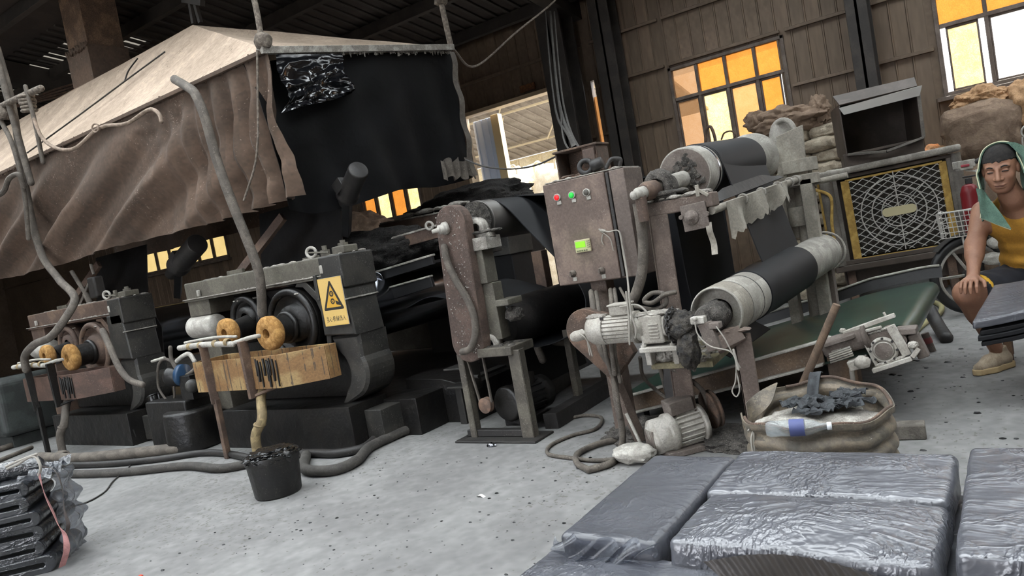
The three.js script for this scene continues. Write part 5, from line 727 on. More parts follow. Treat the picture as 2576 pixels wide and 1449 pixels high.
// ------------------------------------------------------------------ cut-down oil drum with waste, and what stands around it
{
  const t = thing('waste_drum', 'cut-down rusty corrugated oil drum with torn rim full of waste', 'drum'), cx = -0.735, cz = -2.97, r = 0.262, h = 0.36;
  const body = mat({ c: 0x7a6f60, c2: 0x57524a, tile: 0.35, rough: 0.6, cells: 4, speck: 0x8d8378, amount: 0.2, bump: 0.002, metal: 0.15 });
  const wallG = surf((u, v) => {
    const a = u * Math.PI * 2, back = Math.max(0, -Math.sin(a)), left = Math.exp(-(((a - Math.PI * 1.06) / 0.22) ** 2));
    const top = h + 0.05 * back ** 1.5 + 0.008 * Math.sin(a * 7) - 0.1 * left, y = v * top, c = 0.009 * Math.sin(Math.min(v, 0.93) * 34) * sstep(0, 0.1, v) + (v > 0.94 ? 0.01 : 0), R2 = r + c + 0.03 * left * v * v;
    return [cx + R2 * Math.cos(a), y, cz + R2 * Math.sin(a)];
  }, 96, 60, 0.006);
  part(t, 'drum_wall', wallG, body);
  part(t, 'drum_floor', [move(new THREE.CylinderGeometry(r - 0.004, r - 0.004, 0.02, 40), cx, 0.02, cz)], body);
  part(t, 'rim_roll', (() => { const P = []; for (let i = 0; i <= 60; i++) { const a = -0.3 - i / 60 * 4.9 + 3.0; const back = Math.max(0, -Math.sin(a)), left = Math.exp(-((((a + 6.283) % 6.283 - Math.PI * 1.06) / 0.22) ** 2)); P.push([cx + (r + 0.006 + 0.03 * left) * Math.cos(a), h + 0.05 * back ** 1.5 + 0.008 * Math.sin(a * 7) - 0.1 * left, cz + (r + 0.006 + 0.03 * left) * Math.sin(a)]); } return pipe(P, 0.007, 8, 160); })(), MT.rust);
  part(t, 'torn_lip', [surf((u, v) => { const a = Math.PI * (1.02 + 0.24 * u), rr2 = r + 0.012 - 0.06 * v * Math.sin(u * 3); return [cx + rr2 * Math.cos(a), h + 0.02 + 0.035 * u - 0.08 * v * (1 - u) , cz + rr2 * Math.sin(a)]; }, 12, 6, 0.004)], body);
  each(t, 'wire_tie', [capped([[cx - 0.21, 0.33, cz + 0.19], [cx - 0.19, 0.345, cz + 0.17], [cx - 0.2, 0.3, cz + 0.2], [cx - 0.2, 0.22, cz + 0.2], [cx - 0.19, 0.32, cz + 0.19]], 0.004, 6), capped([[cx - 0.18, 0.34, cz + 0.19], [cx - 0.14, 0.36, cz + 0.17], [cx - 0.1, 0.345, cz + 0.16], [cx - 0.13, 0.33, cz + 0.18]], 0.004, 6)], MT.wire);
}
one('waste_ash', 'grey dust and scraps filling the cut-down drum', 'waste', [lump(0.235, 0.05, 0.235, -0.735, 0.29, -2.97, 0.25, 4, 41, 4, 0.5)], MT.dust, null, 'stuff');
{
  const q = rng(120), rag = mat({ c: 0x3a3d40, c2: 0x2b2d30, tile: 0.2, rough: 0.8, speck: 0x8a8c8c, amount: 0.18 });
  for (let i = 0; i < 9; i++) {
    const a = q() * 6.283, d = 0.16 * Math.sqrt(q()), x = -0.7 + d * Math.cos(a) * 0.9, z = -3.0 + d * Math.sin(a) * 0.8, ph = q() * 9, w = 0.09 + 0.06 * q();
    one('rubber_rag', i ? 'crumpled dark rubber rag in the heap inside the cut-down drum' : 'crumpled dark rubber rag in the heap inside the cut-down drum', 'rag', [surf((u, v) => { const uu = (u - 0.5) * w, vv = (v - 0.5) * w * 0.8; return [x + uu * Math.cos(ph) - vv * Math.sin(ph) + 0.012 * Math.sin(v * 9 + ph), 0.345 + 0.035 * fbm3(u * 5 + i, v * 5, ph, 5) + 0.008 * Math.sin(u * 22 + v * 9 + ph) + 0.008 * (i % 3), z + uu * Math.sin(ph) + vv * Math.cos(ph) + 0.012 * Math.sin(u * 11 + ph)]; }, 16, 14, 0.003)], rag, 'rubber rags in the waste drum');
  }
  one('hanging_strip', 'grey strip of rubber hung over the back rim of the drum', 'rubber strip', [surf((u, v) => { const p = [-0.775, 0.43, -3.24]; return [p[0] + (u - 0.5) * 0.045 - 0.012 * v, p[1] + 0.015 * Math.sin(v * 3.2) - 0.1 * Math.max(0, v - 0.15), p[2] + 0.09 * v - 0.02 + 0.008 * Math.sin(u * 6)]; }, 6, 14, 0.003)], rag);
  const A = atY(1925, 1080, 0.37), B = atY(2055, 1073, 0.37), b = thing('plastic_bottle', 'clear plastic bottle with blue label lying in the waste drum', 'bottle');
  const film = new THREE.MeshPhysicalMaterial({ color: 0xe8ecee, roughness: 0.12, transmission: 0.85, thickness: 0, ior: 1.3 }), Dv = V(B).sub(V(A)), L = 0.21, N2 = Dv.normalize();
  const at = (s) => V(A).addScaledVector(N2, s).toArray();
  part(b, 'bottle_body', turned([[0.0001, 0], [0.024, 0.004], [0.03, 0.02], [0.028, 0.05], [0.03, 0.07], [0.03, 0.14], [0.022, 0.17], [0.012, 0.19], [0.011, L], [0.0001, L]], at(0), at(L), 24), film);
  part(b, 'bottle_label', turned([[0.0302, 0], [0.031, 0.001], [0.031, 0.05], [0.0302, 0.051]], at(0.085), at(0.135), 24), plain(0x4a5280, 0.6), 'blue paper label');
  part(b, 'bottle_cap', turned([[0.0001, 0], [0.014, 0], [0.014, 0.015], [0.0001, 0.016]], at(L), at(L + 0.016), 16), plain(0xd8dce0, 0.4));
}
one('wooden_stick', 'long brown wooden stick leaning up behind the cut-down drum', 'stick', [rod((() => { const a = atZ(2105, 766, -3.42), b = atZ(2010, 990, -3.42), k = a[1] / (a[1] - b[1]); return [lerp(a[0], b[0], k), 0, -3.42]; })(), atZ(2105, 766, -3.42), 0.02, 0.017, 14)], mat({ c: 0x6d5a4a, c2: 0x57483c, tile: 0.2, rough: 0.9 }));
{
  const t = thing('floor_motor', 'ribbed grey motor lying on the floor behind the plastic wrapped bales', 'motor'), a = [-1.66, 0.1, -3.38], b = [-1.44, 0.12, -3.62];
  part(t, 'motor_body', turned([[0.0001, 0], [0.06, 0.003], [0.09, 0.02], [0.09, 0.09], [0.1, 0.1], [0.1, 0.13], [0.082, 0.135], [0.082, 0.27], [0.1, 0.275], [0.1, 0.3], [0.0001, 0.31]], a, b, 30), MT.motorGrey);
  const D = V(b).sub(V(a)).normalize(), U = new THREE.Vector3(0, 1, 0), S = new THREE.Vector3().crossVectors(D, U).normalize();
  for (let i = 0; i < 20; i++) { const an = i / 20 * 6.283, o = U.clone().multiplyScalar(Math.cos(an) * 0.088).addScaledVector(S, Math.sin(an) * 0.088), p = V(a).addScaledVector(D, 0.14).add(o), r = V(a).addScaledVector(D, 0.27).add(o); part(t, 'fin', bar(p.toArray(), r.toArray(), 0.007, 0.018, 0.002), MT.motorGrey); }
  for (let i = 0; i < 9; i++) part(t, 'cover_slot', bar(V(a).addScaledVector(D, 0.004).addScaledVector(S, -0.05 + i * 0.0125).add(new THREE.Vector3(0, -0.04, 0)).toArray(), V(a).addScaledVector(D, 0.004).addScaledVector(S, -0.05 + i * 0.0125).add(new THREE.Vector3(0, 0.045, 0)).toArray(), 0.006, 0.012, 0.001), MT.drumFace);
  part(t, 'terminal_box', [bx(0.13, 0.07, 0.11, -1.54, 0.235, -3.52, 0, 0.8, 0.1)], MT.drumFace);
  part(t, 'belt_pulley', turned([[0.0001, 0], [0.1, 0], [0.1, 0.012], [0.09, 0.022], [0.1, 0.03], [0.1, 0.04], [0.0001, 0.04]], [-1.43, 0.17, -3.64], [-1.4, 0.175, -3.67], 30), MT.rust);
  each(t, 'drive_belt', [capped([atZ(1688, 925, -3.55), atZ(1760, 975, -3.6), atZ(1778, 1010, -3.64), atZ(1780, 1050, -3.66)], 0.012, 6), capped([atZ(1660, 925, -3.55), atZ(1680, 1000, -3.6), atZ(1690, 1040, -3.62)], 0.012, 6), capped([atZ(1610, 900, -3.6), atZ(1620, 950, -3.7), atZ(1655, 985, -3.75), atZ(1700, 1015, -3.7)], 0.011, 6)], MT.hose);
  part(t, 'foot', [bx(0.22, 0.03, 0.2, -1.55, 0.016, -3.5, 0, 0.8)], MT.drumFace);
}
one('white_sheet_scrap', 'white plastic cover lying against the motor on the floor', 'plastic cover', [lump(0.11, 0.05, 0.07, -1.72, 0.05, -3.3, 0.25, 2.5, 51, 3, 1)], MT.white);
one('white_rod', 'thin white rod leaning from the table down to the floor', 'rod', [rod(atZ(1575, 1040, -3.4), atY(1622, 1138, 0.02), 0.009)], MT.white);
one('sweepings_heap', 'heap of rubber sweepings on the floor under the drum table', 'sweepings', [lump(0.28, 0.1, 0.24, -1.8, 0.0, -3.75, 0.4, 4, 52, 4, 0.1), lump(0.24, 0.06, 0.2, -1.3, 0.0, -3.66, 0.4, 4, 53, 4, 0.1), lump(0.16, 0.07, 0.12, -1.15, 0.0, -3.55, 0.4, 4, 54, 3, 0.1)], MT.crust, null, 'stuff');
one('red_scrap', 'small orange red scrap at the bottom edge of the picture', 'scrap', [lump(0.012, 0.006, 0.01, ...atY(354, 1449, 0.005), 0.4, 3, 5, 2, 1)], plain(0xb03a24, 0.6));
one('concrete_block', 'grey concrete block on the floor beside the cut-down drum', 'block', [move(new RoundedBoxGeometry(0.19, 0.07, 0.09, 2, 0.008), -0.55, 0.035, -3.72, 0, 0.1)], mat({ c: 0x716b64, c2: 0x5e5953, tile: 0.2, rough: 1, bump: 0.004 }));
{
  const t = thing('pipe_stub', 'short upright pipe stub with faded red band on the floor', 'pipe'), b = atY(2345, 884, 0), a = atZ(2326, 838, b[2]);
  part(t, 'pipe', rod([b[0], 0, b[2]], a, 0.026, 0.024, 16), MT.drumFace); part(t, 'red_band', rod([lerp(b[0], a[0], 0.45), lerp(0, a[1], 0.45), b[2]], [lerp(b[0], a[0], 0.75), lerp(0, a[1], 0.75), b[2]], 0.028, 0.027, 16), plain(0x7c4040, 0.7), 'faded red band');
  part(t, 'handle', rod([lerp(b[0], a[0], 0.6), a[1] * 0.6, b[2]], [lerp(b[0], a[0], 0.6) - 0.07, a[1] * 0.62, b[2] + 0.03], 0.008), MT.drumFace);
}
one('bent_pipe', 'grey pipe with dark bands lying slanted behind the conveyor end', 'pipe', [capped([atY(2380, 850, 0.03), atZ(2358, 815, -6.1), atZ(2338, 778, -6.2)], 0.045, 14)], MT.darkSteel);
one('yellow_hose', 'yellowish hose on the floor behind the conveyor end', 'hose', [capped([atY(2290, 845, 0.02), atY(2330, 810, 0.02), atY(2362, 790, 0.02), atY(2368, 770, 0.02), atY(2350, 760, 0.02)], 0.022, 10)], plain(0x97906a, 0.7));
each(structGroup('floor_rails'), 'floor_rail', [bar(atY(1310, 1030, 0.05), atY(1440, 938, 0.05), 0.1, 0.1), bar(atY(1385, 1060, 0.05), atY(1560, 955, 0.05), 0.1, 0.1)], MT.darkSteel);
one('steel_post', 'dark steel post standing behind the looped rubber sheet', 'post', [box2(-3.34, -3.24, 0, 1.1, -5.3, -5.2)], MT.brownSteel);
one('drain_hose', 'pale hose arching out of the floor behind the take-off stand', 'hose', [capped([atZ(1365, 905, -4.6), atZ(1352, 870, -4.6), atZ(1355, 848, -4.6), atZ(1375, 850, -4.7), atZ(1400, 860, -4.8), atZ(1425, 862, -4.85)], 0.03, 10)], MT.hose);

// ================================================================== BALES OF RUBBER IN PLASTIC FILM
const filmGrey = mat({ c: 0x56575d, c2: 0x4b4c52, tile: 0.7, size: 512, cells: 4, grain: 0.14, rough: 0.28, bump: 0.009, kind: 'drawn', btile: 0.62, physical: { ior: 1.9 } });
const filmDark = mat({ c: 0x2b2d32, c2: 0x24262a, tile: 0.6, cells: 3, grain: 0.12, rough: 0.26, bump: 0.006, kind: 'drawn', btile: 0.4, physical: { ior: 1.9 } });
const filmSmooth = mat({ c: 0x4a4b51, c2: 0x414248, tile: 0.6, cells: 3, grain: 0.12, rough: 0.36, bump: 0.003, kind: 'drawn', btile: 0.6, physical: { ior: 1.7 } });
// a block of sheets wrapped in film: rounded edges, sagging skin, wrinkles drawn in from the corners
function baleGeo(w, h, d, s, bulge = 0.012, wr = 0.006, nx = 90, nz = 60) {
  const g = new THREE.BoxGeometry(w, h, d, nx, 10, nz), r = Math.min(0.02, h * 0.3), p = new THREE.Vector3();
  return warp(mergeVerts(g), (v) => {
    p.set(clamp(v.x, -w / 2 + r, w / 2 - r), clamp(v.y, -h / 2 + r, h / 2 - r), clamp(v.z, -d / 2 + r, d / 2 - r));
    const q = v.clone().sub(p), L = q.length(); if (L > r) q.multiplyScalar(r / L); v.copy(p).add(q);
    const u = v.x / w + 0.5, t = v.z / d + 0.5, top = sstep(-0.1, 0.5, v.y / h);
    const ridge = (x) => 1 - Math.abs(2 * x - 1);
    let y = bulge * Math.sin(Math.PI * u) * Math.sin(Math.PI * t);
    y += wr * 1.2 * (fbm3(v.x * 3 + s, v.z * 5, s, 3) - 0.5) * 2;
    y += 0.45 * wr * sstep(0.4, 0.62, fbm3(v.x * 2.2 + s * 5, v.z * 2.6, s, 12)) * ridge(fbm3(v.x * 3 + s * 3, v.z * 16 + v.x * 4, s, 5)) ** 4 + 0.25 * wr * ridge(fbm3(v.x * 12 + s, v.z * 42 + v.x * 16, s * 2, 6)) ** 4;
    v.y += y * top;
    const e = 0.005 * (fbm3(v.x * 14, v.y * 30, v.z * 14 + s, 8) - 0.5) * 2 * (1 - top * 0.4); v.x += e * Math.sign(v.x) * (Math.abs(v.x) > w / 2 - 0.03 ? 1 : 0.1); v.z += e * Math.sign(v.z) * (Math.abs(v.z) > d / 2 - 0.03 ? 1 : 0.1);
  });
}
function mergeVerts(g) { g.deleteAttribute('normal'); g.deleteAttribute('uv'); const p = g.attributes.position, key = new Map(), map = [], P = []; for (let i = 0; i < p.count; i++) { const k = [p.getX(i), p.getY(i), p.getZ(i)].map((x) => Math.round(x * 1e5)).join(); if (!key.has(k)) { key.set(k, P.length / 3); P.push(p.getX(i), p.getY(i), p.getZ(i)); } map.push(key.get(k)); } const n = new THREE.BufferGeometry(); n.setAttribute('position', new THREE.Float32BufferAttribute(P, 3)); n.setIndex(Array.from(g.index.array, (i) => map[i])); n.computeVertexNormals(); return n; }
function bale(label, x0, x1, z0, z1, y1, h, m, s, o = {}) {
  return one('rubber_bale', label, 'bale', [move(baleGeo(x1 - x0, h, z1 - z0, s, o.bulge, o.wr), (x0 + x1) / 2, y1 - h / 2, (z0 + z1) / 2, o.rx ?? 0, o.ry ?? 0, o.rz ?? 0)], m, 'film wrapped rubber bales in the foreground');
}
bale('smooth dark wrapped bale at the left end of the top layer', -1.05, -0.78, -2.15, -1.53, 0.45, 0.085, filmSmooth, 1, { wr: 0.002, bulge: 0.004 });
bale('long glossy wrapped bale nearest the waste drum', -0.775, -0.2, -2.18, -1.85, 0.455, 0.09, filmGrey, 2, { wr: 0.006 });
bale('bulging wrinkled wrapped bale in the middle of the top layer', -0.75, -0.2, -1.835, -1.52, 0.458, 0.09, filmGrey, 3, { wr: 0.008, bulge: 0.04 });
bale('wrapped bale at the right edge of the picture, lying crosswise', -0.175, 0.22, -2.2, -1.55, 0.47, 0.1, filmGrey, 4, { wr: 0.005 });
bale('crinkled wrapped bale lowest in the picture, left of the split cover', -1.1, -0.57, -1.56, -1.1, 0.4, 0.09, filmGrey, 5, { wr: 0.006 });
bale('wrapped bale lowest in the picture at the right', -0.53, 0.02, -1.49, -1.1, 0.385, 0.09, filmSmooth, 6, { wr: 0.004 });
bale('wrapped bale at the bottom right corner of the picture', 0.03, 0.5, -1.5, -1.1, 0.41, 0.09, filmGrey, 7, { wr: 0.005 });
for (const [x0, x1, z0, z1, y, s, l] of [[-1.05, -0.5, -2.16, -1.55, 0.355, 11, 'lower bale under the left end of the top layer'], [-0.47, 0.22, -2.17, -1.55, 0.352, 12, 'lower bale under the long glossy bale'], [-1.12, -0.5, -1.52, -1.08, 0.31, 13, 'lowest bale at the bottom edge, its black side against the floor'], [-0.47, 0.5, -1.52, -1.1, 0.305, 14, 'lowest bale under the bottom right corner']]) one('rubber_bale', l, 'bale', [move(baleGeo(x1 - x0, y, z1 - z0, s, 0, 0.003, 40, 30), (x0 + x1) / 2, y / 2, (z0 + z1) / 2)], filmSmooth, 'film wrapped rubber bales in the foreground');
// loose film drawn over the edges
one('plastic_film', 'loose torn film at the near end of the smooth dark bale', 'film', [surf((u, v) => [lerp(-1.05, -0.77, u), 0.452 - 0.055 * v * (0.6 + 0.5 * Math.sin(u * 4)) - 0.01 * Math.sin(u * 22 + v * 5), -1.53 + 0.012 + 0.02 * v + 0.012 * Math.sin(u * 30 + v * 8)], 60, 14, 0)], new THREE.MeshPhysicalMaterial({ color: 0xb8bcc4, roughness: 0.15, transmission: 0.93, thickness: 0, ior: 1.4, side: THREE.DoubleSide }));
one('plastic_film', 'film stretched in straight pleats over the near edge of the bulging bale', 'film', [surf((u, v) => { const x = lerp(-0.66, -0.28, u), hgt = 0.034 * Math.sin(Math.PI * u); return [x + 0.07 * v, 0.43 + hgt * (1 - v) - 0.05 * v, -1.505 + 0.012 * v + 0.004 * Math.abs(Math.sin(u * 46 + v * 3))]; }, 120, 6, 0)], new THREE.MeshPhysicalMaterial({ color: 0x5c5652, roughness: 0.25, transmission: 0.6, thickness: 0, ior: 1.4, side: THREE.DoubleSide }));

// ------------------------------------------------------------------ wrapped stack of folded sheets at the left edge
{
  const n0 = scene.children.length, X1 = -4.02, z = -1.62, group = 'folded rubber layers in the left stack';
  const fold = (h, w, d) => { const r = h / 2 - 0.002; return warp(new THREE.ExtrudeGeometry((() => { const s = new THREE.Shape(); s.moveTo(-w, -r); s.lineTo(-r, -r); s.absarc(-r, 0, r, -Math.PI / 2, Math.PI / 2, false); s.lineTo(-w, r); s.closePath(); const hole = new THREE.Path(); const q = r * 0.42; hole.moveTo(-w * 0.8, -q); hole.lineTo(-r * 1.4, -q); hole.absarc(-r * 1.4, 0, q, -Math.PI / 2, Math.PI / 2, false); hole.lineTo(-w * 0.8, q); hole.closePath(); s.holes.push(hole); return s; })(), { depth: d, bevelEnabled: true, bevelSize: 0.006, bevelThickness: 0.008, bevelSegments: 2, curveSegments: 14, steps: 10 }).translate(0, 0, -d), (v) => { v.y += 0.012 * (fbm3(v.x * 8, v.y * 14, v.z * 8, 4) - 0.5) + 0.01 * Math.sin(v.x * 9); v.z += 0.02 * (fbm3(v.x * 9, v.y * 20, 1, 5) - 0.5); }); };
  const names = ['lowest', 'second', 'third', 'fourth', 'fifth', 'topmost'];
  let y = 0;
  names.forEach((n, i) => { const h = [0.085, 0.07, 0.08, 0.07, 0.075, 0.07][i]; one('folded_rubber', `${n} folded black rubber layer ${n === 'lowest' || n === 'topmost' ? '' : 'counted from the floor '}in the wrapped left stack`, 'rubber layer', [move(fold(h, 0.85, 0.4), X1 - 0.02 - 0.03 * ((i * 5) % 3) / 2 - 0.05 * i / 6, y + h / 2 + 0.004, z - 0.01 * ((i * 7) % 3), 0, 0.06 * Math.sin(i * 2.1), 0)], filmDark, group); y += h + 0.002; });
  const clear = new THREE.MeshPhysicalMaterial({ color: 0x8f9298, roughness: 0.2, transmission: 0.8, thickness: 0, ior: 1.4, side: THREE.DoubleSide });
  one('plastic_film', 'crumpled clear film hanging down the right end of the left stack', 'film', [surf((u, v) => { const k = fbm3(u * 6, v * 8, 0, 6); return [X1 + 0.02 + 0.05 * k + 0.015 * Math.sin(v * 24), lerp(0.46, 0.03, v), lerp(z + 0.02, z - 0.3, u) + 0.03 * Math.sin(v * 9)]; }, 40, 50, 0), surf((u, v) => [lerp(X1 - 0.1, X1 + 0.04, u), 0.47 + 0.02 * Math.sin(v * 17 + u * 4) + 0.015 * fbm3(u * 9, v * 9, 2, 4), lerp(z + 0.02, z - 0.35, v)], 30, 40, 0)], clear);
  one('rubber_bale', 'wrapped roll of rubber lying on top of the left stack', 'bale', [warp(turned([[0.0001, 0], [0.03, 0.004], [0.045, 0.02], [0.046, 0.7], [0.0001, 0.71]], [X1 - 0.05, 0.5, z - 0.2], [X1 - 0.75, 0.52, z - 0.2], 30), (v) => { v.y += 0.012 * (fbm3(v.x * 12, v.y * 20, v.z * 20, 5) - 0.5); })], filmDark);
  const n1 = scene.children.length;
  const strap = (pts, w, m, name, l) => one(name, l, 'strap', [surf((u, v) => { const c = new THREE.CatmullRomCurve3(pts.map(V)), p = c.getPoint(v), tw = Math.sin(v * 5); return [p.x + (u - 0.5) * w * (0.8 + 0.2 * tw), p.y + 0.2 * (u - 0.5) * w, p.z + (u - 0.5) * w * 0.6 * tw]; }, 4, 40, 0.002)], m);
  const zz = z + 0.06;
  strap([[98, 1190], [112, 1240], [135, 1290], [150, 1325], [163, 1345], [168, 1378], [156, 1425]].map((p) => atZ(...p, zz)), 0.04, mat({ c: 0xb07f7c, c2: 0x9a6d6a, tile: 0.15, rough: 0.85 }), 'pink_strap', 'faded pink strap hanging from the left stack');
  strap([[105, 1172], [140, 1185], [158, 1230], [162, 1280], [172, 1320], [164, 1345]].map((p) => atZ(...p, zz - 0.03)), 0.025, mat({ c: 0x57504c, c2: 0x443e3b, tile: 0.15, rough: 0.85 }), 'grey_strap', 'dark grey strap looping beside the pink one');
  const zz2 = 0; for (const o of scene.children.slice(n0, n1)) o.geometry.translate(-X1, 0, -z).rotateY(0.84).translate(-4.08, 0, -1.6); void zz2;
  one('tie_string', 'pale string tied across the top of the left stack', 'string', [capped([atZ(-10, 1192, zz), atZ(40, 1170, zz), atZ(90, 1150, zz), atZ(102, 1175, zz), atZ(98, 1195, zz)], 0.007, 6), capped([atZ(-10, 1186, zz), atZ(45, 1160, zz), atZ(92, 1142, zz)], 0.006, 6)], MT.wire);
}
// ------------------------------------------------------------------ bucket, floor hoses, small floor litter
{
  const c = atY(706, 1255, 0), b = [c[0] - 0.11, 0, c[2] - 0.075], tp = atZ(688, 1140, b[2]), h = tp[1];
  const t = thing('tar_bucket', 'black tar crusted bucket standing on the open floor', 'bucket');
  part(t, 'bucket_body', warp(turned([[0.0001, 0], [0.128, 0], [0.134, 0.012], [0.15, h * 0.8], [0.156, h * 0.82], [0.16, h], [0.146, h], [0.14, h - 0.03], [0.0001, h - 0.035]], b, [b[0], h, b[2]], 40), (v) => { const k = 0.012 * sstep(h * 0.6, h, v.y) * (fbm3(v.x * 22, v.y * 22, v.z * 22, 3) - 0.4); v.x += k; v.z += k; }), MT.oily);
  part(t, 'tar_fill', lump(0.15, 0.04, 0.15, b[0], h - 0.01, b[2], 0.35, 5, 61, 4, 0.5), MT.wet);
  part(t, 'handle_lug', [lump(0.03, 0.04, 0.025, b[0] + 0.14, h - 0.02, b[2], 0.4, 3, 62, 2, 2)], MT.oily);
}
const fy = (list, r) => list.map(([x, y]) => atY(x, y, r));
one('floor_pipe', 'grey pipe lying on the floor in front of both mills', 'pipe', [capped(fy([[100, 1188], [200, 1192], [330, 1186], [470, 1172], [560, 1178], [620, 1168], [660, 1160]], 0.03), 0.03, 12, 60)], MT.hoseDark);
one('floor_pipe', 'darker pipe curving beside the grey one toward the bucket', 'pipe', [capped(fy([[90, 1165], [180, 1170], [300, 1165], [420, 1152], [500, 1140], [560, 1140], [640, 1155]], 0.026), 0.026, 12, 60)], MT.darkSteel);
one('floor_pipe', 'thick lagged pipe at the foot of the farther mill', 'pipe', [capped(fy([[100, 1150], [200, 1152], [330, 1140], [450, 1128]], 0.045), 0.045, 14, 40), turned([[0.04, 0], [0.055, 0.01], [0.055, 0.08], [0.04, 0.09]], atY(150, 1148, 0.045), atY(180, 1148, 0.045), 16)], MT.hose);
one('floor_hose', 'black hose looping from behind the bucket along the mill base', 'hose', [capped(fy([[770, 1145], [768, 1180], [800, 1185], [850, 1180], [895, 1160], [930, 1125], [985, 1098], [1050, 1072], [1120, 1050], [1175, 1035]], 0.034), 0.034, 12, 80)], MT.hoseDark);
one('floor_hose', 'second dark hose running beside the first along the mill base', 'hose', [capped(fy([[740, 1142], [790, 1140], [850, 1140], [910, 1128], [960, 1090], [1010, 1065], [1080, 1040], [1160, 1022]], 0.03), 0.03, 12, 80)], MT.darkSteel);
one('thin_wire', 'thin dark wire trailing over the floor by the left stack', 'wire', [pipe(fy([[175, 1275], [215, 1265], [260, 1240], [285, 1210], [320, 1180], [338, 1150], [345, 1110]], 0.006).concat([atZ(335, 1080, -3.2)]), 0.006, 6, 60)], MT.darkWire);
[['nearest', -30, 1170, 80, 1125, 0.02], ['middle', -30, 1140, 135, 1085, 0.03], ['farthest', -30, 1115, 110, 1065, 0.04]].forEach(([n, a, b, c, d, r]) => one('steel_tube', `${n} of the three dusty steel tubes on the floor at the left edge`, 'tube', [rod(atY(a, b, r), atY(c, d, r), r)], MT.hose));
one('machine_casing', 'dark green machine casing at the left edge beside the farther mill', 'machine', [warp(new RoundedBoxGeometry(0.9, 0.62, 0.6, 3, 0.08), (v) => { v.y += 0.02 * Math.sin(v.x * 6); }).translate(atZ(-40, 900, -3.3)[0] - 0.1, 0.42, -3.5), box2(atZ(-40, 900, -3.3)[0] - 0.5, atZ(-40, 900, -3.3)[0] + 0.25, 0, 0.12, -3.8, -3.3)], mat({ c: 0x363b39, c2: 0x2a2d2c, tile: 0.5, rough: 0.5 }));
{
  const q = rng(140), chips = [];
  for (let i = 0; i < 420; i++) { const near = i < 260, x = near ? lerp(-3.6, -1.2, q()) : lerp(-0.9, 0.6, q()), z = near ? lerp(-3.4, -1.2, q()) : lerp(-5.6, -3.4, q()), k = 0.003 + 0.007 * q() * q() * (near ? 1 : 2.2); if (near && x > -1.25 - 0 && z > -2.3) continue; chips.push(lump(k * 1.4, k * 0.6, k, x, 0.001, z, 0.4, 2, i % 9, 0, 0.2)); }
  one('floor_litter', 'small dark crumbs of rubber scattered over the concrete floor', 'litter', chips, MT.black, null, 'stuff');
  one('paper_scrap', 'small white paper scrap on the open floor', 'scrap', [surf((u, v) => { const p = atY(1212, 1247, 0.006); return [p[0] + (u - 0.5) * 0.05, 0.004 + 0.006 * Math.sin(u * 5), p[2] + (v - 0.5) * 0.02]; }, 6, 4, 0.001)], plain(0xd8d6d0, 0.8));
  one('foil_scrap', 'crumpled shiny foil scrap in front of the take-off stand', 'scrap', [lump(0.03, 0.016, 0.02, ...atY(1236, 1120, 0.008), 0.5, 4, 71, 2, 1)], MT.shiny);
}

// ================================================================== FAR SIDE: COOLER, SACKS, BAGS, BICYCLE

Object.assign(MT, {
  cooler: mat({ c: 0x6f6a63, c2: 0x5b5650, tile: 0.6, rough: 0.5, bump: 0.002 }), coolerTop: mat({ c: 0xa29d94, c2: 0x7d7870, tile: 0.5, rough: 0.8, cells: 4 }),
  pad: mat({ c: 0xb29350, c2: 0x97793f, tile: 0.2, rough: 0.9 }), grille: plain(0xb4b1ab, 0.5), duct: mat({ c: 0x4f453e, c2: 0x40372f, tile: 0.8, rough: 0.55, grain: 0.12 }),
  sack: mat({ c: 0xa59a88, c2: 0x8f8473, tile: 0.25, rough: 0.95, grain: 0.3, bump: 0.003, kind: 'fine' }), jute: mat({ c: 0x83705f, c2: 0x705e4f, tile: 0.4, rough: 0.95, bump: 0.004 }), orangeBag: mat({ c: 0xb08c68, c2: 0x9c7a58, tile: 0.4, rough: 0.8, bump: 0.01, kind: 'crinkle', btile: 0.5 }), paleBag: mat({ c: 0xdcd4c0, c2: 0xcabfa6, tile: 0.4, rough: 0.85 }),
});
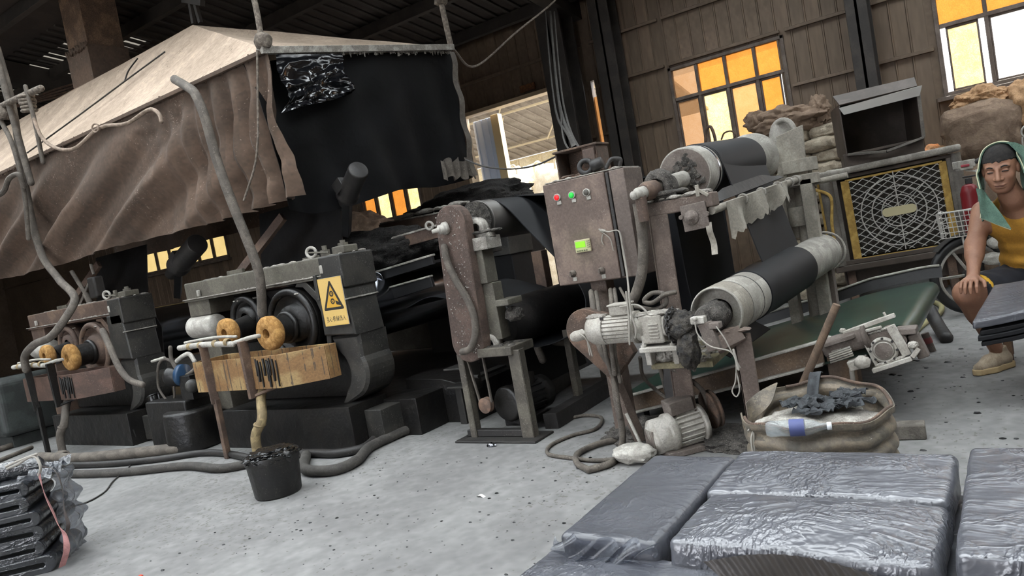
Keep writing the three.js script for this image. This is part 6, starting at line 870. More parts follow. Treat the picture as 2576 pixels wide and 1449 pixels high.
{
  const z = -7.5, t = thing('evaporative_cooler', 'big grey evaporative air cooler with white lattice grille and yellow pads', 'air cooler'), P = (x, y, d = 0) => atZ(x, y, z + d);
  const TL = P(2130, 462), BR = P(2428, 590), x0 = TL[0] - 0.2, x1 = BR[0] + 0.1, y0 = P(2165, 650)[1] - 0.03, y1 = P(2250, 425)[1] + 0.03, gx0 = TL[0] + 0.06, gx1 = BR[0] - 0.08, gy0 = y0 + 0.06, gy1 = y1 - 0.05;
  part(t, 'body', [box2(x0 + 0.1, x1 - 0.08, y0, y1, z - 0.95, z - 0.1), box2(x0 + 0.1, x1 - 0.06, y0, y0 + 0.04, z - 0.1, z), box2(x0 + 0.1, x1 - 0.06, y1 - 0.03, y1, z - 0.1, z)], MT.duct);
  part(t, 'lid', [warp(new RoundedBoxGeometry(x1 - x0 + 0.06, 0.06, 1.08, 3, 0.025), (v) => { v.y += 0.01 * (v.z / 0.5) ** 2; }).translate((x0 + x1) / 2 - 0.03, y1 + 0.03, z - 0.48)], MT.coolerTop);
  each(t, 'corner_post', [turned([[0.06, 0], [0.06, y1 - y0]], [x0 + 0.07, y0, z - 0.03], [x0 + 0.07, y1, z - 0.03], 20), box2(x0 + 0.1, x0 + 0.16, y0, y1, z - 0.06, z - 0.01)], MT.cooler);
  each(t, 'corner_post', [turned([[0.05, 0], [0.05, y1 - y0]], [x1 - 0.05, y0, z - 0.04], [x1 - 0.05, y1, z - 0.04], 20), box2(x1 - 0.12, x1 - 0.06, y0, y1, z - 0.06, z - 0.01)], MT.cooler);
  part(t, 'base_tray', [box2(x0 + 0.02, x1, y0 - 0.06, y0, z - 0.98, z + 0.02, 0.01), box2(x0 + 0.1, x1 - 0.1, y0 - 0.25, y0 - 0.06, z - 0.9, z - 0.15)], MT.duct);
  each(t, 'pad_strip', [box2(gx0 - 0.07, gx0, gy0 - 0.02, gy1, z - 0.05, z - 0.015), box2(gx1, gx1 + 0.06, gy0 - 0.02, gy1, z - 0.05, z - 0.015), box2(gx0 - 0.03, gx1 + 0.03, gy0 - 0.04, gy0 - 0.015, z - 0.04, z - 0.008), box2(gx0 - 0.03, gx1 + 0.03, gy1 - 0.01, gy1 + 0.01, z - 0.04, z - 0.008)], MT.pad);
  part(t, 'wet_pad', [box2(gx0, gx1, gy0, gy1, z - 0.09, z - 0.05)], mat({ c: 0x3f3a34, c2: 0x25211d, tile: 0.1, rough: 1, cells: 12 }));
  const G = [], w = gx1 - gx0, h = gy1 - gy0, cx = (gx0 + gx1) / 2, cy = (gy0 + gy1) / 2, clip = (a, dx, dy) => { let t0 = -9, t1 = 9; for (const [p, d, lo, hi] of [[a[0], dx, gx0, gx1], [a[1], dy, gy0, gy1]]) { const s = [(lo - p) / d, (hi - p) / d].sort((m, n) => m - n); t0 = Math.max(t0, s[0]); t1 = Math.min(t1, s[1]); } return t1 - t0 > 0.03 ? [[a[0] + dx * t0, a[1] + dy * t0, z - 0.014], [a[0] + dx * t1, a[1] + dy * t1, z - 0.014]] : null; };
  for (let i = -16; i <= 16; i++) for (const s of [1, -1]) { const c = clip([cx, cy + i * 0.062], 1, s * 0.62); if (c) G.push(bar(c[0], c[1], 0.0065, 0.007, 0.001)); }
  part(t, 'grille_lattice', G, MT.grille, 'white lattice grille');
  each(t, 'grille_ring', [0.14, 0.22, 0.31].map((r) => new THREE.TorusGeometry(r, 0.005, 6, 60).translate(cx, cy, z - 0.008)), MT.grille);
  each(t, 'grille_spoke', [bar([cx, gy0, z - 0.008], [cx, gy1, z - 0.008], 0.009, 0.007), bar([cx - 0.25, cy + 0.22, z - 0.008], [cx + 0.25, cy - 0.22, z - 0.008], 0.007, 0.006), bar([cx - 0.25, cy - 0.22, z - 0.008], [cx + 0.25, cy + 0.22, z - 0.008], 0.007, 0.006)], MT.grille);
  part(t, 'badge', [plate([...arc(cx + 0.1, cy, 0.04, -Math.PI / 2, Math.PI / 2), ...arc(cx - 0.1, cy, 0.04, Math.PI / 2, Math.PI * 1.5)], z - 0.01, z + 0.004, 0.003)], plain(0xb9b08c, 0.5), 'oval cream badge');
  each(t, 'side_pad', [box2(x0 - 0.0, x0 + 0.02, y0 + 0.02, y1 - 0.02, z - 0.5, z - 0.16), box2(x0 - 0.0, x0 + 0.02, y0 + 0.02, y1 - 0.02, z - 0.9, z - 0.56)], MT.rust); each(t, 'side_strip', [box2(x0 - 0.01, x0 + 0.03, y0 + 0.02, y1 - 0.02, z - 0.16, z - 0.08), box2(x0 - 0.01, x0 + 0.03, y0 + 0.02, y1 - 0.02, z - 0.56, z - 0.5)], MT.pad);
  each(t, 'stand_leg', [[x0 + 0.15, z - 0.1], [x1 - 0.2, z - 0.1], [x0 + 0.15, z - 0.9], [x1 - 0.2, z - 0.9]].map(([x, zz]) => box2(x - 0.035, x + 0.035, 0, y0 - 0.06, zz - 0.035, zz + 0.035)), MT.brownSteel);
  part(t, 'water_hose', [capped([P(2055, 470, 0.03), P(2085, 480, 0.05), P(2098, 490, 0.05), P(2100, 560, 0.05), P(2112, 640, 0.04)], 0.014, 8)], MT.pad);
  part(t, 'dust_cake', scatter(x0, x1, y1 + 0.062, z - 0.8, z, 40, 150, 0.03), MT.dust);
  // outlet hood on the lid
  const zf = z + 0.02, zb = z - 0.75, A = atZ(2128, 262, zf), B = atZ(2325, 215, zf), C = atZ(2337, 345, zf), D = atZ(2145, 388, zf), L1 = atZ(2092, 240, zb), yb = y1 + 0.06;
  const quad = (a, b, c, d) => surf((u, v) => [0, 1, 2].map((k) => lerp(lerp(a[k], b[k], u), lerp(d[k], c[k], u), v)), 4, 4, 0.012);
  const bk = (p, dx = 0) => [p[0] - 0.05 + dx, p[1] + 0.03, zb];
  const hood = part(t, 'outlet_hood', [quad(bk(A), A, D, bk(D)), quad(B, bk(B), bk(C), C), quad(bk(A), bk(B), B, A), quad(D, C, bk(C), bk(D)), quad(bk(B), bk(A), bk(D), bk(C))], MT.duct, 'grey sheet-metal outlet hood');
  part(hood, 'hood_lip', [quad([A[0] - 0.01, A[1] - 0.02, zf + 0.02], [B[0] + 0.03, B[1] - 0.0, zf + 0.05], [B[0] + 0.0, B[1] - 0.08, zf + 0.03], [A[0] + 0.02, A[1] - 0.09, zf + 0.02])], MT.grille, 'pale upper lip');
  each(hood, 'hood_edge', [bar([D[0], D[1] + 0.01, zf + 0.02], [lerp(D[0], C[0], 0.5), lerp(D[1], C[1], 0.5) - 0.045, zf + 0.05], 0.022, 0.04), bar([lerp(D[0], C[0], 0.5), lerp(D[1], C[1], 0.5) - 0.045, zf + 0.05], [C[0], C[1], zf + 0.02], 0.022, 0.04), bar(C, B, 0.03, 0.03)], MT.cooler);
  part(hood, 'hood_flap', [quad([A[0] - 0.04, A[1] + 0.1, zf - 0.1], [B[0] + 0.0, B[1] + 0.09, zf - 0.1], [B[0], B[1], zf], [A[0], A[1], zf])], MT.duct);
  part(t, 'hood_neck', [box2(D[0] - 0.04, C[0] + 0.0, yb - 0.01, Math.min(D[1], C[1]) + 0.02, zb, zf - 0.04)], MT.duct);
  void L1;
  t.userData.turn = [0, 0.2, 0.025]; t.userData.shift = [-0.1, 0, 0];
}
// sacks: one built, then copies
function sackGeo(w, h, d, s) { const g = new THREE.IcosahedronGeometry(1, 12), p = g.attributes.position, n = new THREE.Vector3(), sp = (x, e) => Math.sign(x) * Math.abs(x) ** e; for (let i = 0; i < p.count; i++) { n.fromBufferAttribute(p, i); const k = 1 + 0.16 * (fbm3(n.x * 2.5 + s, n.y * 2.5, n.z * 2.5, s) - 0.5) + 0.03 * Math.sin(n.x * 9 + s); p.setXYZ(i, sp(n.x, 0.6) * w / 2 * k, sp(n.y, 0.7) * h / 2 * k, sp(n.z, 0.55) * d / 2 * k); } return toCreasedNormals(g, 1.5); }
{
  const variants = [1, 2, 3, 4, 5].map((s) => prep(sackGeo(0.36, 0.16, 0.55, s)));
  const rows = 14, cols = 3, ROWN = ['bottom', 'second', 'third', 'fourth', 'fifth', 'sixth', 'seventh', 'eighth', 'ninth', 'tenth', 'eleventh', 'twelfth', 'thirteenth', 'topmost'], COLN = ['left', 'middle', 'right'];
  for (let r = 0; r < rows; r++) for (let c = 0; c < cols; c++) {
    const m = new THREE.Mesh(variants[(r * 3 + c * 2) % 5], MT.sack); m.name = numbered('filled_sack'); m.castShadow = m.receiveShadow = true;
    m.userData = { label: `pale filled sack, ${ROWN[r]} row from the floor, ${COLN[c]} column of the sack pile`, category: 'sack', group: 'filled sacks piled by the back wall' };
    m.userData.settled = true; m.position.set(-2.3 + c * 0.325 + (r % 2) * 0.06, 0.075 + r * 0.132, -8.75 + 0.05 * Math.sin(r * 3 + c * 2)); m.rotation.set(0, 0.1 * Math.sin(r * 5 + c), 0.06 * Math.sin(r * 2 + c * 4)); scene.add(m);
  }
  one('open_bag', 'slumped brown woven bag lying on top of the sack pile', 'bag', [lump(0.42, 0.17, 0.3, -1.98, 1.98, -8.7, 0.35, 3, 81, 4, 1), lump(0.12, 0.12, 0.1, -2.28, 2.06, -8.6, 0.4, 3, 82, 3, 2), lump(0.1, 0.16, 0.1, -1.62, 2.03, -8.65, 0.5, 3, 83, 3, 2)], MT.jute);
  one('bag_loops', 'dark lifting loops standing up against the bright window', 'loops', [capped([atZ(1775, 370, -8.4), atZ(1778, 325, -8.4), atZ(1786, 318, -8.4), atZ(1798, 345, -8.4), atZ(1800, 370, -8.4)], 0.018, 6), capped([atZ(1815, 350, -8.4), atZ(1822, 335, -8.4), atZ(1840, 330, -8.4), atZ(1850, 340, -8.4), atZ(1835, 360, -8.4)], 0.01, 6)], MT.rust);
  one('bulk_bag', 'dim bulk bag standing behind the cabinet and drum frame', 'bag', [sackGeo(0.9, 1.2, 0.8, 6).translate(-3.4, 0.6, -8.4)], MT.jute);
}
{
  const b = (n, l, m, geo) => one(n, l, 'bag', geo, m, 'big bags under the right window');
  b('bulk_bag', 'big square brown bag sagging beside the cooler', MT.jute, [warp(sackGeo(0.66, 0.62, 0.6, 7), (v) => { v.x *= 1 + 0.1 * (v.y > 0 ? 1 : 0); }).translate(-0.2, 1.45, -8.75)]);
  b('bulk_bag', 'brown bag underneath the sagging square one', MT.jute, [sackGeo(0.75, 1.2, 0.7, 8).translate(-0.22, 0.6, -8.75)]);
  b('plastic_bag', 'crumpled orange plastic bag on top of the square brown bag', MT.orangeBag, [lump(0.26, 0.14, 0.22, -0.16, 1.75, -8.8, 0.4, 3, 91, 4, 1)]);
  b('plastic_bag', 'orange lit bag at the right edge of the picture', MT.orangeBag, [lump(0.22, 0.3, 0.25, 0.24, 1.62, -8.75, 0.35, 2.5, 92, 4, 2), sackGeo(0.6, 1.35, 0.6, 9).translate(0.36, 0.68, -8.75)]);
  b('plastic_bag', 'small orange bag squeezed behind the cooler', MT.orangeBag, [lump(0.14, 0.13, 0.14, -0.62, 1.3, -8.75, 0.35, 2.5, 93, 3, 2), sackGeo(0.3, 1.25, 0.3, 10).translate(-0.62, 0.6, -8.8)]);
}
{ // bulk bags seen through the doorway, and orange heap under the third window
  for (const [x, y, z, s, l] of [[1290, 450, -11.2, 1, 'white bulk bag beyond the doorway, at its left'], [1350, 440, -11.6, 2, 'tall white bulk bag beyond the doorway, in the middle'], [1400, 430, -11.4, 3, 'white bulk bag beyond the doorway, behind the cabinet']]) {
    const p = atZ(x, y, z), t = thing('bulk_bag', l, 'bag', 'white bulk bags beyond the doorway');
    part(t, 'bag_body', sackGeo(1.0, p[1] + 0.16, 0.9, s).translate(p[0], (p[1] + 0.1) / 2 + 0.02, z), MT.paleBag);
    for (const [dx, dz] of [[-0.25, 0.2], [0.2, 0.25], [0.05, -0.1]]) part(t, 'lifting_loop', capped([[p[0] + dx - 0.07, p[1], z + dz], [p[0] + dx - 0.06, p[1] + 0.16, z + dz], [p[0] + dx + 0.02, p[1] + 0.2, z + dz], [p[0] + dx + 0.07, p[1] + 0.12, z + dz], [p[0] + dx + 0.08, p[1], z + dz]], 0.02, 6), MT.paleBag);
  }
  one('bulk_bag', 'brown heaped bag under the far orange window', 'bag', [lump(0.9, 0.5, 0.5, ...atZ(880, 610, -8.7), 0.35, 2.4, 95, 4, 4), sackGeo(1.6, 1.3, 0.9, 4).translate(atZ(880, 610, -8.7)[0], 0.65, -8.7)], MT.jute);
}
one('exit_sign', 'small dim orange sign on the wall above the doorway', 'sign', [box2(-5.78, -5.52, 3.34, 3.44, WZ, WZ + 0.03)], mat({ c: 0x8a5a34, c2: 0x6a4630, tile: 0.1, rough: 0.7 }));
// ------------------------------------------------------------------ electric bicycle and extinguisher
{
  const z = -6.9, t = thing('electric_bicycle', 'grey electric bicycle with wire basket parked behind the man', 'bicycle'), P = (x, y, d = 0) => atZ(x, y, z + d), w = P(2442, 690), R1 = Math.max(0.18, w[1] - 0.035), yaw = 0.5;
  const c = [w[0], R1 + 0.035, z], ax = [Math.sin(yaw), 0, Math.cos(yaw)], fw = [Math.cos(yaw), 0, -Math.sin(yaw)], U = (f, y) => [c[0] + fw[0] * f, y, c[2] + fw[2] * f];
  const wheel = part(t, 'front_wheel', ring(R1, 0.035, c, ax, 44), MT.black); part(wheel, 'rim', [ring(R1 - 0.045, 0.014, c, ax, 40)], MT.drumEnd);
  each(wheel, 'spoke', Array.from({ length: 6 }, (_, i) => { const a = i * 1.047; return bar(c, U(Math.cos(a) * (R1 - 0.05), c[1] + Math.sin(a) * (R1 - 0.05)), 0.022, 0.014); }), MT.drumEnd); part(wheel, 'hub', [turned([[0.0001, 0], [0.05, 0], [0.05, 0.07], [0.0001, 0.07]], V(c).addScaledVector(V(ax), -0.035).toArray(), V(c).addScaledVector(V(ax), 0.035).toArray(), 20)], MT.darkSteel);
  const wheel2 = part(t, 'rear_wheel', ring(R1, 0.035, U(1.05, c[1]), ax, 44), MT.black); part(wheel2, 'rim', [ring(R1 - 0.045, 0.014, U(1.05, c[1]), ax, 40)], MT.drumEnd);
  each(t, 'fork', [rod(c, U(0.12, 0.72), 0.02), rod(U(0.12, 0.72), U(0.2, 1.1), 0.024)], MT.cooler);
  part(t, 'fender', [surf((u, v) => { const a = 0.4 + u * 2.0, r = R1 + 0.05; const p = U(Math.cos(a) * r, c[1] + Math.sin(a) * r); return [p[0] + ax[0] * (v - 0.5) * 0.09, p[1], p[2] + ax[2] * (v - 0.5) * 0.09]; }, 16, 4, 0.006)], MT.darkSteel);
  const h = P(2432, 412);
  each(t, 'head', [bx(0.13, 0.06, 0.1, h[0] - 0.02, h[1], h[2], 0, yaw), bx(0.1, 0.02, 0.08, h[0] - 0.02, h[1] - 0.035, h[2] + 0.02, 0, yaw)], MT.drumEnd); part(t, 'tail_lamp', bx(0.06, 0.02, 0.02, h[0] - 0.01, h[1] - 0.012, h[2] + 0.06), plain(0x8c2030, 0.4));
  each(t, 'handlebar', [capped([P(2420, 418), P(2446, 412), P(2465, 400)], 0.012, 8), rod(P(2452, 408), P(2472, 398), 0.018)], MT.darkSteel); each(t, 'brake_lever', [rod(P(2428, 428), P(2456, 430), 0.007), lump(0.014, 0.014, 0.014, ...P(2457, 430), 0.1, 2, 1, 2, 2)], MT.grille);
  const bc = P(2418, 560), B = [], bw = 0.28, bh = 0.2, bd = 0.22; for (let i = 0; i <= 9; i++) { const x = bc[0] - bw / 2 + bw * i / 9; B.push(rod([x, bc[1] - bh / 2, z + bd / 2], [x - 0.015, bc[1] + bh / 2, z + bd / 2 + 0.02], 0.0035, 0.0035, 5)); } for (let i = 0; i <= 6; i++) { const q = z + bd / 2 - bd * i / 6; for (const s of [-1, 1]) B.push(rod([bc[0] + s * bw / 2, bc[1] - bh / 2, q], [bc[0] + s * (bw / 2 + 0.015), bc[1] + bh / 2, q], 0.0035, 0.0035, 5)); } for (let k = 0; k <= 5; k++) { const y = bc[1] - bh / 2 + bh * k / 5; B.push(rod([bc[0] - bw / 2, y, z + bd / 2 + 0.01], [bc[0] + bw / 2, y, z + bd / 2 + 0.01], k === 5 ? 0.008 : 0.0035, undefined, 5), rod([bc[0] - bw / 2, y, z + bd / 2], [bc[0] - bw / 2, y, z - bd / 2], k === 5 ? 0.008 : 0.0035, undefined, 5), rod([bc[0] + bw / 2, y, z + bd / 2], [bc[0] + bw / 2, y, z - bd / 2], 0.0035, undefined, 5)); }
  part(t, 'basket', B, MT.grille); each(t, 'basket_stay', [rod([bc[0], bc[1] - bh / 2, z], U(0.1, 0.62), 0.014), rod(c, [bc[0], bc[1] - 0.1, z + 0.1], 0.008)], MT.grille);
  each(t, 'frame', [capped([U(0.14, 0.7), U(0.3, 0.45), U(0.6, 0.36), U(1.05, c[1])], 0.035, 10), capped([U(0.62, 0.36), U(0.7, 0.75)], 0.025, 8), bx(0.24, 0.2, 0.14, ...U(0.62, 0.36), 0, yaw), lump(0.06, 0.05, 0.06, ...P(2506, 610), 0.2, 2, 3, 3, 2), lump(0.09, 0.05, 0.06, ...P(2500, 650), 0.2, 2, 4, 3, 2)], MT.drumEnd); part(t, 'saddle', [lump(0.15, 0.05, 0.1, ...U(0.72, 0.8), 0.15, 2, 5, 3, 1)], MT.black);
  each(t, 'mirror', [ring(0.05, 0.008, P(2590, 330), [0, 0, 1], 24), rod(P(2572, 345), P(2576, 420), 0.007)], MT.drumEnd);
}
{
  const z = -7.15, t = thing('fire_extinguisher', 'red fire extinguisher standing behind the bicycle basket', 'extinguisher'), a = atZ(2436, 455, z), b = atZ(2448, 535, z);
  part(t, 'cylinder', turned([[0.0001, 0], [0.065, 0], [0.07, 0.02], [0.07, 0.42], [0.05, 0.48], [0.02, 0.5], [0.0001, 0.5]], [b[0], a[1] - 0.52, z], [b[0] - 0.005, a[1] - 0.02, z], 26), plain(0x7a1c22, 0.4));
  each(t, 'valve', [bx(0.05, 0.05, 0.05, b[0], a[1], z), bx(0.12, 0.015, 0.03, b[0] + 0.02, a[1] + 0.035, z)], MT.darkSteel); part(t, 'band', turned([[0.07, 0], [0.072, 0.002], [0.072, 0.02], [0.07, 0.022]], [b[0], a[1] - 0.24, z], [b[0], a[1] - 0.218, z], 24), MT.grille);
  part(t, 'bracket_post', rod([b[0], 0, z - 0.02], [b[0], a[1] - 0.52, z - 0.02], 0.025), MT.darkSteel);
}

// ================================================================== THE SEATED MAN
const smin = (a, b, k) => { const h = clamp(0.5 + 0.5 * (b - a) / k); return lerp(b, a, h) - k * h * (1 - h); };
function capsule(p, a, b, ra, rb) { const bax = b[0] - a[0], bay = b[1] - a[1], baz = b[2] - a[2], pax = p[0] - a[0], pay = p[1] - a[1], paz = p[2] - a[2], h = clamp((pax * bax + pay * bay + paz * baz) / (bax * bax + bay * bay + baz * baz)); return Math.hypot(pax - bax * h, pay - bay * h, paz - baz * h) - lerp(ra, rb, h); }
const ell = (p, c, r) => { const x = (p[0] - c[0]) / r[0], y = (p[1] - c[1]) / r[1], z = (p[2] - c[2]) / r[2], k = Math.hypot(x, y, z); return (k - 1) * Math.min(...r) * (0.6 + 0.4 * k); };
function field(fn, lo, hi, cell) {                        // mesh of fn < 0
  const ext = Math.max(hi[0] - lo[0], hi[1] - lo[1], hi[2] - lo[2]) + 6 * cell, N = Math.ceil(ext / cell), c = [0, 1, 2].map((k) => (lo[k] + hi[k]) / 2);
  const mc = new MarchingCubes(N, new THREE.MeshStandardMaterial(), false, false, 300000); mc.isolation = 0; const h = N / 2, s = ext / 2, p = [0, 0, 0];
  for (let k = 0; k < N; k++) for (let j = 0; j < N; j++) for (let i = 0; i < N; i++) { p[0] = c[0] + (i - h) / h * s; p[1] = c[1] + (j - h) / h * s; p[2] = c[2] + (k - h) / h * s; const out = p[0] < lo[0] - 2 * cell || p[0] > hi[0] + 2 * cell || p[1] < lo[1] - 2 * cell || p[1] > hi[1] + 2 * cell || p[2] < lo[2] - 2 * cell || p[2] > hi[2] + 2 * cell; mc.field[i + j * N + k * N * N] = out ? -1 : -fn(p); }
  mc.update();
  const n = mc.count, P = new Float32Array(n * 3); for (let i = 0; i < n; i++) for (let a = 0; a < 3; a++) P[3 * i + a] = c[a] + mc.positionArray[3 * i + a] * s;
  const g = new THREE.BufferGeometry(); g.setAttribute('position', new THREE.BufferAttribute(P, 3)); g.setIndex(Array.from({ length: n }, (_, i) => i)); g.setAttribute('normal', new THREE.BufferAttribute(new Float32Array(n * 3), 3)); g.setAttribute('uv', new THREE.BufferAttribute(new Float32Array(n * 2), 2));
  return mergeVerts(g);
}
{
  const J = { neck: [-0.02, 0.965, -4.93], head: [-0.055, 1.13, -4.86], chest: [0.01, 0.82, -5.06], belly: [0.025, 0.64, -5.16], hip: [0.03, 0.5, -5.22], shR: [-0.165, 0.905, -5.06], elR: [-0.222, 0.735, -4.93], wrR: [-0.244, 0.578, -4.77], shL: [0.195, 0.895, -5.08], elL: [0.3, 0.69, -4.97], wrL: [0.26, 0.585, -4.82], hipR: [-0.07, 0.47, -5.16], knR: [-0.28, 0.49, -4.74], anR: [-0.185, 0.1, -4.98], hipL: [0.13, 0.47, -5.16], knL: [0.22, 0.49, -4.78], anL: [0.2, 0.1, -4.95] };
  const legs = (p, e = 0) => { let d = capsule(p, J.hipR, J.knR, 0.088 + e, 0.062 + e); d = smin(d, capsule(p, J.hipL, J.knL, 0.088 + e, 0.062 + e), 0.05); return d; };
  const torso = (p, e = 0) => { let d = capsule(p, J.hip, J.belly, 0.125 + e, 0.118 + e); d = smin(d, capsule(p, J.belly, J.chest, 0.118 + e, 0.115 + e), 0.06); d = smin(d, capsule(p, [-0.075, 0.845, -5.06], [0.105, 0.84, -5.07], 0.098 + e, 0.098 + e), 0.05); d = smin(d, capsule(p, J.hipR, J.hipL, 0.098 + e, 0.098 + e), 0.05); return d; };
  const bodyFn = (p) => {
    let d = torso(p);
    d = smin(d, capsule(p, J.neck, J.chest, 0.056, 0.08), 0.05); d = smin(d, capsule(p, J.neck, [-0.05, 1.08, -4.88], 0.055, 0.056), 0.03);
    for (const [s, e, w] of [[J.shR, J.elR, J.wrR], [J.shL, J.elL, J.wrL]]) { d = smin(d, capsule(p, s, e, 0.062, 0.045), 0.05); d = smin(d, capsule(p, e, w, 0.046, 0.03), 0.025); d = smin(d, capsule(p, e, [lerp(e[0], w[0], 0.35), lerp(e[1], w[1], 0.35), lerp(e[2], w[2], 0.35)], 0.046, 0.048), 0.02); }
    d = smin(d, legs(p), 0.05);
    for (const [k, a] of [[J.knR, J.anR], [J.knL, J.anL]]) { d = smin(d, capsule(p, k, a, 0.06, 0.036), 0.04); const m = [0, 1, 2].map((i) => lerp(k[i], a[i], 0.32)); m[2] -= 0.025; d = smin(d, capsule(p, k, m, 0.055, 0.058), 0.04); }
    return d;
  };
  // head: facing the camera, a little down and to the left
  const yaw = -0.16, pit = 0.2, cy = Math.cos(yaw), sy = Math.sin(yaw), cp = Math.cos(pit), sp = Math.sin(pit);
  const toHead = (p) => { let x = p[0] - J.head[0], y = p[1] - J.head[1], z = p[2] - J.head[2]; [x, z] = [x * cy - z * sy, x * sy + z * cy]; [y, z] = [y * cp + z * sp, -y * sp + z * cp]; return [x, y, z]; };
  const fromHead = (q) => { let [x, y, z] = q; [y, z] = [y * cp - z * sp, y * sp + z * cp]; [x, z] = [x * cy + z * sy, -x * sy + z * cy]; return [x + J.head[0], y + J.head[1], z + J.head[2]]; };
  const headFn = (p) => {
    const q = toHead(p), s = [Math.abs(q[0]), q[1], q[2]];
    let d = ell(q, [0, 0.03, -0.012], [0.078, 0.098, 0.096]);
    d = smin(d, ell(q, [0, -0.045, 0.03], [0.064, 0.075, 0.062]), 0.03);
    d = smin(d, ell(q, [0, -0.098, 0.058], [0.03, 0.022, 0.028]), 0.025);
    d = smin(d, ell(s, [0.04, -0.025, 0.056], [0.026, 0.022, 0.024]), 0.02);
    d = smin(d, ell(s, [0.032, 0.029, 0.07], [0.024, 0.009, 0.014]), 0.016);
    d = smin(d, capsule(q, [0, 0.018, 0.086], [0, -0.03, 0.107], 0.009, 0.013), 0.012);
    d = smin(d, ell(s, [0.014, -0.034, 0.094], [0.011, 0.009, 0.012]), 0.008);
    d = smin(d, ell(q, [0, -0.064, 0.09], [0.026, 0.007, 0.01]), 0.007); d = smin(d, ell(q, [0, -0.078, 0.086], [0.022, 0.008, 0.011]), 0.007);
    const eye = ell(s, [0.034, 0.009, 0.088], [0.019, 0.01, 0.014]); d = Math.max(d, -smin(-d, -(-eye + 0), 0.001) > 9 ? d : d); d = -smin(-d, eye, 0.008);
    d = smin(d, ell(s, [0.034, 0.009, 0.073], [0.017, 0.012, 0.012]), 0.003);
    d = Math.min(d, -smin(-d, ell(q, [0, -0.0705, 0.103], [0.022, 0.0025, 0.012]), 0.004));
    d = -smin(-d, ell(q, [0, -0.071, 0.1], [0.023, 0.0022, 0.012]), 0.004);
    d = smin(d, ell(s, [0.08, -0.005, -0.008], [0.011, 0.03, 0.018]), 0.008);
    d = smin(d, capsule(p, J.neck, [-0.05, 1.07, -4.89], 0.053, 0.052), 0.03);
    return d;
  };
  // a hand laid over the knee: palm and five bent fingers
  const hand = (w, kn, mir) => {
    const f = V(kn).sub(V(w)); f.y = 0; f.normalize(); const side = new THREE.Vector3(-f.z * mir, 0, f.x * mir), at = (fwd, out, up) => [w[0] + f.x * fwd + side.x * out, w[1] + up, w[2] + f.z * fwd + side.z * out];
    const palmA = at(0.01, 0, -0.008), palmB = at(0.07, 0.0, -0.016), chains = [[-0.03, 0.066, 0.8], [-0.01, 0.074, 0.95], [0.011, 0.07, 0.9], [0.031, 0.058, 0.72]].map(([o, s, l]) => [at(s, o, -0.014), at(s + 0.038 * l, o * 1.25, -0.02), at(s + 0.062 * l, o * 1.3, -0.045), at(s + 0.066 * l, o * 1.3, -0.072)]);
    const thumb = [at(0.02, -0.03, -0.014), at(0.05, -0.06, -0.03), at(0.075, -0.068, -0.052)];
    return (p) => {
      let d = capsule(p, w, palmA, 0.028, 0.027); for (const o of [-0.024, -0.008, 0.008, 0.024]) d = smin(d, capsule(p, at(0.015, o * 0.7, -0.01), at(0.068, o * 1.1, -0.014), 0.017, 0.013), 0.012);
      for (const c of chains) { let k = capsule(p, c[0], c[1], 0.0105, 0.0095); k = smin(k, capsule(p, c[1], c[2], 0.0095, 0.009), 0.004); k = smin(k, capsule(p, c[2], c[3], 0.009, 0.0078), 0.004); d = smin(d, k, 0.006); }
      let k = capsule(p, thumb[0], thumb[1], 0.014, 0.011); k = smin(k, capsule(p, thumb[1], thumb[2], 0.011, 0.009), 0.004); return smin(d, k, 0.01);
    };
  };
  const t = thing('person', 'man in mustard tank top and dark shorts sitting with a green towel over his head', 'person');
  const skin = mat({ c: 0x946c56, c2: 0x88614c, tile: 0.3, rough: 0.55, grain: 0.08 });
  const hR = hand(J.wrR, [-0.262, 0, -4.68], 1), hL = hand(J.wrL, [0.235, 0, -4.73], -1);
  const around = (p, r) => [p.map((x) => x - r), p.map((x) => x + r)];
  const body = part(t, 'body', [field(bodyFn, [-0.42, 0.03, -5.42], [0.42, 1.06, -4.62], 0.0125), field(headFn, [-0.19, 0.98, -5.0], [0.08, 1.29, -4.72], 0.0034), field(hR, ...around([J.wrR[0] - 0.01, J.wrR[1] - 0.02, J.wrR[2] + 0.06], 0.115), 0.0036), field(hL, ...around([J.wrL[0], J.wrL[1] - 0.02, J.wrL[2] + 0.06], 0.115), 0.0036)], skin);
  void body;
  const hairM = mat({ c: 0x2a2624, c2: 0x1d1a19, tile: 0.05, rough: 0.85, grain: 0.5, bump: 0.002, kind: 'fine', btile: 0.05 });
  part(t, 'hair', field((p) => { const q = toHead(p), n = 0.004 * (fbm3(p[0] * 90, p[1] * 90, p[2] * 90, 5) - 0.5); let d = ell(q, [0, 0.034, -0.014], [0.0825, 0.1025, 0.1005]) + n; const line = q[1] - (0.055 + 0.25 * Math.max(0, Math.abs(q[0]) - 0.045) * -1.6) ; const front = q[2] > -0.01 ? 0.058 - q[1] - 0.35 * Math.max(0, Math.abs(q[0]) - 0.05) : (0.058 - q[1]) - 2.2 * (-0.01 - q[2]); void line; return Math.max(d, front + 0.018 * (fbm3(p[0] * 70, p[1] * 20, p[2] * 70, 9) - 0.5)); }, [-0.17, 1.06, -5.0], [0.06, 1.3, -4.73], 0.0045), hairM);
  each(t, 'eyebrow', [1, -1].map((s) => pipe([[0.018 * s, 0.03, 0.089], [0.034 * s, 0.035, 0.086], [0.052 * s, 0.028, 0.073]].map(fromHead), 0.0042, 6)), hairM);
  each(t, 'eye', [1, -1].map((s) => pipe([[0.02 * s, 0.006, 0.0855], [0.034 * s, 0.0075, 0.0875], [0.048 * s, 0.005, 0.079]].map(fromHead), 0.0026, 6)), MT.black);
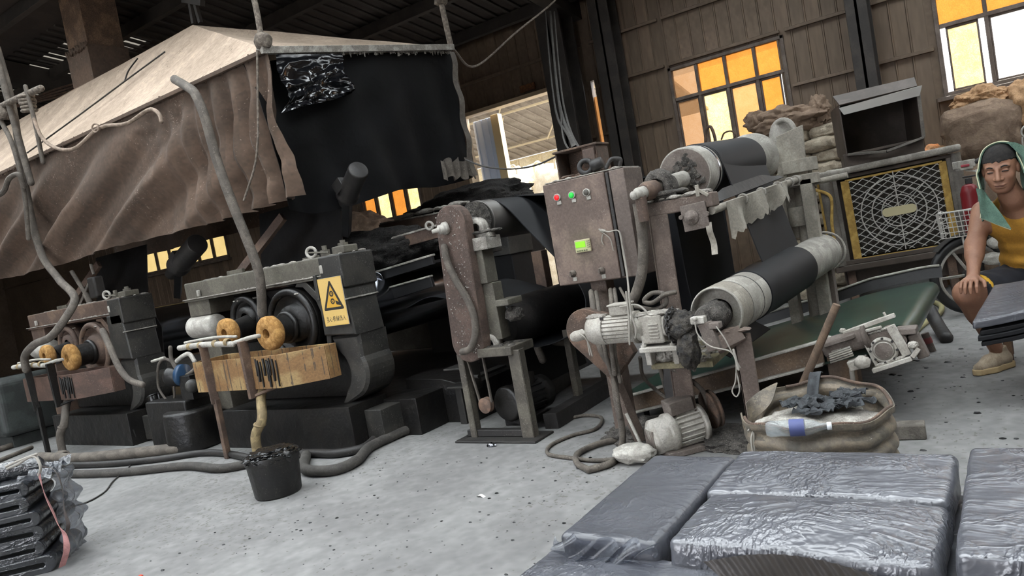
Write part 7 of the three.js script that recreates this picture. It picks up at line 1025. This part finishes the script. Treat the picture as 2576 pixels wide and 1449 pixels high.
  part(t, 'lips', [pipe([[-0.02, -0.07, 0.0935], [0, -0.0705, 0.0985], [0.02, -0.07, 0.0935]].map(fromHead), 0.0022, 6)], mat({ c: 0x6b4238, tile: 0.2, rough: 0.5 }));
  // clothes
  const cloth = mat({ c: 0xb5842f, c2: 0xa37528, tile: 0.3, rough: 0.9, grain: 0.15 });
  part(t, 'tank_top', field((p) => { const wr = 0.006 * Math.sin(p[1] * 70 + p[0] * 18 + 3 * fbm3(p[0] * 9, p[1] * 9, p[2] * 9, 3)) * sstep(0.78, 0.62, p[1]); let d = torso(p, 0.012) + wr; d = smin(d, capsule(p, [-0.085, 0.9, -5.04], [-0.05, 0.96, -5.02], 0.045, 0.04), 0.03); d = smin(d, capsule(p, [0.115, 0.9, -5.05], [0.08, 0.96, -5.03], 0.045, 0.04), 0.03); const neck = Math.hypot(p[0] + 0.01, (p[1] - 1.0) * 1.1, (p[2] + 4.9) * 0.8) - 0.1; const armR = Math.hypot(p[0] + 0.2, (p[1] - 0.9) * 0.9) - 0.078, armL = Math.hypot(p[0] - 0.23, (p[1] - 0.89) * 0.9) - 0.078; return Math.max(d, 0.535 - p[1], -neck, -armR, -armL); }, [-0.3, 0.5, -5.42], [0.32, 1.02, -4.85], 0.009), cloth);
  const navy = mat({ c: 0x22242c, c2: 0x1a1c23, tile: 0.3, rough: 0.85 });
  const cutR = (p) => { const d = V(J.knR).sub(V(J.hipR)).normalize(); return (p[0] - J.knR[0]) * d.x + (p[1] - J.knR[1]) * d.y + (p[2] - J.knR[2]) * d.z + 0.075; }, cutL = (p) => { const d = V(J.knL).sub(V(J.hipL)).normalize(); return (p[0] - J.knL[0]) * d.x + (p[1] - J.knL[1]) * d.y + (p[2] - J.knL[2]) * d.z + 0.075; };
  const shorts = (e, a, b) => (p) => { const R1 = Math.max(capsule(p, J.hipR, J.knR, 0.104 + e, 0.086 + e), cutR(p) - b, a - cutR(p)), L1 = Math.max(capsule(p, J.hipL, J.knL, 0.104 + e, 0.086 + e), cutL(p) - b, a - cutL(p)); return [R1, L1]; };
  part(t, 'shorts', field((p) => { const [a, b] = shorts(0, -9, 0)(p); let d = smin(a, b, 0.02); d = smin(d, Math.max(capsule(p, J.hip, J.belly, 0.14, 0.135), p[1] - 0.575), 0.03); return d + 0.004 * Math.sin(p[2] * 60 + p[0] * 30); }, [-0.42, 0.34, -5.42], [0.36, 0.6, -4.7], 0.01), navy);
  part(t, 'shorts_stripe', field((p) => Math.min(...shorts(0.004, -0.03, -0.004)(p)), [-0.42, 0.36, -5.1], [0.36, 0.62, -4.7], 0.008), plain(0xc79a2a, 0.8), 'yellow hem stripe');
  // shoes
  const shoeM = mat({ c: 0xa39480, c2: 0x8f806d, tile: 0.2, rough: 0.9 });
  for (const [an, dir] of [[J.anR, [-0.62, 0.78]], [J.anL, [-0.2, 0.98]]]) {
    const L = Math.hypot(...dir), dx = dir[0] / L, dz = dir[1] / L, P = (f, s, y) => [an[0] + dx * f - dz * s, y, an[2] + dz * f + dx * s];
    const sh = part(t, 'shoe', field((p) => { let d = capsule(p, P(-0.04, 0, 0.055), P(0.07, 0, 0.055), 0.038, 0.042); d = smin(d, capsule(p, P(0.07, 0, 0.05), P(0.155, 0, 0.038), 0.044, 0.03), 0.03); d = smin(d, capsule(p, P(-0.02, 0, 0.07), P(0.0, 0, 0.125), 0.042, 0.044), 0.03); return Math.max(d, p[1] - 0.135, 0.022 - p[1]); }, around(P(0.05, 0, 0.07), 0.17)[0], around(P(0.05, 0, 0.07), 0.17)[1], 0.006), shoeM, 'beige running shoe');
    part(sh, 'sole', field((p) => { let d = capsule([p[0], 0.02, p[2]], P(-0.055, 0, 0.02), P(0.08, 0, 0.02), 0.04, 0.046); d = smin(d, capsule([p[0], 0.02, p[2]], P(0.08, 0, 0.02), P(0.16, 0, 0.02), 0.046, 0.032), 0.03); return Math.max(d, p[1] - 0.036, 0.002 - p[1]); }, around(P(0.05, 0, 0.07), 0.17)[0], around(P(0.05, 0, 0.07), 0.17)[1], 0.006), plain(0xb09a74, 0.8));
    each(sh, 'lace', [0.04, 0.06, 0.08].map((f) => pipe([P(f, -0.03, 0.085), P(f, 0, 0.1 - (f - 0.04) * 0.3), P(f, 0.03, 0.085)], 0.004, 6)), plain(0x6d6356, 0.9));
  }
  // towel draped over the head
  const tw = mat({ c: 0x5a7567, c2: 0x516a5d, tile: 0.2, rough: 1, grain: 0.2, bump: 0.003, kind: 'fine', btile: 0.2 }), edge = plain(0xc4c6a8, 0.9), hz = (d) => -4.86 + d;
  const drape = (pts, z0, z1) => { const c = new THREE.CatmullRomCurve3(pts.map(V)); return (u, v) => { const p = c.getPoint(u), back = 1 - 0.0 * v; return [p.x * back + 0.01 * Math.sin(u * 15 + v * 4) * (u < 0.3 || u > 0.75 ? 1 : 0.1), p.y - 0.05 * v * v, lerp(z0, z1, v) + p.z]; }; };
  const main = drape([[-0.175, 0.885, 0.0], [-0.166, 0.98, 0.0], [-0.16, 1.08, -0.005], [-0.15, 1.17, -0.01], [-0.118, 1.25, -0.02], [-0.055, 1.277, -0.025], [0.008, 1.258, -0.02], [0.04, 1.18, -0.005], [0.046, 1.09, 0.01], [0.05, 1.02, 0.02]], hz(0.04), hz(-0.14));
  const towel = part(t, 'towel', [surf(main, 60, 14, 0.008), surf((u, v) => { const a = [-0.17, lerp(1.05, 0.885, v), hz(0.045)], b = [lerp(-0.135, -0.045, v), lerp(1.02, 0.805, v), hz(0.055 + 0.02 * v) - 0.03 * (1 - v)]; return [0, 1, 2].map((k) => lerp(a[k], b[k], u) + (k === 2 ? 0.01 * Math.sin(u * 7 + v * 3) : 0)); }, 16, 20, 0.008), surf((u, v) => [lerp(lerp(-0.01, 0.046, Math.min(1, v * 3)), 0.17, u) - 0.02 * u * (1 - v), lerp(1.268, 0.985, v) - 0.15 * u ** 1.5 * (1 - v), hz(0.035) - 0.06 * u + 0.01 * Math.sin(u * 9 + v * 3)], 20, 20, 0.008)], tw, 'mint green towel');
  part(towel, 'towel_hem', [pipe(Array.from({ length: 30 }, (_, i) => { const p = main(i / 29, 0); return [p[0], p[1], p[2] + 0.002]; }), 0.0034, 6, 90), pipe([0, 0.25, 0.5, 0.75, 1].map((u) => { const a = [-0.17, 0.885, hz(0.045)], b = [-0.045, 0.805, hz(0.075)]; return [0, 1, 2].map((k) => lerp(a[k], b[k], u) + (k === 2 ? 0.01 * Math.sin(u * 7 + 3) : 0)); }), 0.005, 6)], edge);
}
{
  const t = thing('low_stool', 'low wooden stool under the seated man', 'stool'), wood = mat({ c: 0x6d5643, c2: 0x59463a, tile: 0.3, rough: 0.9 });
  part(t, 'seat', bx(0.42, 0.035, 0.3, 0.03, 0.355, -5.26), wood); for (const [x, z] of [[-0.14, -5.16], [0.2, -5.16], [-0.14, -5.37], [0.2, -5.37]]) part(t, 'leg', bar([x, 0, z], [x, 0.34, z], 0.045), wood);
}
// ------------------------------------------------------------------ rubber slabs in front of the man
{
  const FL = [-0.24, 0.455, -4.05], FR = [0.3, 0.6, -4.12], BL = (() => { const p = atZ(2500, 716, -4.6); return p; })(), BR = [0.4, 0.66, -4.68];
  const slab = (dy, inset, h) => warp(baleGeo(0.6, h, 0.56, 20 + dy * 99, 0.0, 0.003, 50, 40), (v) => { const u = clamp(v.x / 0.6 + 0.5), w = clamp(0.5 - v.z / 0.56), y = v.y; const p = [0, 1, 2].map((k) => lerp(lerp(FL[k], FR[k], u), lerp(BL[k], BR[k], u), w)); v.set(p[0] + inset * (1 - u), p[1] + dy + y - 0.03 * Math.sin(u * 3.1) * (dy < -0.01 ? 1 : 0.3), p[2] - inset * (1 - w) * 0.6); });
  one('rubber_slab', 'film covered top slab of rubber in front of the seated man', 'rubber slab', [slab(-0.02, 0, 0.04)], filmSmooth, 'rubber slabs in front of the seated man');
  for (const [i, n] of [[1, 'second'], [2, 'third'], [3, 'lowest']]) one('rubber_slab', `${n} bare black slab from the top in front of the seated man`, 'rubber slab', [slab(-0.035 - i * 0.026, 0.015 + 0.012 * (i % 2), 0.024)], MT.rubber, 'rubber slabs in front of the seated man');
  const t = thing('slab_trolley', 'low trolley with white board carrying the rubber slabs', 'trolley');
  part(t, 'board', warp(bx(0.6, 0.03, 0.5, 0.2, 0, -4.36), (v) => { v.y += 0.352 + 0.2 * (v.x + 0.1); }), plain(0xa8a8aa, 0.6)); part(t, 'support', [box2(0.06, 0.44, 0.0, 0.36, -4.55, -4.2, 0.02)], MT.black);
}

for (const o of scene.children) if ((o.isGroup || o.isMesh) && !o.userData.settled && o.userData.kind !== 'structure') { settle(o); if (o.userData.shift) { o.position.add(V(o.userData.shift)); delete o.userData.shift; } if (o.userData.turn) { o.rotation.set(...o.userData.turn); delete o.userData.turn; } delete o.userData.settled; }
renderer.render(scene, camera);
